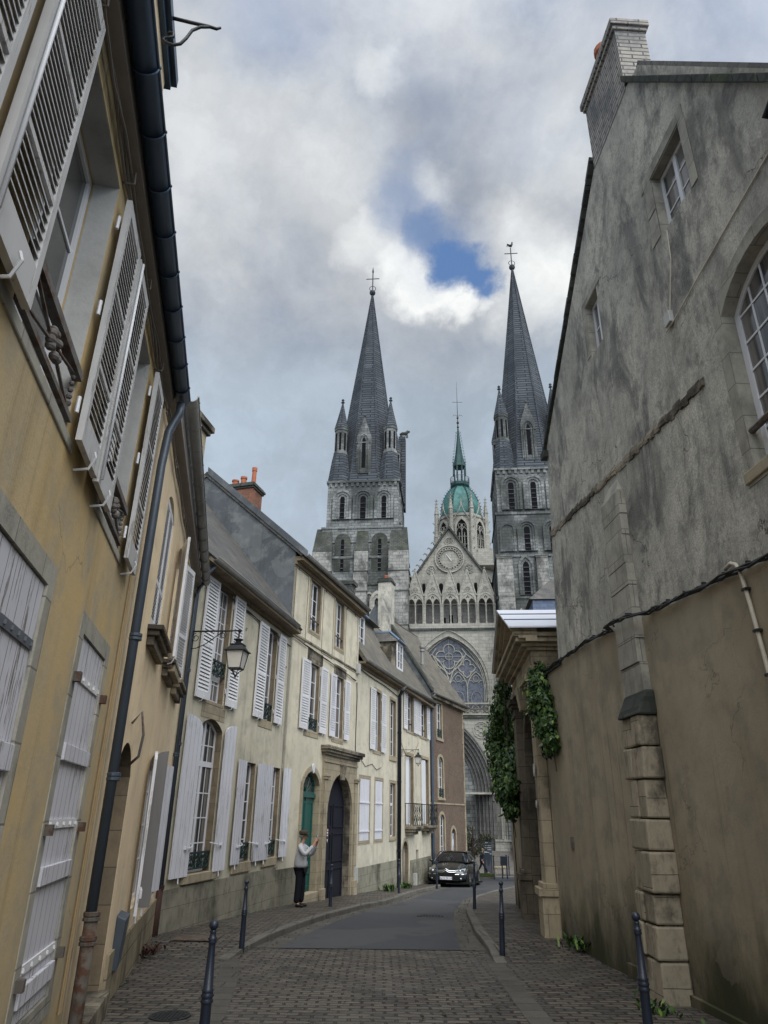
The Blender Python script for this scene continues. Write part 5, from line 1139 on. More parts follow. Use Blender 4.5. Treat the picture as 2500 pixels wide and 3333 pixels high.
m = MB()
for k in range(3):
    u = 8.35+k*.95; m.ring(FK, pointed(u-.46, u+.46, 20.2, 23.0, 24.2, 5), pointed(u-.36, u+.36, 20.21, 23.0, 23.95, 5), .9, .6)
m.build('blind_arch', 'church2', RT)
# stair turret with a carved beast on the left tower
m = MB(); m.box(FK, -7.15, -6.15, 41.5, 53.4, -9.6, -8.2); stt = m.build('stair_turret', 'spire', LT)
m = MB(); a = FK(-7.0, 53.9, -8.5); m.tube([a, a+Vector((.35, 0, .12)), a+Vector((.9, 0, .15)), a+Vector((1.25, 0, .5)), a+Vector((1.55, 0, .5))], [.12, .26, .28, .24, .10], 6)
for dx in (.1, .3, .95, 1.15): m.tube([a+Vector((dx, 0, 0)), a+Vector((dx+.05, 0, -.6))], .08, 4)
m.build('gargoyle', 'rubble', stt)

# nave front between the towers
bw0, bw1, cx = -5.15, 5.35, .05
bigw = pointed(-4.75, 4.0, 12.15, 15.0, 21.1, 14); bigo = pointed(-5.1, 4.38, 12.0, 15.0, 21.9, 14)
port = pointed(-4.9, 4.28, -4, 3.75, 11.6, 16)
NV = MB().plate(FK, [(bw0-.4, -4), (bw1+.3, -4), (bw1+.3, 22.2), (bw0-.4, 22.2)], [bigw, port], .0, -1.0).build('nave_front', 'church2', K)
gab = [(-5.2, 22.2), (5.4, 22.2), (5.4, 27.6), (3.9, 29.7), (0, 35.5), (-3.9, 29.7), (-5.2, 27.6)]
GB = MB().plate(FK, gab, [], -1.2, -2.2).build('gable', 'church2', K)
m = MB()
for s_ in (-1, 1):
    m.hexa([FK(s_*5.0, 28.0, -1.3), FK(0, 35.4, -1.3), FK(0, 35.4, -.85), FK(s_*5.0, 28.0, -.85), FK(s_*5.0, 28.35, -1.3), FK(0, 35.85, -1.3), FK(0, 35.85, -.85), FK(s_*5.0, 28.35, -.85)])
m.build('gable_coping', 'rubble', GB)
m = MB()
for k in range(9):
    q = (k+.5)/10; x, z = -4.9+4.9*q, 28.1+7.5*q
    m.tube([FK(x, z, -1.1), FK(x-.15, z+.45, -1.1), FK(x-.45, z+.62, -1.1), FK(x-.62, z+.42, -1.1)], [.16, .14, .11, .06], 5)
m.build('crocket', 'church2', GB)
def rosette(P, f, u, z, r, o, n=6, mat='church2'):
    m = MB(); m.ring(f, [(u+r*cos(2*pi*i/24), z+r*sin(2*pi*i/24)) for i in range(24)], [(u+r*.88*cos(2*pi*i/24), z+r*.88*sin(2*pi*i/24)) for i in range(24)], o+.12, o-.02)
    for k in range(n):
        a = 2*pi*(k+.5)/n; cc = (u+r*.50*cos(a), z+r*.50*sin(a)); q = r*.30
        m.ring(f, [(cc[0]+q*cos(2*pi*i/12), cc[1]+q*sin(2*pi*i/12)) for i in range(12)], [(cc[0]+q*.72*cos(2*pi*i/12), cc[1]+q*.72*sin(2*pi*i/12)) for i in range(12)], o+.10, o-.01)
    return m.build('rosette', mat, P)
m = MB(); zc = 31.3
for a, b, o in ((1.88, 1.70, .26), (1.64, 1.56, .16)): m.ring(FK, [(a*cos(2*pi*i/40), zc+a*sin(2*pi*i/40)) for i in range(40)], [(b*cos(2*pi*i/40), zc+b*sin(2*pi*i/40)) for i in range(40)], -1.2+o, -1.22)
for k in range(24):
    a = 2*pi*k/24; q = .20; cc = (1.36*cos(a), zc+1.36*sin(a)); m.ring(FK, [(cc[0]+q*cos(2*pi*i/10), cc[1]+q*sin(2*pi*i/10)) for i in range(10)], [(cc[0]+q*.66*cos(2*pi*i/10), cc[1]+q*.66*sin(2*pi*i/10)) for i in range(10)], -1.0, -1.22)
ck = m.build('clock_ring', 'church2', GB)
m = MB(); m.tube([FK(-.42, zc+.62, -1.1), FK(.10, zc-.12, -1.1), FK(.22, zc-.30, -1.1)], [.03, .055, .05], 4); m.build('clock_hand', 'white', ck)
rosette(GB, FK, 0, 33.65, .56, -1.2); rosette(GB, FK, -2.35, 29.85, .58, -1.2); rosette(GB, FK, 2.45, 29.95, .62, -1.2)
m = MB()
for u, w_ in ((-3.3, .42), (-1.15, .5), (1.0, .38), (3.15, .38), (5.15, .4)): m.plate(FK, arch(u-w_/2, u+w_/2, 26.4, 28.1, .1 if u != -1.15 else .25), [], -1.17, -1.21)
m.build('small_opening', 'void', GB)
# gallery of five gabled twin arches
GA = MB()
GA.box(FK, bw0-.2, bw1+.2, 22.0, 22.35, -.6, .32); GA.box(FK, bw0-.2, bw1+.2, 22.35, 22.6, -.6, .18); gal = GA.build('gallery', 'church2', K)
m = MB()
for k in range(40): u = bw0+(bw1-bw0)*(k+.5)/40; m.box(FK, u-.08, u+.08, 21.78, 22.0, 0, .24)
m.build('gallery_corbels', 'church', gal)
for k in range(5):
    u = -4.32+k*2.14; m = MB()
    big = pointed(u-.98, u+.98, 25.0, 25.15, 26.35, 7)
    G_ = [(u-1.06, 25.0), (u+1.06, 25.0), (u+.98, 26.2), (u, 29.35), (u-.98, 26.2)]
    l1 = pointed(u-.86, u-.07, 25.0, 25.1, 25.75, 5); l2 = pointed(u+.07, u+.86, 25.0, 25.1, 25.75, 5)
    l1[0] = (u-.86, 25.004); l1[1] = (u-.07, 25.004); l2[0] = (u+.07, 25.004); l2[1] = (u+.86, 25.004)
    m.plate(FK, G_, [l1, l2], .05, -.22); gg = m.build('gablet', 'church2', gal)
    m = MB(); m.ring(FK, pointed(u-1.02, u+1.02, 25.0, 25.15, 26.55, 7), pointed(u-.90, u+.90, 25.02, 25.15, 26.35, 7), .13, .04)
    for s_ in (-1, 1): m.tube([FK(u+s_*1.02, 26.1, .06), FK(u, 29.45, .06)], .09, 5)
    for zz_, rr_ in ((26.85, .40),): m.ring(FK, [(u+rr_*cos(2*pi*i/16), zz_+rr_*sin(2*pi*i/16)) for i in range(16)], [(u+rr_*.8*cos(2*pi*i/16), zz_+rr_*.8*sin(2*pi*i/16)) for i in range(16)], .13, .04)
    for j in range(4):
        a = pi/4+j*pi/2; q = .13; m.ring(FK, [(u+.2*cos(a)+q*cos(2*pi*i/8), 26.85+.2*sin(a)+q*sin(2*pi*i/8)) for i in range(8)], [(u+.2*cos(a)+q*.6*cos(2*pi*i/8), 26.85+.2*sin(a)+q*.6*sin(2*pi*i/8)) for i in range(8)], .11, .04)
    for du, dz_ in ((0, 27.75), (-.5, 26.4), (.5, 26.4)): m.ring(FK, [(u+du+.17*cos(2*pi*i/8), dz_+.17*sin(2*pi*i/8)) for i in range(8)], [(u+du+.09*cos(2*pi*i/8), dz_+.09*sin(2*pi*i/8)) for i in range(8)], .10, .04)
    m.sphere(FK(u, 29.6, .05), .13, 4); m.build('gablet_moulding', 'church2', gg)
    m = MB()
    for du, dz_ in ((0, 26.02), (-.11, 25.86), (.11, 25.86)): m.plate(FK, [(u+du+.085*cos(2*pi*i/8), dz_+.085*sin(2*pi*i/8)) for i in range(8)], [], .056, .04)
    m.build('trefoil', 'void', gg)
    m = MB()
    for du, r_ in ((0, .085),)+(((-1.07, .085), (-.93, .07), (.93, .07)) if k < 4 else ((-1.07, .085), (-.93, .07), (.93, .07), (1.07, .085))): m.lathe(FK(u+du, 22.6, -.05), [(r_*1.8, 0), (r_*1.8, .12), (r_, .2), (r_, 2.1), (r_*1.9, 2.3), (r_*1.9, 2.42)], 8)
    m.build('colonnette', 'church2', gg)
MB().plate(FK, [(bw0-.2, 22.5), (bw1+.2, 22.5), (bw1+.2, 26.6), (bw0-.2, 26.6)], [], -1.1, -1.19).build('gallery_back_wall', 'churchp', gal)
m = MB()
for u, w_, h in ((-.95, .6, .95), (.0, .5, 1.25), (1.05, .58, 1.1)): m.box(FK, u-w_/2, u+w_/2, 22.7, 22.7+h, -1.1, -1.07)
m.build('gallery_doorway', 'void', gal)
# great window: glass, tracery, arch mouldings
WN = MB().plate(FK, inset(bigw, -.05), [], -.62, -.7).build('great_window', 'stained', K)
m = MB()
for k in range(5): q = .02+.17*k; m.ring(FK, inset(bigo, q), inset(bigo, q+.10), .16-.13*k, -.12-.13*k)
m.build('window_arch', 'church2', WN)
def arcpts(cx_, cz_, r, a0, a1, n=10): return [(cx_+r*cos(radians(a0+(a1-a0)*i/n)), cz_+r*sin(radians(a0+(a1-a0)*i/n))) for i in range(n+1)]
m = MB(); to = -.5
def tr(pts, r=.075): m.tube([FK(u, z, to) for u, z in pts], r, 5)
wc = -.38
tr([(wc, 12.1), (wc, 15.3)], .10)
for s_ in (-1, 1):
    for q in (2.06,): tr([(wc+s_*q, 12.1), (wc+s_*q, 15.1)], .07)
    # half-lights
    for q0, q1 in ((0, 2.06), (2.06, 4.1)):
        L = pointed(0, 1, 0, 0, .95, 6)[2:]; tr([(wc+s_*(q0+(q1-q0)*(x)), 15.0+z*(q1-q0)*1.0) for x, z in L], .07)
        c0 = (q0+q1)/2
        for a0_ in (0, 180): tr([(wc+s_*(c0+(.62 if a0_ == 0 else -.62)+.36*cos(t)), 15.55+.36*sin(t)) for t in [radians(20+140*i/6) for i in range(7)]], .045)
        tr([(wc+s_*c0+.33*cos(t), 16.15+.36*sin(t)) for t in [2*pi*i/10 for i in range(11)]], .045)
        tr([(wc+s_*c0+.62*cos(t), 13.9+.8*sin(t)) for t in [2*pi*i/14 for i in range(15)]], .03)
    # large sub arch and its quatrefoil
    L = pointed(0, 4.12, 0, 0, 4.0, 8)[2:]; tr([(wc+s_*x, 15.0+z) for x, z in L], .09)
    qc = (wc+s_*2.06, 17.35)
    for j in range(4):
        a = j*90; cc = (qc[0]+.55*cos(radians(a)), qc[1]+.62*sin(radians(a))); tr(arcpts(cc[0], cc[1], .42, a-125, a+125), .055)
    tr([(qc[0]-1.1, qc[1]+.1), (qc[0], qc[1]-1.15), (qc[0]+1.1, qc[1]+.1)], .07)
tc_ = (wc, 18.75)
for j in range(4):
    a = j*90; cc = (tc_[0]+.90*cos(radians(a)), tc_[1]+.80*sin(radians(a))); tr(arcpts(cc[0], cc[1], .66, a-122, a+122), .07)
tr(arcpts(tc_[0], tc_[1], .42, 0, 360, 12), .04)
tr([(tc_[0], tc_[1]-2.1), (tc_[0]-1.3, tc_[1]-1.0), (tc_[0]-2.0, tc_[1]+.3), (tc_[0]-1.5, tc_[1]+1.0)], .09); tr([(tc_[0], tc_[1]-2.1), (tc_[0]+1.3, tc_[1]-1.0), (tc_[0]+2.0, tc_[1]+.3), (tc_[0]+1.5, tc_[1]+1.0)], .09)
tr([(tc_[0]-.0, tc_[1]+2.1), (tc_[0], tc_[1]-2.0)], .03); tr([(tc_[0]-1.7, tc_[1]), (tc_[0]+1.7, tc_[1])], .03)
m.build('tracery', 'church2', WN)
m = MB(); m.box(FK, bw0, bw1-.6, 13.15, 13.32, .0, .22); m.box(FK, bw0, bw1-.6, 11.95, 12.12, .0, .30); 
for k in range(9):
    u = -4.4+k*1.06
    for s_ in (-1, 1): m.tube([FK(u+s_*.50*cos(radians(t)), 12.62+s_*0+.50*sin(radians(t)), .12) for t in range(-90, 271, 30)], .05, 4)
    for t in (45, 135, 225, 315): m.tube([FK(u+.48*cos(radians(t)), 12.62+.48*sin(radians(t)), .12), FK(u+.2*cos(radians(t)), 12.62+.2*sin(radians(t)), .12)], .05, 4)
m.build('balustrade', 'church2', WN)
MB().box(FK, bw0, bw1, 11.6, 11.95, .0, .22).build('balustrade_ledge', 'rubble', WN)
rosette(NV, FK, 3.05, 10.35, .95, .0, 6); rosette(NV, FK, .95, 10.95, .32, 0, 4); rosette(NV, FK, 4.3, 9.2, .5, 0, 4)
# deep central portal: stepped orders
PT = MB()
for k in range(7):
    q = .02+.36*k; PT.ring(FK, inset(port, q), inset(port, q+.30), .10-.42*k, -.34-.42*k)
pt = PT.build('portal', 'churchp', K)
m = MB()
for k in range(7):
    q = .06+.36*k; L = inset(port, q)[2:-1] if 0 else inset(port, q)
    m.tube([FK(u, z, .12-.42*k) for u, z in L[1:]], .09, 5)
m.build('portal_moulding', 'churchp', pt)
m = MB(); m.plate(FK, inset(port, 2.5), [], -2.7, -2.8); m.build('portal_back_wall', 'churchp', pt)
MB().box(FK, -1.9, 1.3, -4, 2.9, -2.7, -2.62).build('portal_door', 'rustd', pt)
m = MB(); m.box(FK, -5.2, 5.3, 3.60, 3.82, -.9, .28); m.box(FK, 2.0, 4.4, 3.6, 3.8, -2.6, .1)
m.box(FK, 4.0, 9.6, -4, -.9, .0, .9); m.box(FK, 4.0, 9.7, -1.0, -.8, .0, 1.05); m.build('portal_string', 'church2', pt)
m = MB()
for k in range(6): m.lathe(FK(1.75+.42*k, 0, -2.35+.42*k), [(.10, -1.2), (.10, 3.3), (.16, 3.45), (.16, 3.6)], 8)
m.build('portal_shaft', 'churchp', pt)
# right side portal
sp_ = pointed(4.75, 10.2, -4, 3.75, 8.6, 10)
m = MB()
for k in range(6): q = .02+.26*k; m.ring(FK, inset(sp_, q), inset(sp_, q+.22), .95-.26*k, .55-.26*k)
m.box(FK, 4.5, 10.4, 3.6, 3.82, .0, 1.2); sd_ = m.build('side_portal', 'church2', K)
m = MB()
for k in range(11): m.lathe(FK(4.82+.24*k, 0, 1.05-.12*k), [(.085, -.8), (.085, 3.35), (.14, 3.45), (.14, 3.6)], 8)
m.build('portal_shaft', 'church2', sd_)
m = MB(); m.plate(FK, inset(sp_, 1.4), [], -.02+.93, .9); m.build('portal_back_wall', 'churchp', sd_)
m = MB()
for k in range(5): m.box(FK, -6-.25*k, 10.5, -4.2, -1.9-.42*k, .9+.35*k, 1.25+.35*k)
m.build('steps', 'forecourt', K)
m = MB(); m.tube([FK(4.62, z, .25) for z in (3.8, 13.5)], .10, 6); m.tube([FK(4.9, z, .25) for z in (3.8, 18.4)], .10, 6); m.tube([FK(5.2, z, .25) for z in (3.8, 18.4)], .08, 6)
m.tube([FK(4.75+.42*cos(radians(t)), 18.4+1.1*sin(radians(t)), .25) for t in (0, 30, 60, 90, 120, 150, 180)], .07, 5); m.build('wall_shaft', 'church2', NV)
# body of the nave behind, so that the towers stand on something from other sides
m = MB(); m.box(FK, -5.6, 5.6, -4, 26.5, -60, -2.3); m.hexa([FK(-5.6, 26.5, -60), FK(5.6, 26.5, -60), FK(5.6, 26.5, -2.3), FK(-5.6, 26.5, -2.3), FK(-.1, 34.6, -60), FK(.1, 34.6, -60), FK(.1, 34.6, -2.3), FK(-.1, 34.6, -2.3)]); m.build('nave', 'church', K)

# crossing tower, copper dome and lantern (45 m behind the west front)
DC = FK(2.35, 0, -48); m = MB(); CT = MB()
K8(CT, DC, [(6.6, -4), (6.6, 44.0), (6.2, 44.2), (6.0, 46), (5.2, 46.4), (5.05, 55.2), (5.3, 55.3), (5.3, 55.8), (4.3, 56.0)]); ct = CT.build('crossing_tower', 'church2', K)
for j in range(8):
    a = radians(-6)+j*pi/4; d = Vector((cos(a), sin(a), 0))
    if d.y > .3: continue
    e = DC+d*4.80; f = FR(e, e+Vector((-d.y, d.x, 0))); f.n = d
    m = MB()
    m.plate(f, pointed(-1.0, 1.0, 47.6, 52.5, 54.4, 8), [], .05, -.3); op = m.build('belfry_opening', 'void', ct)
    m = MB()
    m.ring(f, pointed(-1.35, 1.35, 47.2, 52.5, 55.0, 8), pointed(-1.0, 1.0, 47.25, 52.5, 54.4, 8), .32, -.1)
    m.tube([f(0, 47.6, .12), f(0, 53.4, .12)], .10, 5)
    for q in (-.5, .5): m.tube([f(q, 47.6, .12), f(q, 51.6, .12)], .07, 5)
    for q in (-.5, .5):
        m.tube([f(q+.45*cos(t), 52.0+.6*sin(t), .12) for t in [pi*i/8 for i in range(9)]], .07, 5); m.tube([f(q*.8+.30*cos(t), 53.1+.35*sin(t), .12) for t in [2*pi*i/8 for i in range(9)]], .06, 5)
    for z in (49.2, 50.8): m.tube([f(-1, z, .12), f(1, z, .12)], .06, 4)
    for s_ in (-1, 1): m.tube([f(s_*1.55, 54.4, .25), f(s_*.5, 56.2, .25), f(0, 57.6, .25)], .10, 4)
    m.tube([f(0, 57.2, .2), f(0, 59.0, .2)], [.18, .03], 4)
    m.build('tracery', 'church2', op)
for j in range(8):
    a = pi/8+radians(-6)+j*pi/4; d = Vector((cos(a), sin(a), 0)); e = DC+d*5.3; m = MB()
    m.lathe(e, [(.75, 44), (.62, 50), (.62, 52), (.5, 52.2), (.42, 56.6), (.55, 56.7), (.42, 56.9), (.24, 58.3), (.04, 60.4)], 6)
    for z in (57.3, 58.1, 58.9, 59.6):
        for t in range(4): b_ = e+Vector((0, 0, z)); m.tube([b_, b_+Vector((cos(t*pi/2)*.36, sin(t*pi/2)*.36, .18))], .07, 4)
    for z in (46, 48, 50, 52.5, 54.5):
        m.tube([e+d*.5+Vector((0, 0, z)), e+d*.85+Vector((0, 0, z+.3))], .10, 4)
    m.build('corner_pinnacle', 'church2', ct)
m = MB(); m.box(FK, 4.2, 9.0, 44.5, 47.2, -52, -42); m.box(FK, 5.2, 8.6, 47.2, 48.2, -51, -43); m.build('corner_stage', 'church2', ct)
dm = MB(); prof = [(4.15, 55.6), (4.28, 56.6), (4.22, 57.8), (4.0, 59.0), (3.62, 60.2), (3.1, 61.3), (2.55, 62.2), (1.95, 62.9), (1.75, 63.2)]
K8(dm, DC, prof); dome = dm.build('dome', 'copper', K)
m = MB()
for j in range(8):
    a = pi/8+radians(-6)+j*pi/4; d = Vector((cos(a), sin(a), 0)); m.tube([DC+d*(r+.03)+Vector((0, 0, z)) for r, z in prof], .12, 5)
    for i in range(14):
        q = i/13*(len(prof)-1.01); k = int(q); t = q-k; r = prof[k][0]*(1-t)+prof[k+1][0]*t; z = prof[k][1]*(1-t)+prof[k+1][1]*t
        m.tube([DC+d*(r+.05)+Vector((0, 0, z)), DC+d*(r+.42)+Vector((0, 0, z+.16))], [.09, .05], 4)
m.build('dome_rib', 'copperd', dome)
m = MB(); K8(m, DC, [(1.5, 63.0), (2.05, 63.6), (2.1, 64.2), (1.9, 64.25)]); K8(m, DC, [(1.0, 68.0), (1.45, 68.2), (1.2, 69.2), (.85, 71), (.42, 74.5), (.16, 77.3), (.2, 77.4), (.1, 77.6)]); ln = m.build('lantern', 'copperd', dome)
m = MB()
for j in range(8):
    a = pi/8+radians(-6)+j*pi/4; d = Vector((cos(a), sin(a), 0)); m.tube([DC+d*1.15+Vector((0, 0, 64.1)), DC+d*1.12+Vector((0, 0, 68.2))], .13, 5); m.tube([DC+d*1.35+Vector((0, 0, 66.4)), DC+d*1.35+Vector((0, 0, 70.6))], [.15, .03], 5)
    for i in range(12):
        z = 69.0+i*.68; r = 1.22*(1-(z-69)/9.3)+.12; m.tube([DC+d*r+Vector((0, 0, z)), DC+d*(r+.24)+Vector((0, 0, z+.14))], [.07, .04], 4)
m.build('lantern_column', 'copperd', ln)
m = MB()
for z in (64.4, 65.6): m.tube([DC+Vector((2.0*cos(t), 2.0*sin(t), z)) for t in [pi/8+2*pi*i/8 for i in range(8)]], .035, 4, closed=True)
for i in range(32): t = 2*pi*i/32; m.tube([DC+Vector((1.95*cos(t), 1.95*sin(t), 64.2)), DC+Vector((1.95*cos(t), 1.95*sin(t), 65.6))], .03, 4)
m.build('lantern_railing', 'iron', ln)
m = MB(); m.tube([DC+Vector((0, 0, 77.4)), DC+Vector((0, 0, 82.5)), DC+Vector((0, 0, 89.5))], [.14, .07, .02], 5); m.tube([DC+Vector((-1.1, 0, 84.2)), DC+Vector((1.1, 0, 84.2))], .05, 4)
for z, r in ((77.9, .25), (79.0, .3), (80.2, .24)): m.sphere(DC+Vector((0, 0, z)), r, 5)
for s_ in (-1, 1): m.tube([DC+Vector((s_*x, 0, 80.6+z)) for x, z in ((.1, 0), (.5, .35), (.9, .3), (1.0, .0))], .04, 4)
m.build('cross', 'iron', ln)
BOLLARDS = [(-1.24, 6.05, .0, .95, 0, 'nearest dark bollard on the left, cut off by the bottom edge'), (2.13, 6.60, .0, 1.0, 0, 'nearest dark bollard on the right, in front of the beige wall'),
 (-2.02, 12.0, .10, .86, 0, 'bollard on the left pavement where the kerb begins, in front of the cream house'), (-1.19, 19.5, .10, .94, 0, 'bollard in front of the dark carriage arch, right of the man'),
 (2.34, 19.4, .10, 1.0, .03, 'farther bollard on the right pavement at the inner curve of the kerb'), (1.80, 11.75, .10, .90, .03, 'middle bollard at the right kerb end, between the farther one and the nearest one'),
 (2.35, 31.8, .10, 1.02, 0, 'farthest bollard, in front of the number plate of the parked car'), (.66, 25.9, .10, 1.02, 0, 'bollard in front of the black downpipe on the left pavement')]
POSTS = [(6.85, 46.5, .98, 'leftmost of the three thin posts in front of the cathedral steps'), (7.62, 48.2, .98, 'middle one of the three thin posts in front of the cathedral steps'), (9.27, 55.6, .98, 'rightmost of the three thin posts in front of the cathedral steps')]
PERSON = (-1.93, 19.2, .955)
LZ2 = 3.93
# ================================================================ ground and street
def lin(c, y):
    if y <= c[0][1]: return c[0][0]
    for (x0, y0), (x1, y1) in zip(c, c[1:]):
        if y <= y1: return x0+(x1-x0)*(y-y0)/(y1-y0)
    return c[-1][0]
def ys(a, b, st=.5):
    n = max(1, int(math.ceil((b-a)/st))); return [a+(b-a)*i/n for i in range(n+1)]
def sheet(name, mat, xl, xr, y0, y1, dz, st=.5, nx=4, kind='structure'):
    vs = []; fs = []; Y = ys(y0, y1, st)
    for y in Y:
        a, b = xl(y), xr(y); z = G(y)+(dz(y) if callable(dz) else dz)
        for i in range(nx+1): vs.append((a+(b-a)*i/nx, y, z))
    for j in range(len(Y)-1):
        for i in range(nx): k = j*(nx+1)+i; fs.append((k, k+1, k+nx+2, k+nx+1))
    m = MB(); m.add(vs, fs); o = m.build(name, mat); o['kind'] = kind
    return o
sheet('ground', 'forecourt', lambda y: -160, lambda y: 190, -20, 420, 0.0, 2.0, 2)
wl = [(-1.0, -.3), (-3.67, 13.06), (-3.60, 13.3), (-2.54, 18.9), (2.41, 36.1), (4.6, 41.3)]; wallL = lambda y: (-1.07-.2*(y-.06)) if y < 13.06 else lin(wl, y)
wallR = lambda y: 3.04+(13.3-y)*.05 if y < 13.3 else lin([(2.86, 13.3), (3.24, 17.05), (3.68, 21.3), (3.8, 21.31), (9, 23)], y)
kL = [(-2.06, 11.2), (-1.99, 11.94), (-1.81, 13.21), (-1.55, 14.98), (-1.14, 17.22), (-.74, 18.76), (-.41, 20.2), (.22, 21.98), (.62, 24.0), (1.05, 26.6), (1.75, 29.6), (2.35, 32.0), (2.72, 33.3), (2.62, 34.0), (2.2, 34.5), (1.95, 34.8)]
aL = [(-1.54, 12.45), (-1.28, 14.5), (-.95, 16.4), (-.58, 18.37), (-.15, 20.0), (.48, 21.9), (.95, 24.0), (1.40, 26.4), (2.0, 29.0), (2.68, 32.0), (3.05, 33.4), (4.0, 36), (5.4, 42)]
kR = [(1.60, 11.2), (1.65, 11.81), (1.72, 14.38), (2.09, 19.21), (2.88, 24.52), (4.05, 28.37), (5.85, 33.5), (8.8, 39), (14, 47)]
aR = [(1.28, 12.55), (1.45, 15.0), (1.62, 17.2), (1.90, 20.0), (2.62, 24.51), (3.75, 28.6), (5.6, 33.8), (8.5, 39.3), (13.6, 47.4)]
sheet('cobbled_street', 'cobble', lambda y: wallL(y)-.1, lambda y: wallR(y)+.1, -8, 12.5, .004, .25, 8)
sheet('road', 'asphalt', lambda y: lin(aL, y), lambda y: lin(aR, y), 12.5, 36, .012, .4, 4)
sheet('square_roadway', 'asphalt', lambda y: lin([(2.0, 34), (2.4, 36), (4.6, 42), (5.6, 47), (7.6, 51.8), (12, 55)], y), lambda y: lin([(7, 36), (14, 47), (40, 55)], y), 36, 55, .0125, .5, 4)
sheet('channel', 'gutterband', lambda y: lin(kL, y)-.02, lambda y: lin(aL, y), 12.5, 33.3, .008, .3, 1)
sheet('channel', 'gutterband', lambda y: lin(aR, y), lambda y: lin(kR, y)+.02, 12.5, 37, .008, .3, 1)
sheet('parking_bay', 'asphalt', lambda y: wallL(y)-.1, lambda y: lin(aL, y)+.6, 33.6, 42, .006, .5, 2)
ramp = lambda y: .006+.094*max(0, min(1, (y-11.3)/1.5))
def kx(y): return lin(kL, y)
sheet('pavement', 'cobble', lambda y: wallL(y)-.05, lambda y: kx(y)-.17 if y < 33.3 else max(wallL(y)+.05, kx(y)-.17), 11.3, 34.8, ramp, .3, 4)
sheet('pavement', 'cobble', lambda y: lin(kR, y)+.17, lambda y: (wallR(y)+.1) if y < 21.3 else 14+(y-21)*.6, 11.3, 36, ramp, .3, 4)
def kerb(c, y0, y1, side):
    "row of separate kerb stones along the curve, side +1 puts the stone to the right of the line"
    pts = []; y = y0
    while y < y1: pts.append(Vector((lin(c, y), y, 0))); y += .12
    m = MB(); acc = 0; i0 = 0; L = 0; tgt = random.uniform(.8, 1.05)
    for i in range(1, len(pts)):
        L += (pts[i]-pts[i-1]).length
        if L > tgt or i == len(pts)-1:
            a, b = pts[i0], pts[i]; d = (b-a).normalized(); n = Vector((d.y, -d.x, 0))*side; a = a+d*.008; b = b-d*.008; w_ = .19
            za, zb = G(a.y), G(b.y); ha, hb = ramp(a.y)+.008, ramp(b.y)+.008
            m.hexa([a+Vector((0, 0, za-.1)), b+Vector((0, 0, zb-.1)), b+n*w_+Vector((0, 0, zb-.1)), a+n*w_+Vector((0, 0, za-.1)),
                    a+n*.015+Vector((0, 0, za+ha)), b+n*.015+Vector((0, 0, zb+hb)), b+n*w_+Vector((0, 0, zb+hb)), a+n*w_+Vector((0, 0, za+ha))])
            i0 = i; L = 0; tgt = random.uniform(.75, 1.1)
    o = m.build('kerb', 'granite', bevel=.018); o['kind'] = 'structure'
kerb(kL, 11.3, 34.8, -1); kerb(kR, 11.3, 36, 1)
# flush border stones that carry the kerb lines on through the cobbles
for c in ([(-1.45, 2), (-1.50, 7.54), (-1.74, 9.5), (-2.03, 11.3)], [(1.42, 2), (1.52, 8), (1.62, 11.3)]):
    sheet('border_stones', 'gutterband', (lambda c: lambda y: lin(c, y)-.12)(c), (lambda c: lambda y: lin(c, y)+.12)(c), 2, 11.3, .008, .4, 1)
sheet('terrace', 'forecourt', lambda y: 2, lambda y: 40, 56.5, 84, .09, 1, 2)
m = MB(); y = 52.3
for k in range(24): a = 6.0+k*1.0; m.box(FR((0, 0), (1, 0)), a, a+.985, G(56.4)-.1, G(56.4)+.11, -56.55, -56.35)
o = m.build('kerb', 'granite', bevel=.01); o['kind'] = 'structure'
# grass island
def gz(y, h=0): return G(y)+h
isl = [(5.95, 47.4), (6.9, 47.0), (7.2, 48.5), (8.2, 55), (7.6, 56), (6.5, 56)]
m = MB(); top = [Vector((x, y, gz(y, .12))) for x, y in isl]; bot = [Vector((x, y, gz(y, -.1))) for x, y in isl]; n = len(isl)
m.add(bot+top, [tuple(range(n, 2*n))]+[(i, (i+1) % n, n+(i+1) % n, n+i) for i in range(n)]); o = m.build('island_kerb', 'granite'); o['kind'] = 'structure'
m = MB(); c = Vector((7.0, 51.5, 0))
pts = [Vector((c.x+(x-c.x)*.86, c.y+(y-c.y)*.94, gz(y, .128))) for x, y in isl]; m.quad(*pts)
def inside(x, y):
    r = False; j = n-1
    for i in range(n):
        xi, yi = pts[i].x, pts[i].y; xj, yj = pts[j].x, pts[j].y
        if (yi > y) != (yj > y) and x < (xj-xi)*(y-yi)/(yj-yi)+xi: r = not r
        j = i
    return r
for k in range(5200):
    x, y = random.uniform(5.9, 8.2), random.uniform(47, 56)
    if inside(x, y):
        a = random.uniform(0, 6.28); h = random.uniform(.03, .08); d = Vector((cos(a), sin(a), 0))*.012; p = Vector((x, y, gz(y, .128)))
        m.add([p-d, p+d, p+Vector((random.uniform(-.02, .02), random.uniform(-.02, .02), h))], [(0, 1, 2)])
o = m.build('grass', 'grass'); o['kind'] = 'stuff'

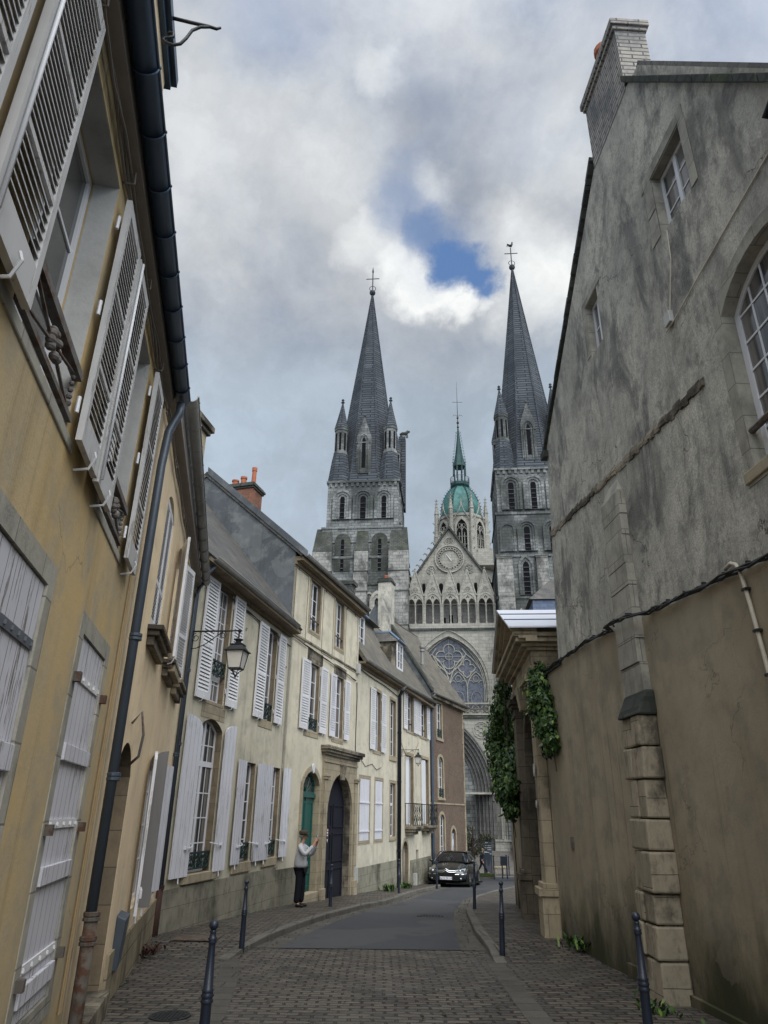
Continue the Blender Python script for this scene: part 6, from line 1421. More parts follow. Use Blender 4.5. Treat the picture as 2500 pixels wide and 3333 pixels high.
# manhole covers and grates
def cover(x, y, r, lab, g='manhole covers'):
    m = MB(); z = G(y)+.016; n = 28
    m.lathe((x, y, z), [(r, -.01), (r, .002), (r*.86, .002), (r*.85, -.002), (r*.84, .001)], n)
    o = m.build('manhole_cover', 'iron')
    m = MB()
    for i in range(-4, 5):
        for j in range(-4, 5):
            if math.hypot(i, j) < 4.3: m.box(FR((0, 0), (1, 0)), x+i*r*.18-r*.06, x+i*r*.18+r*.06, z, z+.005, -(y+j*r*.18+r*.06), -(y+j*r*.18-r*.06))
    m.build('tread_pattern', 'iron', o); tag(o, lab, 'manhole cover', g)
cover(1.18, 18.2, .38, 'large round manhole cover in the asphalt roadway'); cover(-1.92, 7.77, .19, 'small round cover among the cobbles beside the left bollard')
o = MB().box(FR((0, 0), (1, 0)), -3.2, -2.5, G(12.7)+.105, G(12.7)+.112, -12.95, -12.45).build('drain_cover', 'rust'); tag(o, 'dark rectangular drain cover at the foot of the corner downpipes', 'drain cover')

# ================================================================ bollards
def make_bollard():
    m = MB().lathe((0, 0, 0), [(.042, -.35), (.042, .02), (.037, .43), (.040, .44), (.048, .452), (.040, .465), (.040, .478), (.049, .49), (.040, .502), (.040, .514), (.046, .525), (.036, .535), (.024, .82), (.026, .832), (.036, .842), (.026, .853), (.036, .864), (.026, .874), (.021, .905), (.026, .915), (.020, .925)], 20)
    o = m.build('bollard', 'bollard', smooth=True); MB().sphere((0, 0, .958), .036, 10).build('ball_finial', 'bollard', o, smooth=True)
    return o
first = make_bollard(); used = False
for (x, y, dz, s_, tl, lab) in BOLLARDS:
    if not used: o = first; used = True
    else:
        o = first.copy(); COL.objects.link(o)
        for ch in first.children: c2_ = ch.copy(); COL.objects.link(c2_); c2_.parent = o
    o.location = (x, y, G(y)+dz); o.scale = (1, 1, s_) if s_ > .9 else (1, 1, s_); o.rotation_euler = (0, tl, 0)
    o['label'] = lab; o['category'] = 'bollard'; o['group'] = 'dark ball-topped bollards along the pavements'
pf = None
for (x, y, h, lab) in POSTS:
    if pf is None:
        pf = MB().lathe((0, 0, 0), [(.04, -.1), (.04, 1.13), (.055, 1.14), (.055, 1.18), (.03, 1.2)], 10).build('post', 'bollard')
        o = pf
    else: o = pf.copy(); COL.objects.link(o)
    o.location = (x, y, G(y)+.09); o['label'] = lab; o['category'] = 'post'; o['group'] = 'thin dark posts in front of the cathedral'

# ================================================================ lanterns
def make_lantern(L, scale, loc, rot, lab):
    t = thing('wall_lantern', lab, 'street lamp', (0, 0, 0), 'black wall lanterns on scroll brackets')
    m = MB(); m.tube([(0, 0, 0), (L, 0, 0)], .016, 6); m.sphere((L+.01, 0, 0), .036, 6); m.box(FR((0, 0), (0, 1)), -.03, .03, -.38, .06, .0, .015)
    def spiral(cx_, cz_, r, a0, turns, sg): return [(cx_+sg*r*(1-.75*i/18)*cos(a0+turns*2*pi*i/18), 0, cz_+r*(1-.75*i/18)*sin(a0+turns*2*pi*i/18)) for i in range(19)]
    m.tube([(.01, 0, -.33)]+[(x, 0, z) for x, z in ((.12, -.32), (.28, -.25), (.44, -.14), (.56, -.05), (.62, -.02))], .009, 5)
    m.tube(spiral(.62, -.075, .07, pi/2, 1.4, -1), .008, 5); m.tube(spiral(.09, -.12, .085, pi*.5, 1.4, 1), .008, 5)
    m.build('bracket', 'iron', t)
    m = MB(); m.tube([(L, 0, -.02), (L, 0, -.07), (L, 0, -.10), (L, 0, -.15)], [.02, .012, .018, .010], 6)
    m.lathe((L, 0, 0), [(.02, -.14), (.085, -.165), (.09, -.175), (.05, -.20), (.045, -.23), (.06, -.245), (.10, -.255), (.10, -.262)], 14); m.build('chimney_cap', 'iron', t)
    m = MB(); q = pi/4; rt = 2**.5
    m.lathe((L, 0, 0), [(.155*rt*.78, -.262), (.155*rt*.78, -.275), (.12*rt*.9, -.28), (.165*rt, -.375), (.20*rt, -.385), (.20*rt, -.40), (.16*rt, -.405)], 4, rot=q); m.build('hood', 'iron', t)
    m = MB(); m.lathe((L, 0, 0), [(.155*rt, -.405), (.105*rt, -.70)], 4, rot=q); m.build('lantern_glass', 'lglass', t)
    m = MB()
    for j in range(4): a = q+j*pi/2; m.tube([(L+.162*rt*cos(a), .162*rt*sin(a), -.40), (L+.110*rt*cos(a), .110*rt*sin(a), -.71)], .009, 4); m.tube([(L+.108*rt*cos(a), .108*rt*sin(a), -.71), (L+.05*rt*cos(a), .05*rt*sin(a), -.76), (L+.01*cos(a), .01*sin(a), -.84)], .009, 4)
    m.lathe((L, 0, 0), [(.115*rt, -.70), (.115*rt, -.715)], 4, rot=q); m.sphere((L, 0, -.85), .022, 5); m.build('lantern_frame', 'iron', t)
    t.location = loc; t.rotation_euler = (0, 0, rot); t.scale = (scale,)*3
p = FA(-.33, 4.62, .06); make_lantern(.93, 1.0, p, math.atan2(FA.n.y, FA.n.x)+.06, 'large black wall lantern in front of the cream house windows')
p = FB(11.72, LZ2, .17); make_lantern(.93, .74, p, math.atan2(FB.n.y, FB.n.x), 'small distant wall lantern on the black downpipe above the balconies')
T = MB().box(FB, *(5.95, 6.32, -.52, -.06), .001, .13).build('meter_cabinet', 'box', bevel=.008); tag(T, 'pale grey meter cabinet on the wall right of the carriage arch', 'cabinet')
T = MB().box(FB, 14.2, 14.42, -1.35, -.75, .03, .16).build('meter_cabinet', 'box', bevel=.008); tag(T, 'smaller cabinet beside the low arched door of the balcony house', 'cabinet')
T = MB().box(FRr, 1.0, 1.1, 1.03, 1.2, .005, .03).build('wall_plaque', 'ironold', bevel=.003); tag(T, 'tiny metal plaque low on the right beige wall', 'plaque')

# ================================================================ foliage
def leafcloud(blobs_, n, size, seed, flat=None):
    r = random.Random(seed); m = MB(); tot = sum(b[3]**2 for b in blobs_)
    for b in blobs_:
        k = int(n*b[3]**2/tot)
        for i in range(k):
            d = Vector((r.gauss(0, 1), r.gauss(0, 1), r.gauss(0, 1))).normalized(); q = b[3]*(r.uniform(.25, 1.0)**.6+max(0, r.gauss(-.05, .22))); sc_ = b[4] if len(b) > 4 else 1
            p = Vector(b[:3])+Vector((d.x*q*sc_, d.y*q, d.z*q*1.1))
            if flat and flat(p): continue
            nrm = (d+Vector((r.gauss(0, .6), r.gauss(0, .6), r.gauss(0, .6)-.1))).normalized()
            x = nrm.cross(Vector((r.uniform(-.4, .4), r.uniform(-.4, .4), 1))).normalized(); y_ = -nrm.cross(x).normalized(); s_ = size*r.uniform(.45, 1.45)
            if y_.z > 0: y_ = -y_
            fold = nrm*s_*.18
            m.add([p, p+x*s_*.42+y_*s_*.45-fold, p+y_*s_*1.15-fold*.6, p-x*s_*.42+y_*s_*.45-fold, p+y_*s_*.5], [(0, 1, 4), (1, 2, 4), (2, 3, 4), (3, 0, 4)])
    return m
def creeper(name, lab, blobs_, n, size, seed, stems, loc, flat=None):
    t = thing(name, lab, 'climbing plant', loc)
    leafcloud(blobs_, n, size, seed, flat).build('foliage', 'leaf', t)
    m = MB(); 
    for s_ in stems: m.tube(s_, .012, 5)
    m.build('stem', 'bark', t)
creeper('creeper', 'large green creeper hanging over the wall beyond the stone gateway', [(3.08, 17.7, 4.45, .24), (3.08, 17.9, 4.05, .32), (3.12, 18.3, 3.65, .38), (3.16, 18.9, 3.35, .44), (3.30, 19.6, 3.15, .40), (3.14, 18.5, 2.9, .44), (3.10, 18.0, 2.5, .40), (3.26, 19.0, 2.55, .38), (2.98, 17.4, 2.15, .34), (2.92, 17.0, 1.95, .27), (2.92, 16.8, 1.62, .20), (2.9, 16.65, 2.1, .2), (3.2, 19.8, 2.6, .3)], 9500, .10, 3,
        [[(3.1, 17.6, 4.7), (3.1, 17.8, 3.5), (3.2, 18.4, 2.4), (3.3, 18.6, -.5)], [(3.0, 17.2, 2.0), (2.98, 16.9, 1.4), (3.0, 16.85, 1.05)], [(3.0, 17.3, 4.8), (2.95, 17.0, 4.3), (2.95, 17.2, 3.4)]], (3.2, 18.5, -.6))
creeper('creeper', 'smaller dark creeper spilling over the top of the beige wall by the near gateway pillar', [(2.98, 13.2, 3.92, .22), (2.93, 13.0, 3.70, .26), (2.93, 12.85, 3.35, .30), (2.94, 12.7, 3.02, .26), (2.95, 12.55, 2.72, .18), (3.05, 13.35, 4.1, .12), (2.95, 12.9, 2.60, .12)], 3200, .085, 5,
        [[(2.98, 13.3, 4.15), (3.0, 13.0, 3.6), (2.98, 12.6, 2.6), (2.99, 12.55, 2.2)], [(2.96, 13.35, 4.1), (2.9, 13.5, 3.95), (2.88, 13.7, 3.8)]], (3, 12.9, -.4), flat=lambda p: p.x > 3.04 and p.y < 13.2)
T = thing('tree', 'small sparse street tree between the parked car and the cathedral portal', 'tree', (6.3, 52, G(52)))
m = MB(); b_ = Vector((6.3, 52, G(52)))
m.tube([b_, b_+Vector((.02, 0, 1.1)), b_+Vector((.0, 0, 2.0)), b_+Vector((.05, 0, 3.0))], [.15, .12, .10, .05], 7)
rt_ = random.Random(9)
tips = []
for k in range(16):
    a = rt_.uniform(0, 6.28); z = rt_.uniform(1.2, 2.9); l = rt_.uniform(.5, 1.25); p0 = b_+Vector((0, 0, z)); p1 = p0+Vector((cos(a)*l*.6, sin(a)*l*.4, l*.35)); p2 = p0+Vector((cos(a)*l, sin(a)*l*.7, l*rt_.uniform(.3, .8))); m.tube([p0, p1, p2], [.03, .02, .008], 4); tips += [p1, p2]
m.build('trunk', 'bark', T); leafcloud([(p.x, p.y, p.z, .30) for p in tips], 1700, .10, 4).build('crown', 'leafd', T)
def weeds(lab, x, y, n, h, seed, mat='leaf', dz=.1):
    r = random.Random(seed); m = MB(); 
    for k in range(n):
        p = Vector((x+r.gauss(0, .09), y+r.gauss(0, .16), G(y)+dz)); a = r.uniform(0, 6.28); l = h*r.uniform(.4, 1); d = Vector((cos(a)*.5, sin(a)*.5, 1)).normalized(); e = Vector((-sin(a), cos(a), 0))*.02
        m.add([p-e*.4, p+e*.4, p+d*l*.6+e, p+d*l+Vector((cos(a), sin(a), -.2))*l*.25, p+d*l*.6-e], [(0, 1, 2, 4), (2, 3, 4)])
    o = m.build('weeds', mat); tag(o, lab, 'weeds', 'weeds growing at the wall feet')
weeds('green weeds at the foot of the right beige wall near the gateway', 3.0, 12.2, 90, .22, 1); weeds('weeds under the cellar vent of the shuttered house', .35, 27.2, 120, .30, 2)
weeds('weeds in front of the black downpipe', 1.0, 29.6, 110, .28, 6); weeds('dry brown weeds along the plinth of the apricot house', -3.25, 11.4, 80, .12, 8, 'rustd', .06)

r_ = random.Random(21); m = MB()
for k in range(420):
    y = r_.uniform(7.5, 30); side_ = r_.random()
    x = (lin(kL, y)+r_.uniform(.01, .22)) if side_ < .4 else (lin(kR, y)-r_.uniform(.01, .2)) if side_ < .7 else (wallL(y)+abs(r_.gauss(.0, .10))+.03)
    if y < 11.4 and side_ < .7: x = r_.uniform(-2, 2)
    z = G(y)+(.018 if side_ < .7 else (ramp(y) if y > 11.3 else .004)+.008); s_ = r_.uniform(.012, .035); a = r_.uniform(0, 6.3); c_, d_ = cos(a)*s_, sin(a)*s_
    m.add([(x-c_, y-d_, z), (x+d_*.6, y-c_*.6, z+.012), (x+c_, y+d_, z+.002), (x-d_*.6, y+c_*.6, z+.010)], [(0, 1, 2, 3)])
o = m.build('fallen_leaves', 'leafd'); o['kind'] = 'stuff'; o['label'] = 'scattered small dry leaves along the kerbs and wall feet'; o['category'] = 'leaves'
weeds('tuft of grass at the base of the stone buttress on the right wall', 2.8, 8.3, 60, .12, 15, 'leaf', .0)
# ================================================================ people
def skin(name, J, E, mat, parent, sub=2, flat=1.0):
    me = bpy.data.meshes.new(name+'_cage'); keys = list(J); me.from_pydata([J[k][0] for k in keys], [(keys.index(a), keys.index(b)) for a, b in E], [])
    bm = bmesh.new(); bm.from_mesh(me); sk = bm.verts.layers.skin.verify(); bm.verts.ensure_lookup_table()
    for i, k in enumerate(keys):
        r = J[k][1]; bm.verts[i][sk].radius = (r, r) if not isinstance(r, tuple) else r
        bm.verts[i][sk].use_root = (i == 0)
    bm.to_mesh(me); bm.free()
    o = bpy.data.objects.new(name+'_cage', me); COL.objects.link(o); s_ = o.modifiers.new('s', 'SKIN'); s_.use_smooth_shade = True; s_.branch_smoothing = .6; u_ = o.modifiers.new('u', 'SUBSURF'); u_.levels = sub; u_.render_levels = sub
    dg = bpy.context.evaluated_depsgraph_get(); nm = bpy.data.meshes.new_from_object(o.evaluated_get(dg)); bpy.data.objects.remove(o); bpy.data.meshes.remove(me)
    nm.name = name; nm.materials.clear(); nm.materials.append(MT[mat]); 
    for p in nm.polygons: p.use_smooth = True
    r = bpy.data.objects.new(name, nm); put(r, parent); return r
MT['skin'] = simple('skin', (.42, .22, .15), .5, 0, .4, .1); MT['jacket'] = simple('light grey jacket', (.42, .43, .45), .7, 0, .3, .25, 9); MT['trousers'] = simple('black trousers', (.008, .009, .014), .8, 0, .2, .2); MT['shoe'] = simple('black shoes', (.01, .01, .012), .5, 0, .3, .1)
MT['cap'] = simple('brown tweed cap', (.07, .055, .038), .9, 0, .1, .5, 60); MT['hairg'] = simple('grey hair', (.22, .2, .18), .8, 0, .2, .2); MT['coat'] = simple('navy coat', (.008, .009, .02), .8, 0, .2, .2); MT['screen'] = simple('phone body', (.05, .10, .11), .3, 0, .5, 0)
P = thing('person', 'man in light grey jacket and flat cap raising a phone with both hands', 'person', (0, 0, 0))
J = {'pel': ((0, 0, .93), .10), 'sp': ((-.01, 0, 1.12), .09), 'ch': ((-.02, 0, 1.34), .09), 'nk': ((.0, 0, 1.47), .046), 'nk2': ((.025, 0, 1.535), .052), 'hd': ((.045, 0, 1.62), (.085, .095)), 'hd2': ((.03, 0, 1.685), (.078, .09)), 'fc': ((.105, 0, 1.60), (.045, .05)), 'ns': ((.145, 0, 1.612), .012), 'ck': ((.098, 0, 1.562), .036)}
E = [('pel', 'sp'), ('sp', 'ch'), ('ch', 'nk'), ('nk', 'nk2'), ('nk2', 'hd'), ('hd', 'hd2'), ('hd', 'fc'), ('fc', 'ns'), ('nk2', 'ck')]
for s_, n_ in ((-1, 'r'), (1, 'l')):
    ax = .0 if s_ < 0 else .02
    J.update({n_+'sh': ((-.02, s_*.15, 1.40), .045), n_+'el': ((.17+ax, s_*.24, 1.20), .044), n_+'wr': ((.345+ax, s_*.10, 1.42), .027), n_+'pm': ((.385+ax*.4, s_*.058, 1.49), .030),
              n_+'hip': ((0, s_*.09, .86), .10), n_+'kn': ((.03 if s_ > 0 else -.01, s_*.10, .48), .058), n_+'an': ((-.01 if s_ > 0 else -.03, s_*.11, .09), .03), n_+'to': ((.10, s_*.13, .045), .016)})
    E += [('ch', n_+'sh'), (n_+'sh', n_+'el'), (n_+'el', n_+'wr'), (n_+'wr', n_+'pm'), ('pel', n_+'hip'), (n_+'hip', n_+'kn'), (n_+'kn', n_+'an'), (n_+'an', n_+'to')]
    for fi, (dx, dz_, ln_) in enumerate(((.035, .015, .042), (.030, .035, .048), (.018, .052, .045), (.0, .060, .036))):
        a = n_+'f%d' % fi; J[a+'a'] = ((.39+dx*.6+ax*.4, s_*.056, 1.505+dz_), .0095); J[a+'b'] = ((.41+dx*.9+ax*.3, s_*(.050-.012), 1.52+dz_*1.15), .0085); J[a+'c'] = ((.425+dx*.7, s_*.012, 1.522+dz_*1.2), .0075)
        E += [(n_+'pm', a+'a'), (a+'a', a+'b'), (a+'b', a+'c')]
    J[n_+'ta'] = ((.365+ax*.4, s_*.045, 1.52), .011); J[n_+'tb'] = ((.375, s_*.022, 1.545), .009); E += [(n_+'pm', n_+'ta'), (n_+'ta', n_+'tb')]
bd = skin('body', J, E, 'skin', P)
J2 = {'a': ((-.005, 0, .84), .20), 'b': ((-.01, 0, 1.02), .19), 'c': ((-.015, 0, 1.2), .185), 'd': ((-.02, 0, 1.35), .180), 'e': ((.0, 0, 1.455), .085)}
E2 = [('a', 'b'), ('b', 'c'), ('c', 'd'), ('d', 'e')]
for s_, n_ in ((-1, 'r'), (1, 'l')):
    ax = .0 if s_ < 0 else .02
    J2.update({n_+'s': ((-.02, s_*.17, 1.41), .085), n_+'m': ((.08, s_*.22, 1.30), .075), n_+'l': ((.17+ax, s_*.245, 1.19), .072), n_+'k': ((.26+ax, s_*.17, 1.30), .055), n_+'w': ((.335+ax, s_*.105, 1.405), .045)}); E2 += [('d', n_+'s'), (n_+'s', n_+'m'), (n_+'m', n_+'l'), (n_+'l', n_+'k'), (n_+'k', n_+'w')]
jk = skin('jacket', J2, E2, 'jacket', bd)
MB().tube([(.10, .0, .75), (.15, 0, .95), (.165, 0, 1.2), (.15, 0, 1.38)], .006, 4).build('zip', 'trousers', bd)
J3 = {'p': ((0, 0, .90), .14)}; E3 = []
for s_, n_ in ((-1, 'r'), (1, 'l')):
    kx_ = .03 if s_ > 0 else -.01
    J3.update({n_+'h': ((0, s_*.085, .82), .105), n_+'k': ((kx_, s_*.10, .48), .085), n_+'a': ((kx_-.03, s_*.11, .08), .078)}); E3 += [('p', n_+'h'), (n_+'h', n_+'k'), (n_+'k', n_+'a')]
    skin('shoe', {'a': ((-.06, s_*.11, .045), .042), 'b': ((.06, s_*.12, .04), .045), 'c': ((.17, s_*.13, .035), .034)}, [('a', 'b'), ('b', 'c')], 'shoe', bd)
skin('trousers', J3, E3, 'trousers', bd)
m = MB(); m.lathe((.022, 0, 1.665), [(.104, -.01), (.112, .02), (.118, .05), (.108, .085), (.06, .105), (.005, .108)], 20); m.hexa([(.10, -.07, 1.672), (.185, -.05, 1.675), (.185, .05, 1.675), (.10, .07, 1.672), (.09, -.07, 1.70), (.18, -.045, 1.688), (.18, .045, 1.688), (.09, .07, 1.70)]); m.build('cap', 'cap', bd, smooth=True)
m = MB(); m.tube([(.06, -.088, 1.638), (.13, -.072, 1.638), (.152, -.035, 1.635), (.155, 0, 1.637), (.152, .035, 1.635), (.13, .072, 1.638), (.06, .088, 1.638)], .012, 5); m.build('glasses', 'shoe', bd)
m = MB(); m.lathe((.0, 0, 1.60), [(.085, 0), (.093, .03), (.096, .07)], 14); m.build('hair', 'hairg', bd, smooth=True)
P.location = (*PERSON[:2], G(PERSON[1])+.10); P.rotation_euler = (0, 0, radians(-14)); P.scale = (PERSON[2],)*3
ph = MB(); ph.hexa([(-.005, -.038, 0), (.004, -.038, 0), (.004, .038, 0), (-.005, .038, 0), (-.005, -.038, .155), (.004, -.038, .155), (.004, .038, .155), (-.005, .038, .155)]); ph = ph.build('phone', 'screen', bevel=.003); tag(ph, 'phone held up in both hands of the man in the grey jacket', 'phone')
MB().box(FR((0, 0), (0, 1)), .0, .028, .115, .148, .004, .008).build('camera_bump', 'zincl', ph)
Rm = Matrix.Rotation(radians(-14), 4, 'Z'); pp = Rm @ Vector((.435, 0, 1.505)); ph.location = Vector(P.location)+pp*PERSON[2]; ph.rotation_euler = (radians(0), radians(-14), radians(-14))
# walking pedestrian by the cathedral sign
P = thing('person', 'distant walker in dark coat and trousers striding past the dark information sign', 'person', (0, 0, 0))
J = {'pel': ((0, 0, .93), .11), 'ch': ((.04, 0, 1.34), .13), 'nk': ((.07, 0, 1.48), .05), 'hd': ((.10, 0, 1.60), .09), 'hd2': ((.10, 0, 1.67), .085), 'ns': ((.19, 0, 1.61), .015)}; E = [('pel', 'ch'), ('ch', 'nk'), ('nk', 'hd'), ('hd', 'hd2'), ('hd', 'ns')]
for s_, n_, kx_, ax_, ex in ((-1, 'r', .22, .42, -.1), (1, 'l', -.08, -.38, .14)):
    J.update({n_+'sh': ((.03, s_*.17, 1.40), .06), n_+'el': ((ex, s_*.22, 1.13), .045), n_+'wr': ((ex+.12, s_*.22, .92), .03), n_+'hn': ((ex+.16, s_*.21, .84), .035), n_+'hip': ((0, s_*.09, .86), .10), n_+'kn': ((kx_, s_*.10, .48), .06), n_+'an': ((ax_, s_*.10, .09), .04), n_+'to': ((ax_+.15, s_*.10, .05), .032)})
    E += [('ch', n_+'sh'), (n_+'sh', n_+'el'), (n_+'el', n_+'wr'), (n_+'wr', n_+'hn'), ('pel', n_+'hip'), (n_+'hip', n_+'kn'), (n_+'kn', n_+'an'), (n_+'an', n_+'to')]
bd = skin('body', J, E, 'skin', P)
J2 = {'a': ((-.01, 0, .80), .15), 'c': ((.02, 0, 1.1), .145), 'd': ((.04, 0, 1.34), .15), 'e': ((.06, 0, 1.47), .07)}; E2 = [('a', 'c'), ('c', 'd'), ('d', 'e')]; J3 = {'p': ((0, 0, .90), .13)}; E3 = []
for s_, n_, kx_, ax_, ex in ((-1, 'r', .22, .42, -.1), (1, 'l', -.08, -.38, .14)):
    J2.update({n_+'s': ((.03, s_*.17, 1.40), .08), n_+'l': ((ex, s_*.225, 1.13), .065), n_+'w': ((ex+.12, s_*.22, .92), .05)}); E2 += [('d', n_+'s'), (n_+'s', n_+'l'), (n_+'l', n_+'w')]
    J3.update({n_+'h': ((0, s_*.085, .82), .10), n_+'k': ((kx_, s_*.10, .48), .08), n_+'a': ((ax_, s_*.10, .08), .065)}); E3 += [('p', n_+'h'), (n_+'h', n_+'k'), (n_+'k', n_+'a')]
skin('coat', J2, E2, 'coat', bd); skin('trousers', J3, E3, 'trousers', bd); MB().sphere((.085, 0, 1.66), .098, 7).build('hair', 'hairg', bd, smooth=True)
P.location = (7.85, 59.5, G(59.5)+.09); P.rotation_euler = (0, 0, radians(-10))

# ================================================================ information sign and bench
f = FR((8.02, 59.6), (8.70, 59.5))
if f.n.y > 0: f.n = -f.n
zb = G(59.5)+.09
MT['signd'] = simple('dark slate sign panel', (.022, .032, .045), .4, 0, .5, .15); MT['signg'] = simple('pale grey sign print', (.42, .45, .47), .5, 0, .3, .0); MT['signm'] = simple('muted grey sign print', (.07, .075, .09), .5, 0, .3, .0)
T = thing('information_sign', 'tall dark information sign with white lettering and a twin-spired church silhouette', 'sign', f(.33, zb)); MB().box(f, 0, .66, zb, zb+2.32, -.12, 0).build('sign_panel', 'signd', T, bevel=.01)
def text(body, size, mat, parent, origin, ax, ay, name='lettering', align='LEFT'):
    c = bpy.data.curves.new(name, 'FONT'); c.body = body; c.size = size; c.align_x = align; o = bpy.data.objects.new(name, c); COL.objects.link(o)
    dg = bpy.context.evaluated_depsgraph_get(); me = bpy.data.meshes.new_from_object(o.evaluated_get(dg)); bpy.data.objects.remove(o); bpy.data.curves.remove(c)
    ax, ay = Vector(ax).normalized(), Vector(ay).normalized(); az = ax.cross(ay)
    me.transform(Matrix((ax, ay, az)).transposed().to_4x4()); me.transform(Matrix.Translation(origin)); me.materials.clear(); me.materials.append(MT[mat]); me.name = name
    r = bpy.data.objects.new(name, me); return put(r, parent)
text('BAYEUX', .10, 'signg', T, f(.24, zb+2.08, .004), f.t, (0, 0, 1))
m = MB(); m.plate(f, [(.06, 2.22+zb), (.11, 2.22+zb), (.16, 2.14+zb), (.11, 2.05+zb), (.06, 2.05+zb), (.11, 2.10+zb), (.12, 2.14+zb), (.11, 2.18+zb)], [], .005, .001)
m.plate(f, [(.22, 2.22+zb), (.17, 2.13+zb), (.22, 2.05+zb)], [], .005, .001)
for z, a, b in ((1.90, .06, .50), (1.90, .56, .61), (1.76, .06, .62), (1.62, .05, .07), (1.62, .32, .62), (1.48, .06, .28), (1.44, .06, .46), (1.46, .58, .61), (1.33, .06, .09), (1.34, .48, .62)): m.box(f, a, b, zb+z-.018, zb+z+.018, .001, .005)
m.build('lettering', 'signg', T)
m = MB(); m.plate(f, [(.14, .0+zb), (.56, .0+zb), (.56, .55+zb), (.50, .95+zb), (.44, .55+zb), (.40, .45+zb), (.36, .60+zb), (.32, .45+zb), (.28, .55+zb), (.22, 1.0+zb), (.16, .55+zb), (.14, .5+zb)], [], .004, .001); m.build('church_silhouette', 'signm', T)
T = thing('stone_bench', 'pale stone bench beside the dark information sign', 'bench', (9.0, 58.2, G(58.2)+.09)); f = FR((8.55, 58.3), (9.6, 58.2))
if f.n.y > 0: f.n = -f.n
zb = G(58.2)+.09; MB().box(f, 0, 1.0, zb+.38, zb+.48, -.45, 0).build('seat', 'stone', T, bevel=.01)
for u in (.15, .75): MB().box(f, u, u+.12, zb-.05, zb+.38, -.40, -.05).build('leg', 'stone', T)
T = thing('litter_bin', 'dark square litter bin on a post behind the nearer bollard in front of the cathedral', 'bin', (7.6, 47.5, G(47.5))); f = FR((7.35, 47.6), (7.85, 47.5))
if f.n.y > 0: f.n = -f.n
zb = G(47.5); MB().box(f, .08, .50, zb+.75, zb+1.25, -.3, 0).build('bin_body', 'signd', T, bevel=.01); MB().tube([f(.45, zb-.1, -.1), f(.45, zb+1.32, -.1)], .04, 8).build('bin_post', 'bollard', T)

# ================================================================ parked car
MT['carp'] = simple('dark grey green car paint', (.018, .026, .028), .22, .35, .6, 0); MT['carp'].node_tree.nodes['Principled BSDF'].inputs['Coat Weight'].default_value = 1; MT['carp'].node_tree.nodes['Principled BSDF'].inputs['Coat Roughness'].default_value = .04
MT['chrome'] = simple('chrome', (.75, .76, .78), .12, 1, .5, 0); MT['carg'] = simple('car window glass', (.012, .014, .016), .03, 0, .9, 0); MT['tyre'] = simple('tyre rubber', (.012, .012, .012), .85, 0, .2, .1); MT['headl'] = simple('headlamp', (.40, .42, .44), .08, .6, .8, .3, 12); MT['rim'] = simple('alloy rim', (.35, .36, .38), .3, .9, .5, 0)
T = thing('parked_car', 'dark grey hatchback parked facing the camera at the left kerb with plate 6610 ZK 14', 'car', (0, 0, 0))
def loft(secs, name, mat, parent, sub=2, closed=False):
    n = len(secs[0]); vs = [p for s_ in secs for p in s_]; fs = []
    for i in range(len(secs)-1):
        for j in range(n if closed else n-1): a, b = i*n+j, i*n+(j+1) % n; fs.append((a, b, b+n, a+n))
    if closed: fs += [tuple(range(n)), tuple(range((len(secs)-1)*n, len(secs)*n))]
    m = MB(); m.add(vs, fs); o = m.build(name, mat, parent, smooth=True)
    if sub: s_ = o.modifiers.new('subd', 'SUBSURF'); s_.levels = sub; s_.render_levels = sub
    return o
st = [(2.13, .50, .34, .50, .56), (2.10, .66, .27, .56, .63), (2.0, .78, .22, .63, .70), (1.8, .845, .19, .70, .79), (1.35, .875, .18, .82, .91), (.95, .885, .19, .90, .985), (0, .888, .19, .93, 1.0), (-1.1, .885, .2, .96, 1.02), (-1.8, .85, .22, .96, 1.02), (-2.05, .76, .28, .92, .98), (-2.12, .6, .36, .8, .86)]
secs = []
for x, w_, zb_, zs_, zt in st:
    h = [(0, zb_), (w_*.80, zb_), (w_*.965, zb_+.09), (w_*1.0, zb_+(zs_-zb_)*.5), (w_*.985, zs_-.07), (w_*.93, zs_), (w_*.55, zt-.012), (0, zt)]
    secs.append([Vector((x, a, b)) for a, b in h]+[Vector((x, -a, b)) for a, b in reversed(h[1:-1])])
body = loft(secs, 'body', 'carp', T, 2, True)
cs = [(1.02, .72, .70, .955, .958), (.72, .775, .69, .96, 1.15), (.30, .80, .63, .97, 1.36), (.0, .80, .60, .97, 1.425), (-.45, .80, .595, .98, 1.455), (-.95, .79, .58, .99, 1.42), (-1.4, .77, .56, 1.0, 1.29), (-1.75, .72, .52, 1.0, 1.12), (-1.98, .66, .5, 1.0, 1.005)]
secs = []
for x, wb, wt, z0, z1 in cs:
    h = [(wb, z0), (wb*.6+wt*.4, z0+(z1-z0)*.45), (wt, z1-(z1-z0)*.10), (wt*.6, z1), (0, z1+.006)]
    secs.append([Vector((x, a, b)) for a, b in h]+[Vector((x, -a, b)) for a, b in reversed(h[:-1])])
loft(secs, 'windows', 'carg', T, 2)
secs = []
for x, wb, wt, z0, z1 in ((.22, .80, .625, .97, 1.392), (.0, .80, .605, .97, 1.432), (-.45, .80, .60, .98, 1.464), (-.95, .79, .585, .99, 1.43), (-1.4, .77, .565, 1.0, 1.30)):
    h = [(wt+.015, z1-.045), (wt, z1-.008), (wt*.6, z1+.006), (0, z1+.012)]; secs.append([Vector((x, a, b)) for a, b in h]+[Vector((x, -a, b)) for a, b in reversed(h[:-1])])
loft(secs, 'roof', 'carp', T, 1)
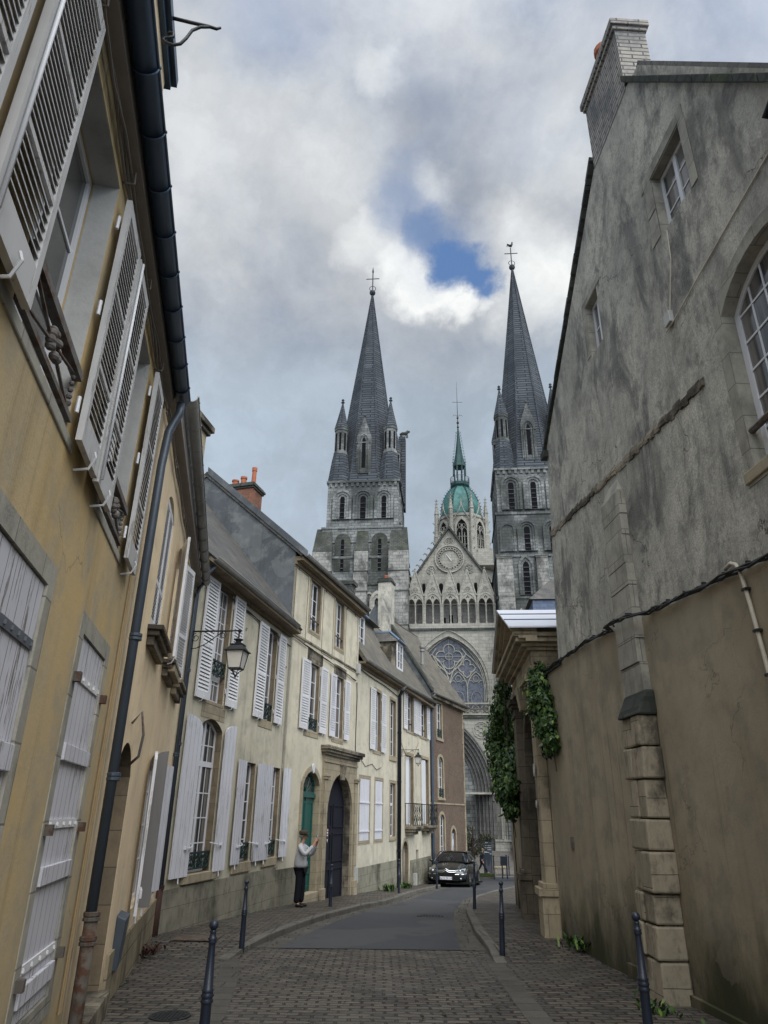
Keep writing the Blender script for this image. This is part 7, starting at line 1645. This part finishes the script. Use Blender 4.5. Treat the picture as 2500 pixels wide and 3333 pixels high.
for s_ in (-1, 1):
    m = MB(); m.tube([(1.04, s_*.74, .965), (.72, s_*.735, 1.14), (.30, s_*.655, 1.345), (.0, s_*.625, 1.40), (-.95, s_*.60, 1.40), (-1.5, s_*.60, 1.22), (-1.9, s_*.62, 1.02)], .024, 6); m.build('pillar', 'carp', body, smooth=True)
    MB().tube([(.95, s_*.80, .965), (0, s_*.815, .985), (-1.4, s_*.79, 1.01)], .010, 5).build('window_trim', 'chrome', body)
    m = MB(); m.sphere((.80, s_*.94, 1.02), .085, 7, .75); o = m.build('mirror', 'carp', T, smooth=True); MB().tube([(.78, s_*.80, .97), (.80, s_*.92, 1.0)], .02, 5).build('mirror_arm', 'tyre', o)
    m = MB(); hl = [(2.07, .40, .60), (1.84, .80, .66), (1.90, .79, .555), (2.085, .42, .53)]; hi_ = [(2.0, .40, .655), (1.72, .77, .755), (1.72, .80, .66), (2.0, .4, .6)]
    m.hexa([Vector((2.13, s_*.36, .535)), Vector((1.98, s_*.765, .555)), Vector((1.90, s_*.70, .555)), Vector((2.03, s_*.36, .535)), Vector((2.10, s_*.40, .640)), Vector((1.76, s_*.825, .735)), Vector((1.70, s_*.70, .735)), Vector((2.0, s_*.40, .64))]); o = m.build('headlight', 'headl', T, bevel=.02)
    MB().sphere((2.02, s_*.60, .625), .045, 6).build('headlight_lens', 'chrome', o)
    MB().tube([(2.15, s_*.40, .485), (2.03, s_*.75, .50), (1.86, s_*.85, .52)], .016, 6).build('bumper_trim', 'chrome', T)
    MB().sphere((2.04, s_*.62, .33), .055, 6).build('fog_lamp', 'headl', T)
    for x in (1.33, -1.27):
        f = FR((x-1, s_*.70), (x+1, s_*.70), -1 if s_ > 0 else 1); f.n = Vector((0, s_, 0)); f.a = Vector((0, s_*.70, 0)); f.t = Vector((1, 0, 0)); f.u0 = 0
        c = lambda r, n=26: [(x+r*cos(2*pi*i/n), .315+r*sin(2*pi*i/n)) for i in range(n)]
        MB().plate(f, [(x+.375*cos(pi*i/16), .30+.375*sin(pi*i/16)) for i in range(17)]+[(x-.375, .12), (x+.375, .12)], [], .1935, .10).build('wheel_arch', 'tyre', body)
        wh = MB().ring(f, c(.315), c(.215), .215, .0).build('tyre', 'tyre', T, bevel=.015)
        m = MB(); m.ring(f, c(.217), c(.185), .218, .05); m.plate(f, c(.05), [], .215, .08)
        for k in range(5):
            a = 2*pi*k/5+.3; d = (cos(a), sin(a)); e = (-sin(a), cos(a)); m.hexa([f(x+d[0]*r_+e[0]*q_, .315+d[1]*r_+e[1]*q_, o_) for o_ in (.16, .212) for r_, q_ in ((.04, -.03), (.19, -.022), (.19, .022), (.04, .03))])
        m.build('rim', 'rim', wh); MB().plate(f, c(.19), [], .10, .04).build('brake_disc', 'tyre', wh)
f = FR((2.155, -1), (2.155, 1)); f.a = Vector((2.145, 0, 0)); f.t = Vector((0, 1, 0)); f.n = Vector((1, 0, 0)); f.u0 = 0
m = MB()
for z in (.625, .565):
    m.tube([(2.115, -.40, z+.005), (2.145, -.17, z), (2.155, -.10, z+.01), (2.165, 0, z+.075), (2.155, .10, z+.01), (2.145, .17, z), (2.115, .40, z+.005)], .013, 6)
m.build('chevron_grille_bars', 'chrome', T)
MB().box(f, -.38, .38, .46, .53, -.06, -.003).build('grille', 'tyre', T); MB().plate(f, [(-.55, .25), (.55, .25), (.60, .40), (-.60, .40)], [], -.004, -.08).build('lower_intake', 'tyre', T)
pl2 = MB().box(f, -.26, .26, .285, .395, .0, .022).build('number_plate', 'white', T); text('6610 ZK 14', .105, 'shoe', pl2, Vector((2.145+.0235, 0, .302)), (0, 1, 0), (0, 0, 1), 'plate_lettering', 'CENTER')
MB().box(f, -.95, .95, .13, .2, -4.2, -.25).build('underbody', 'tyre', T)
MB().tube([(1.01, -.5, .99), (1.0, .05, 1.0), (1.01, .55, .99)], .012, 5).build('wiper', 'tyre', T)
yw = math.atan2(-cos(radians(16)), -sin(radians(16)))
cc = Vector((2.87, 33.6, 0))+Vector((sin(radians(16)), cos(radians(16)), 0))*2.14
T.location = (cc.x, cc.y, G(cc.y)+.004); T.rotation_mode = 'XYZ'; T.rotation_euler = (0, -radians(3.1), yw)
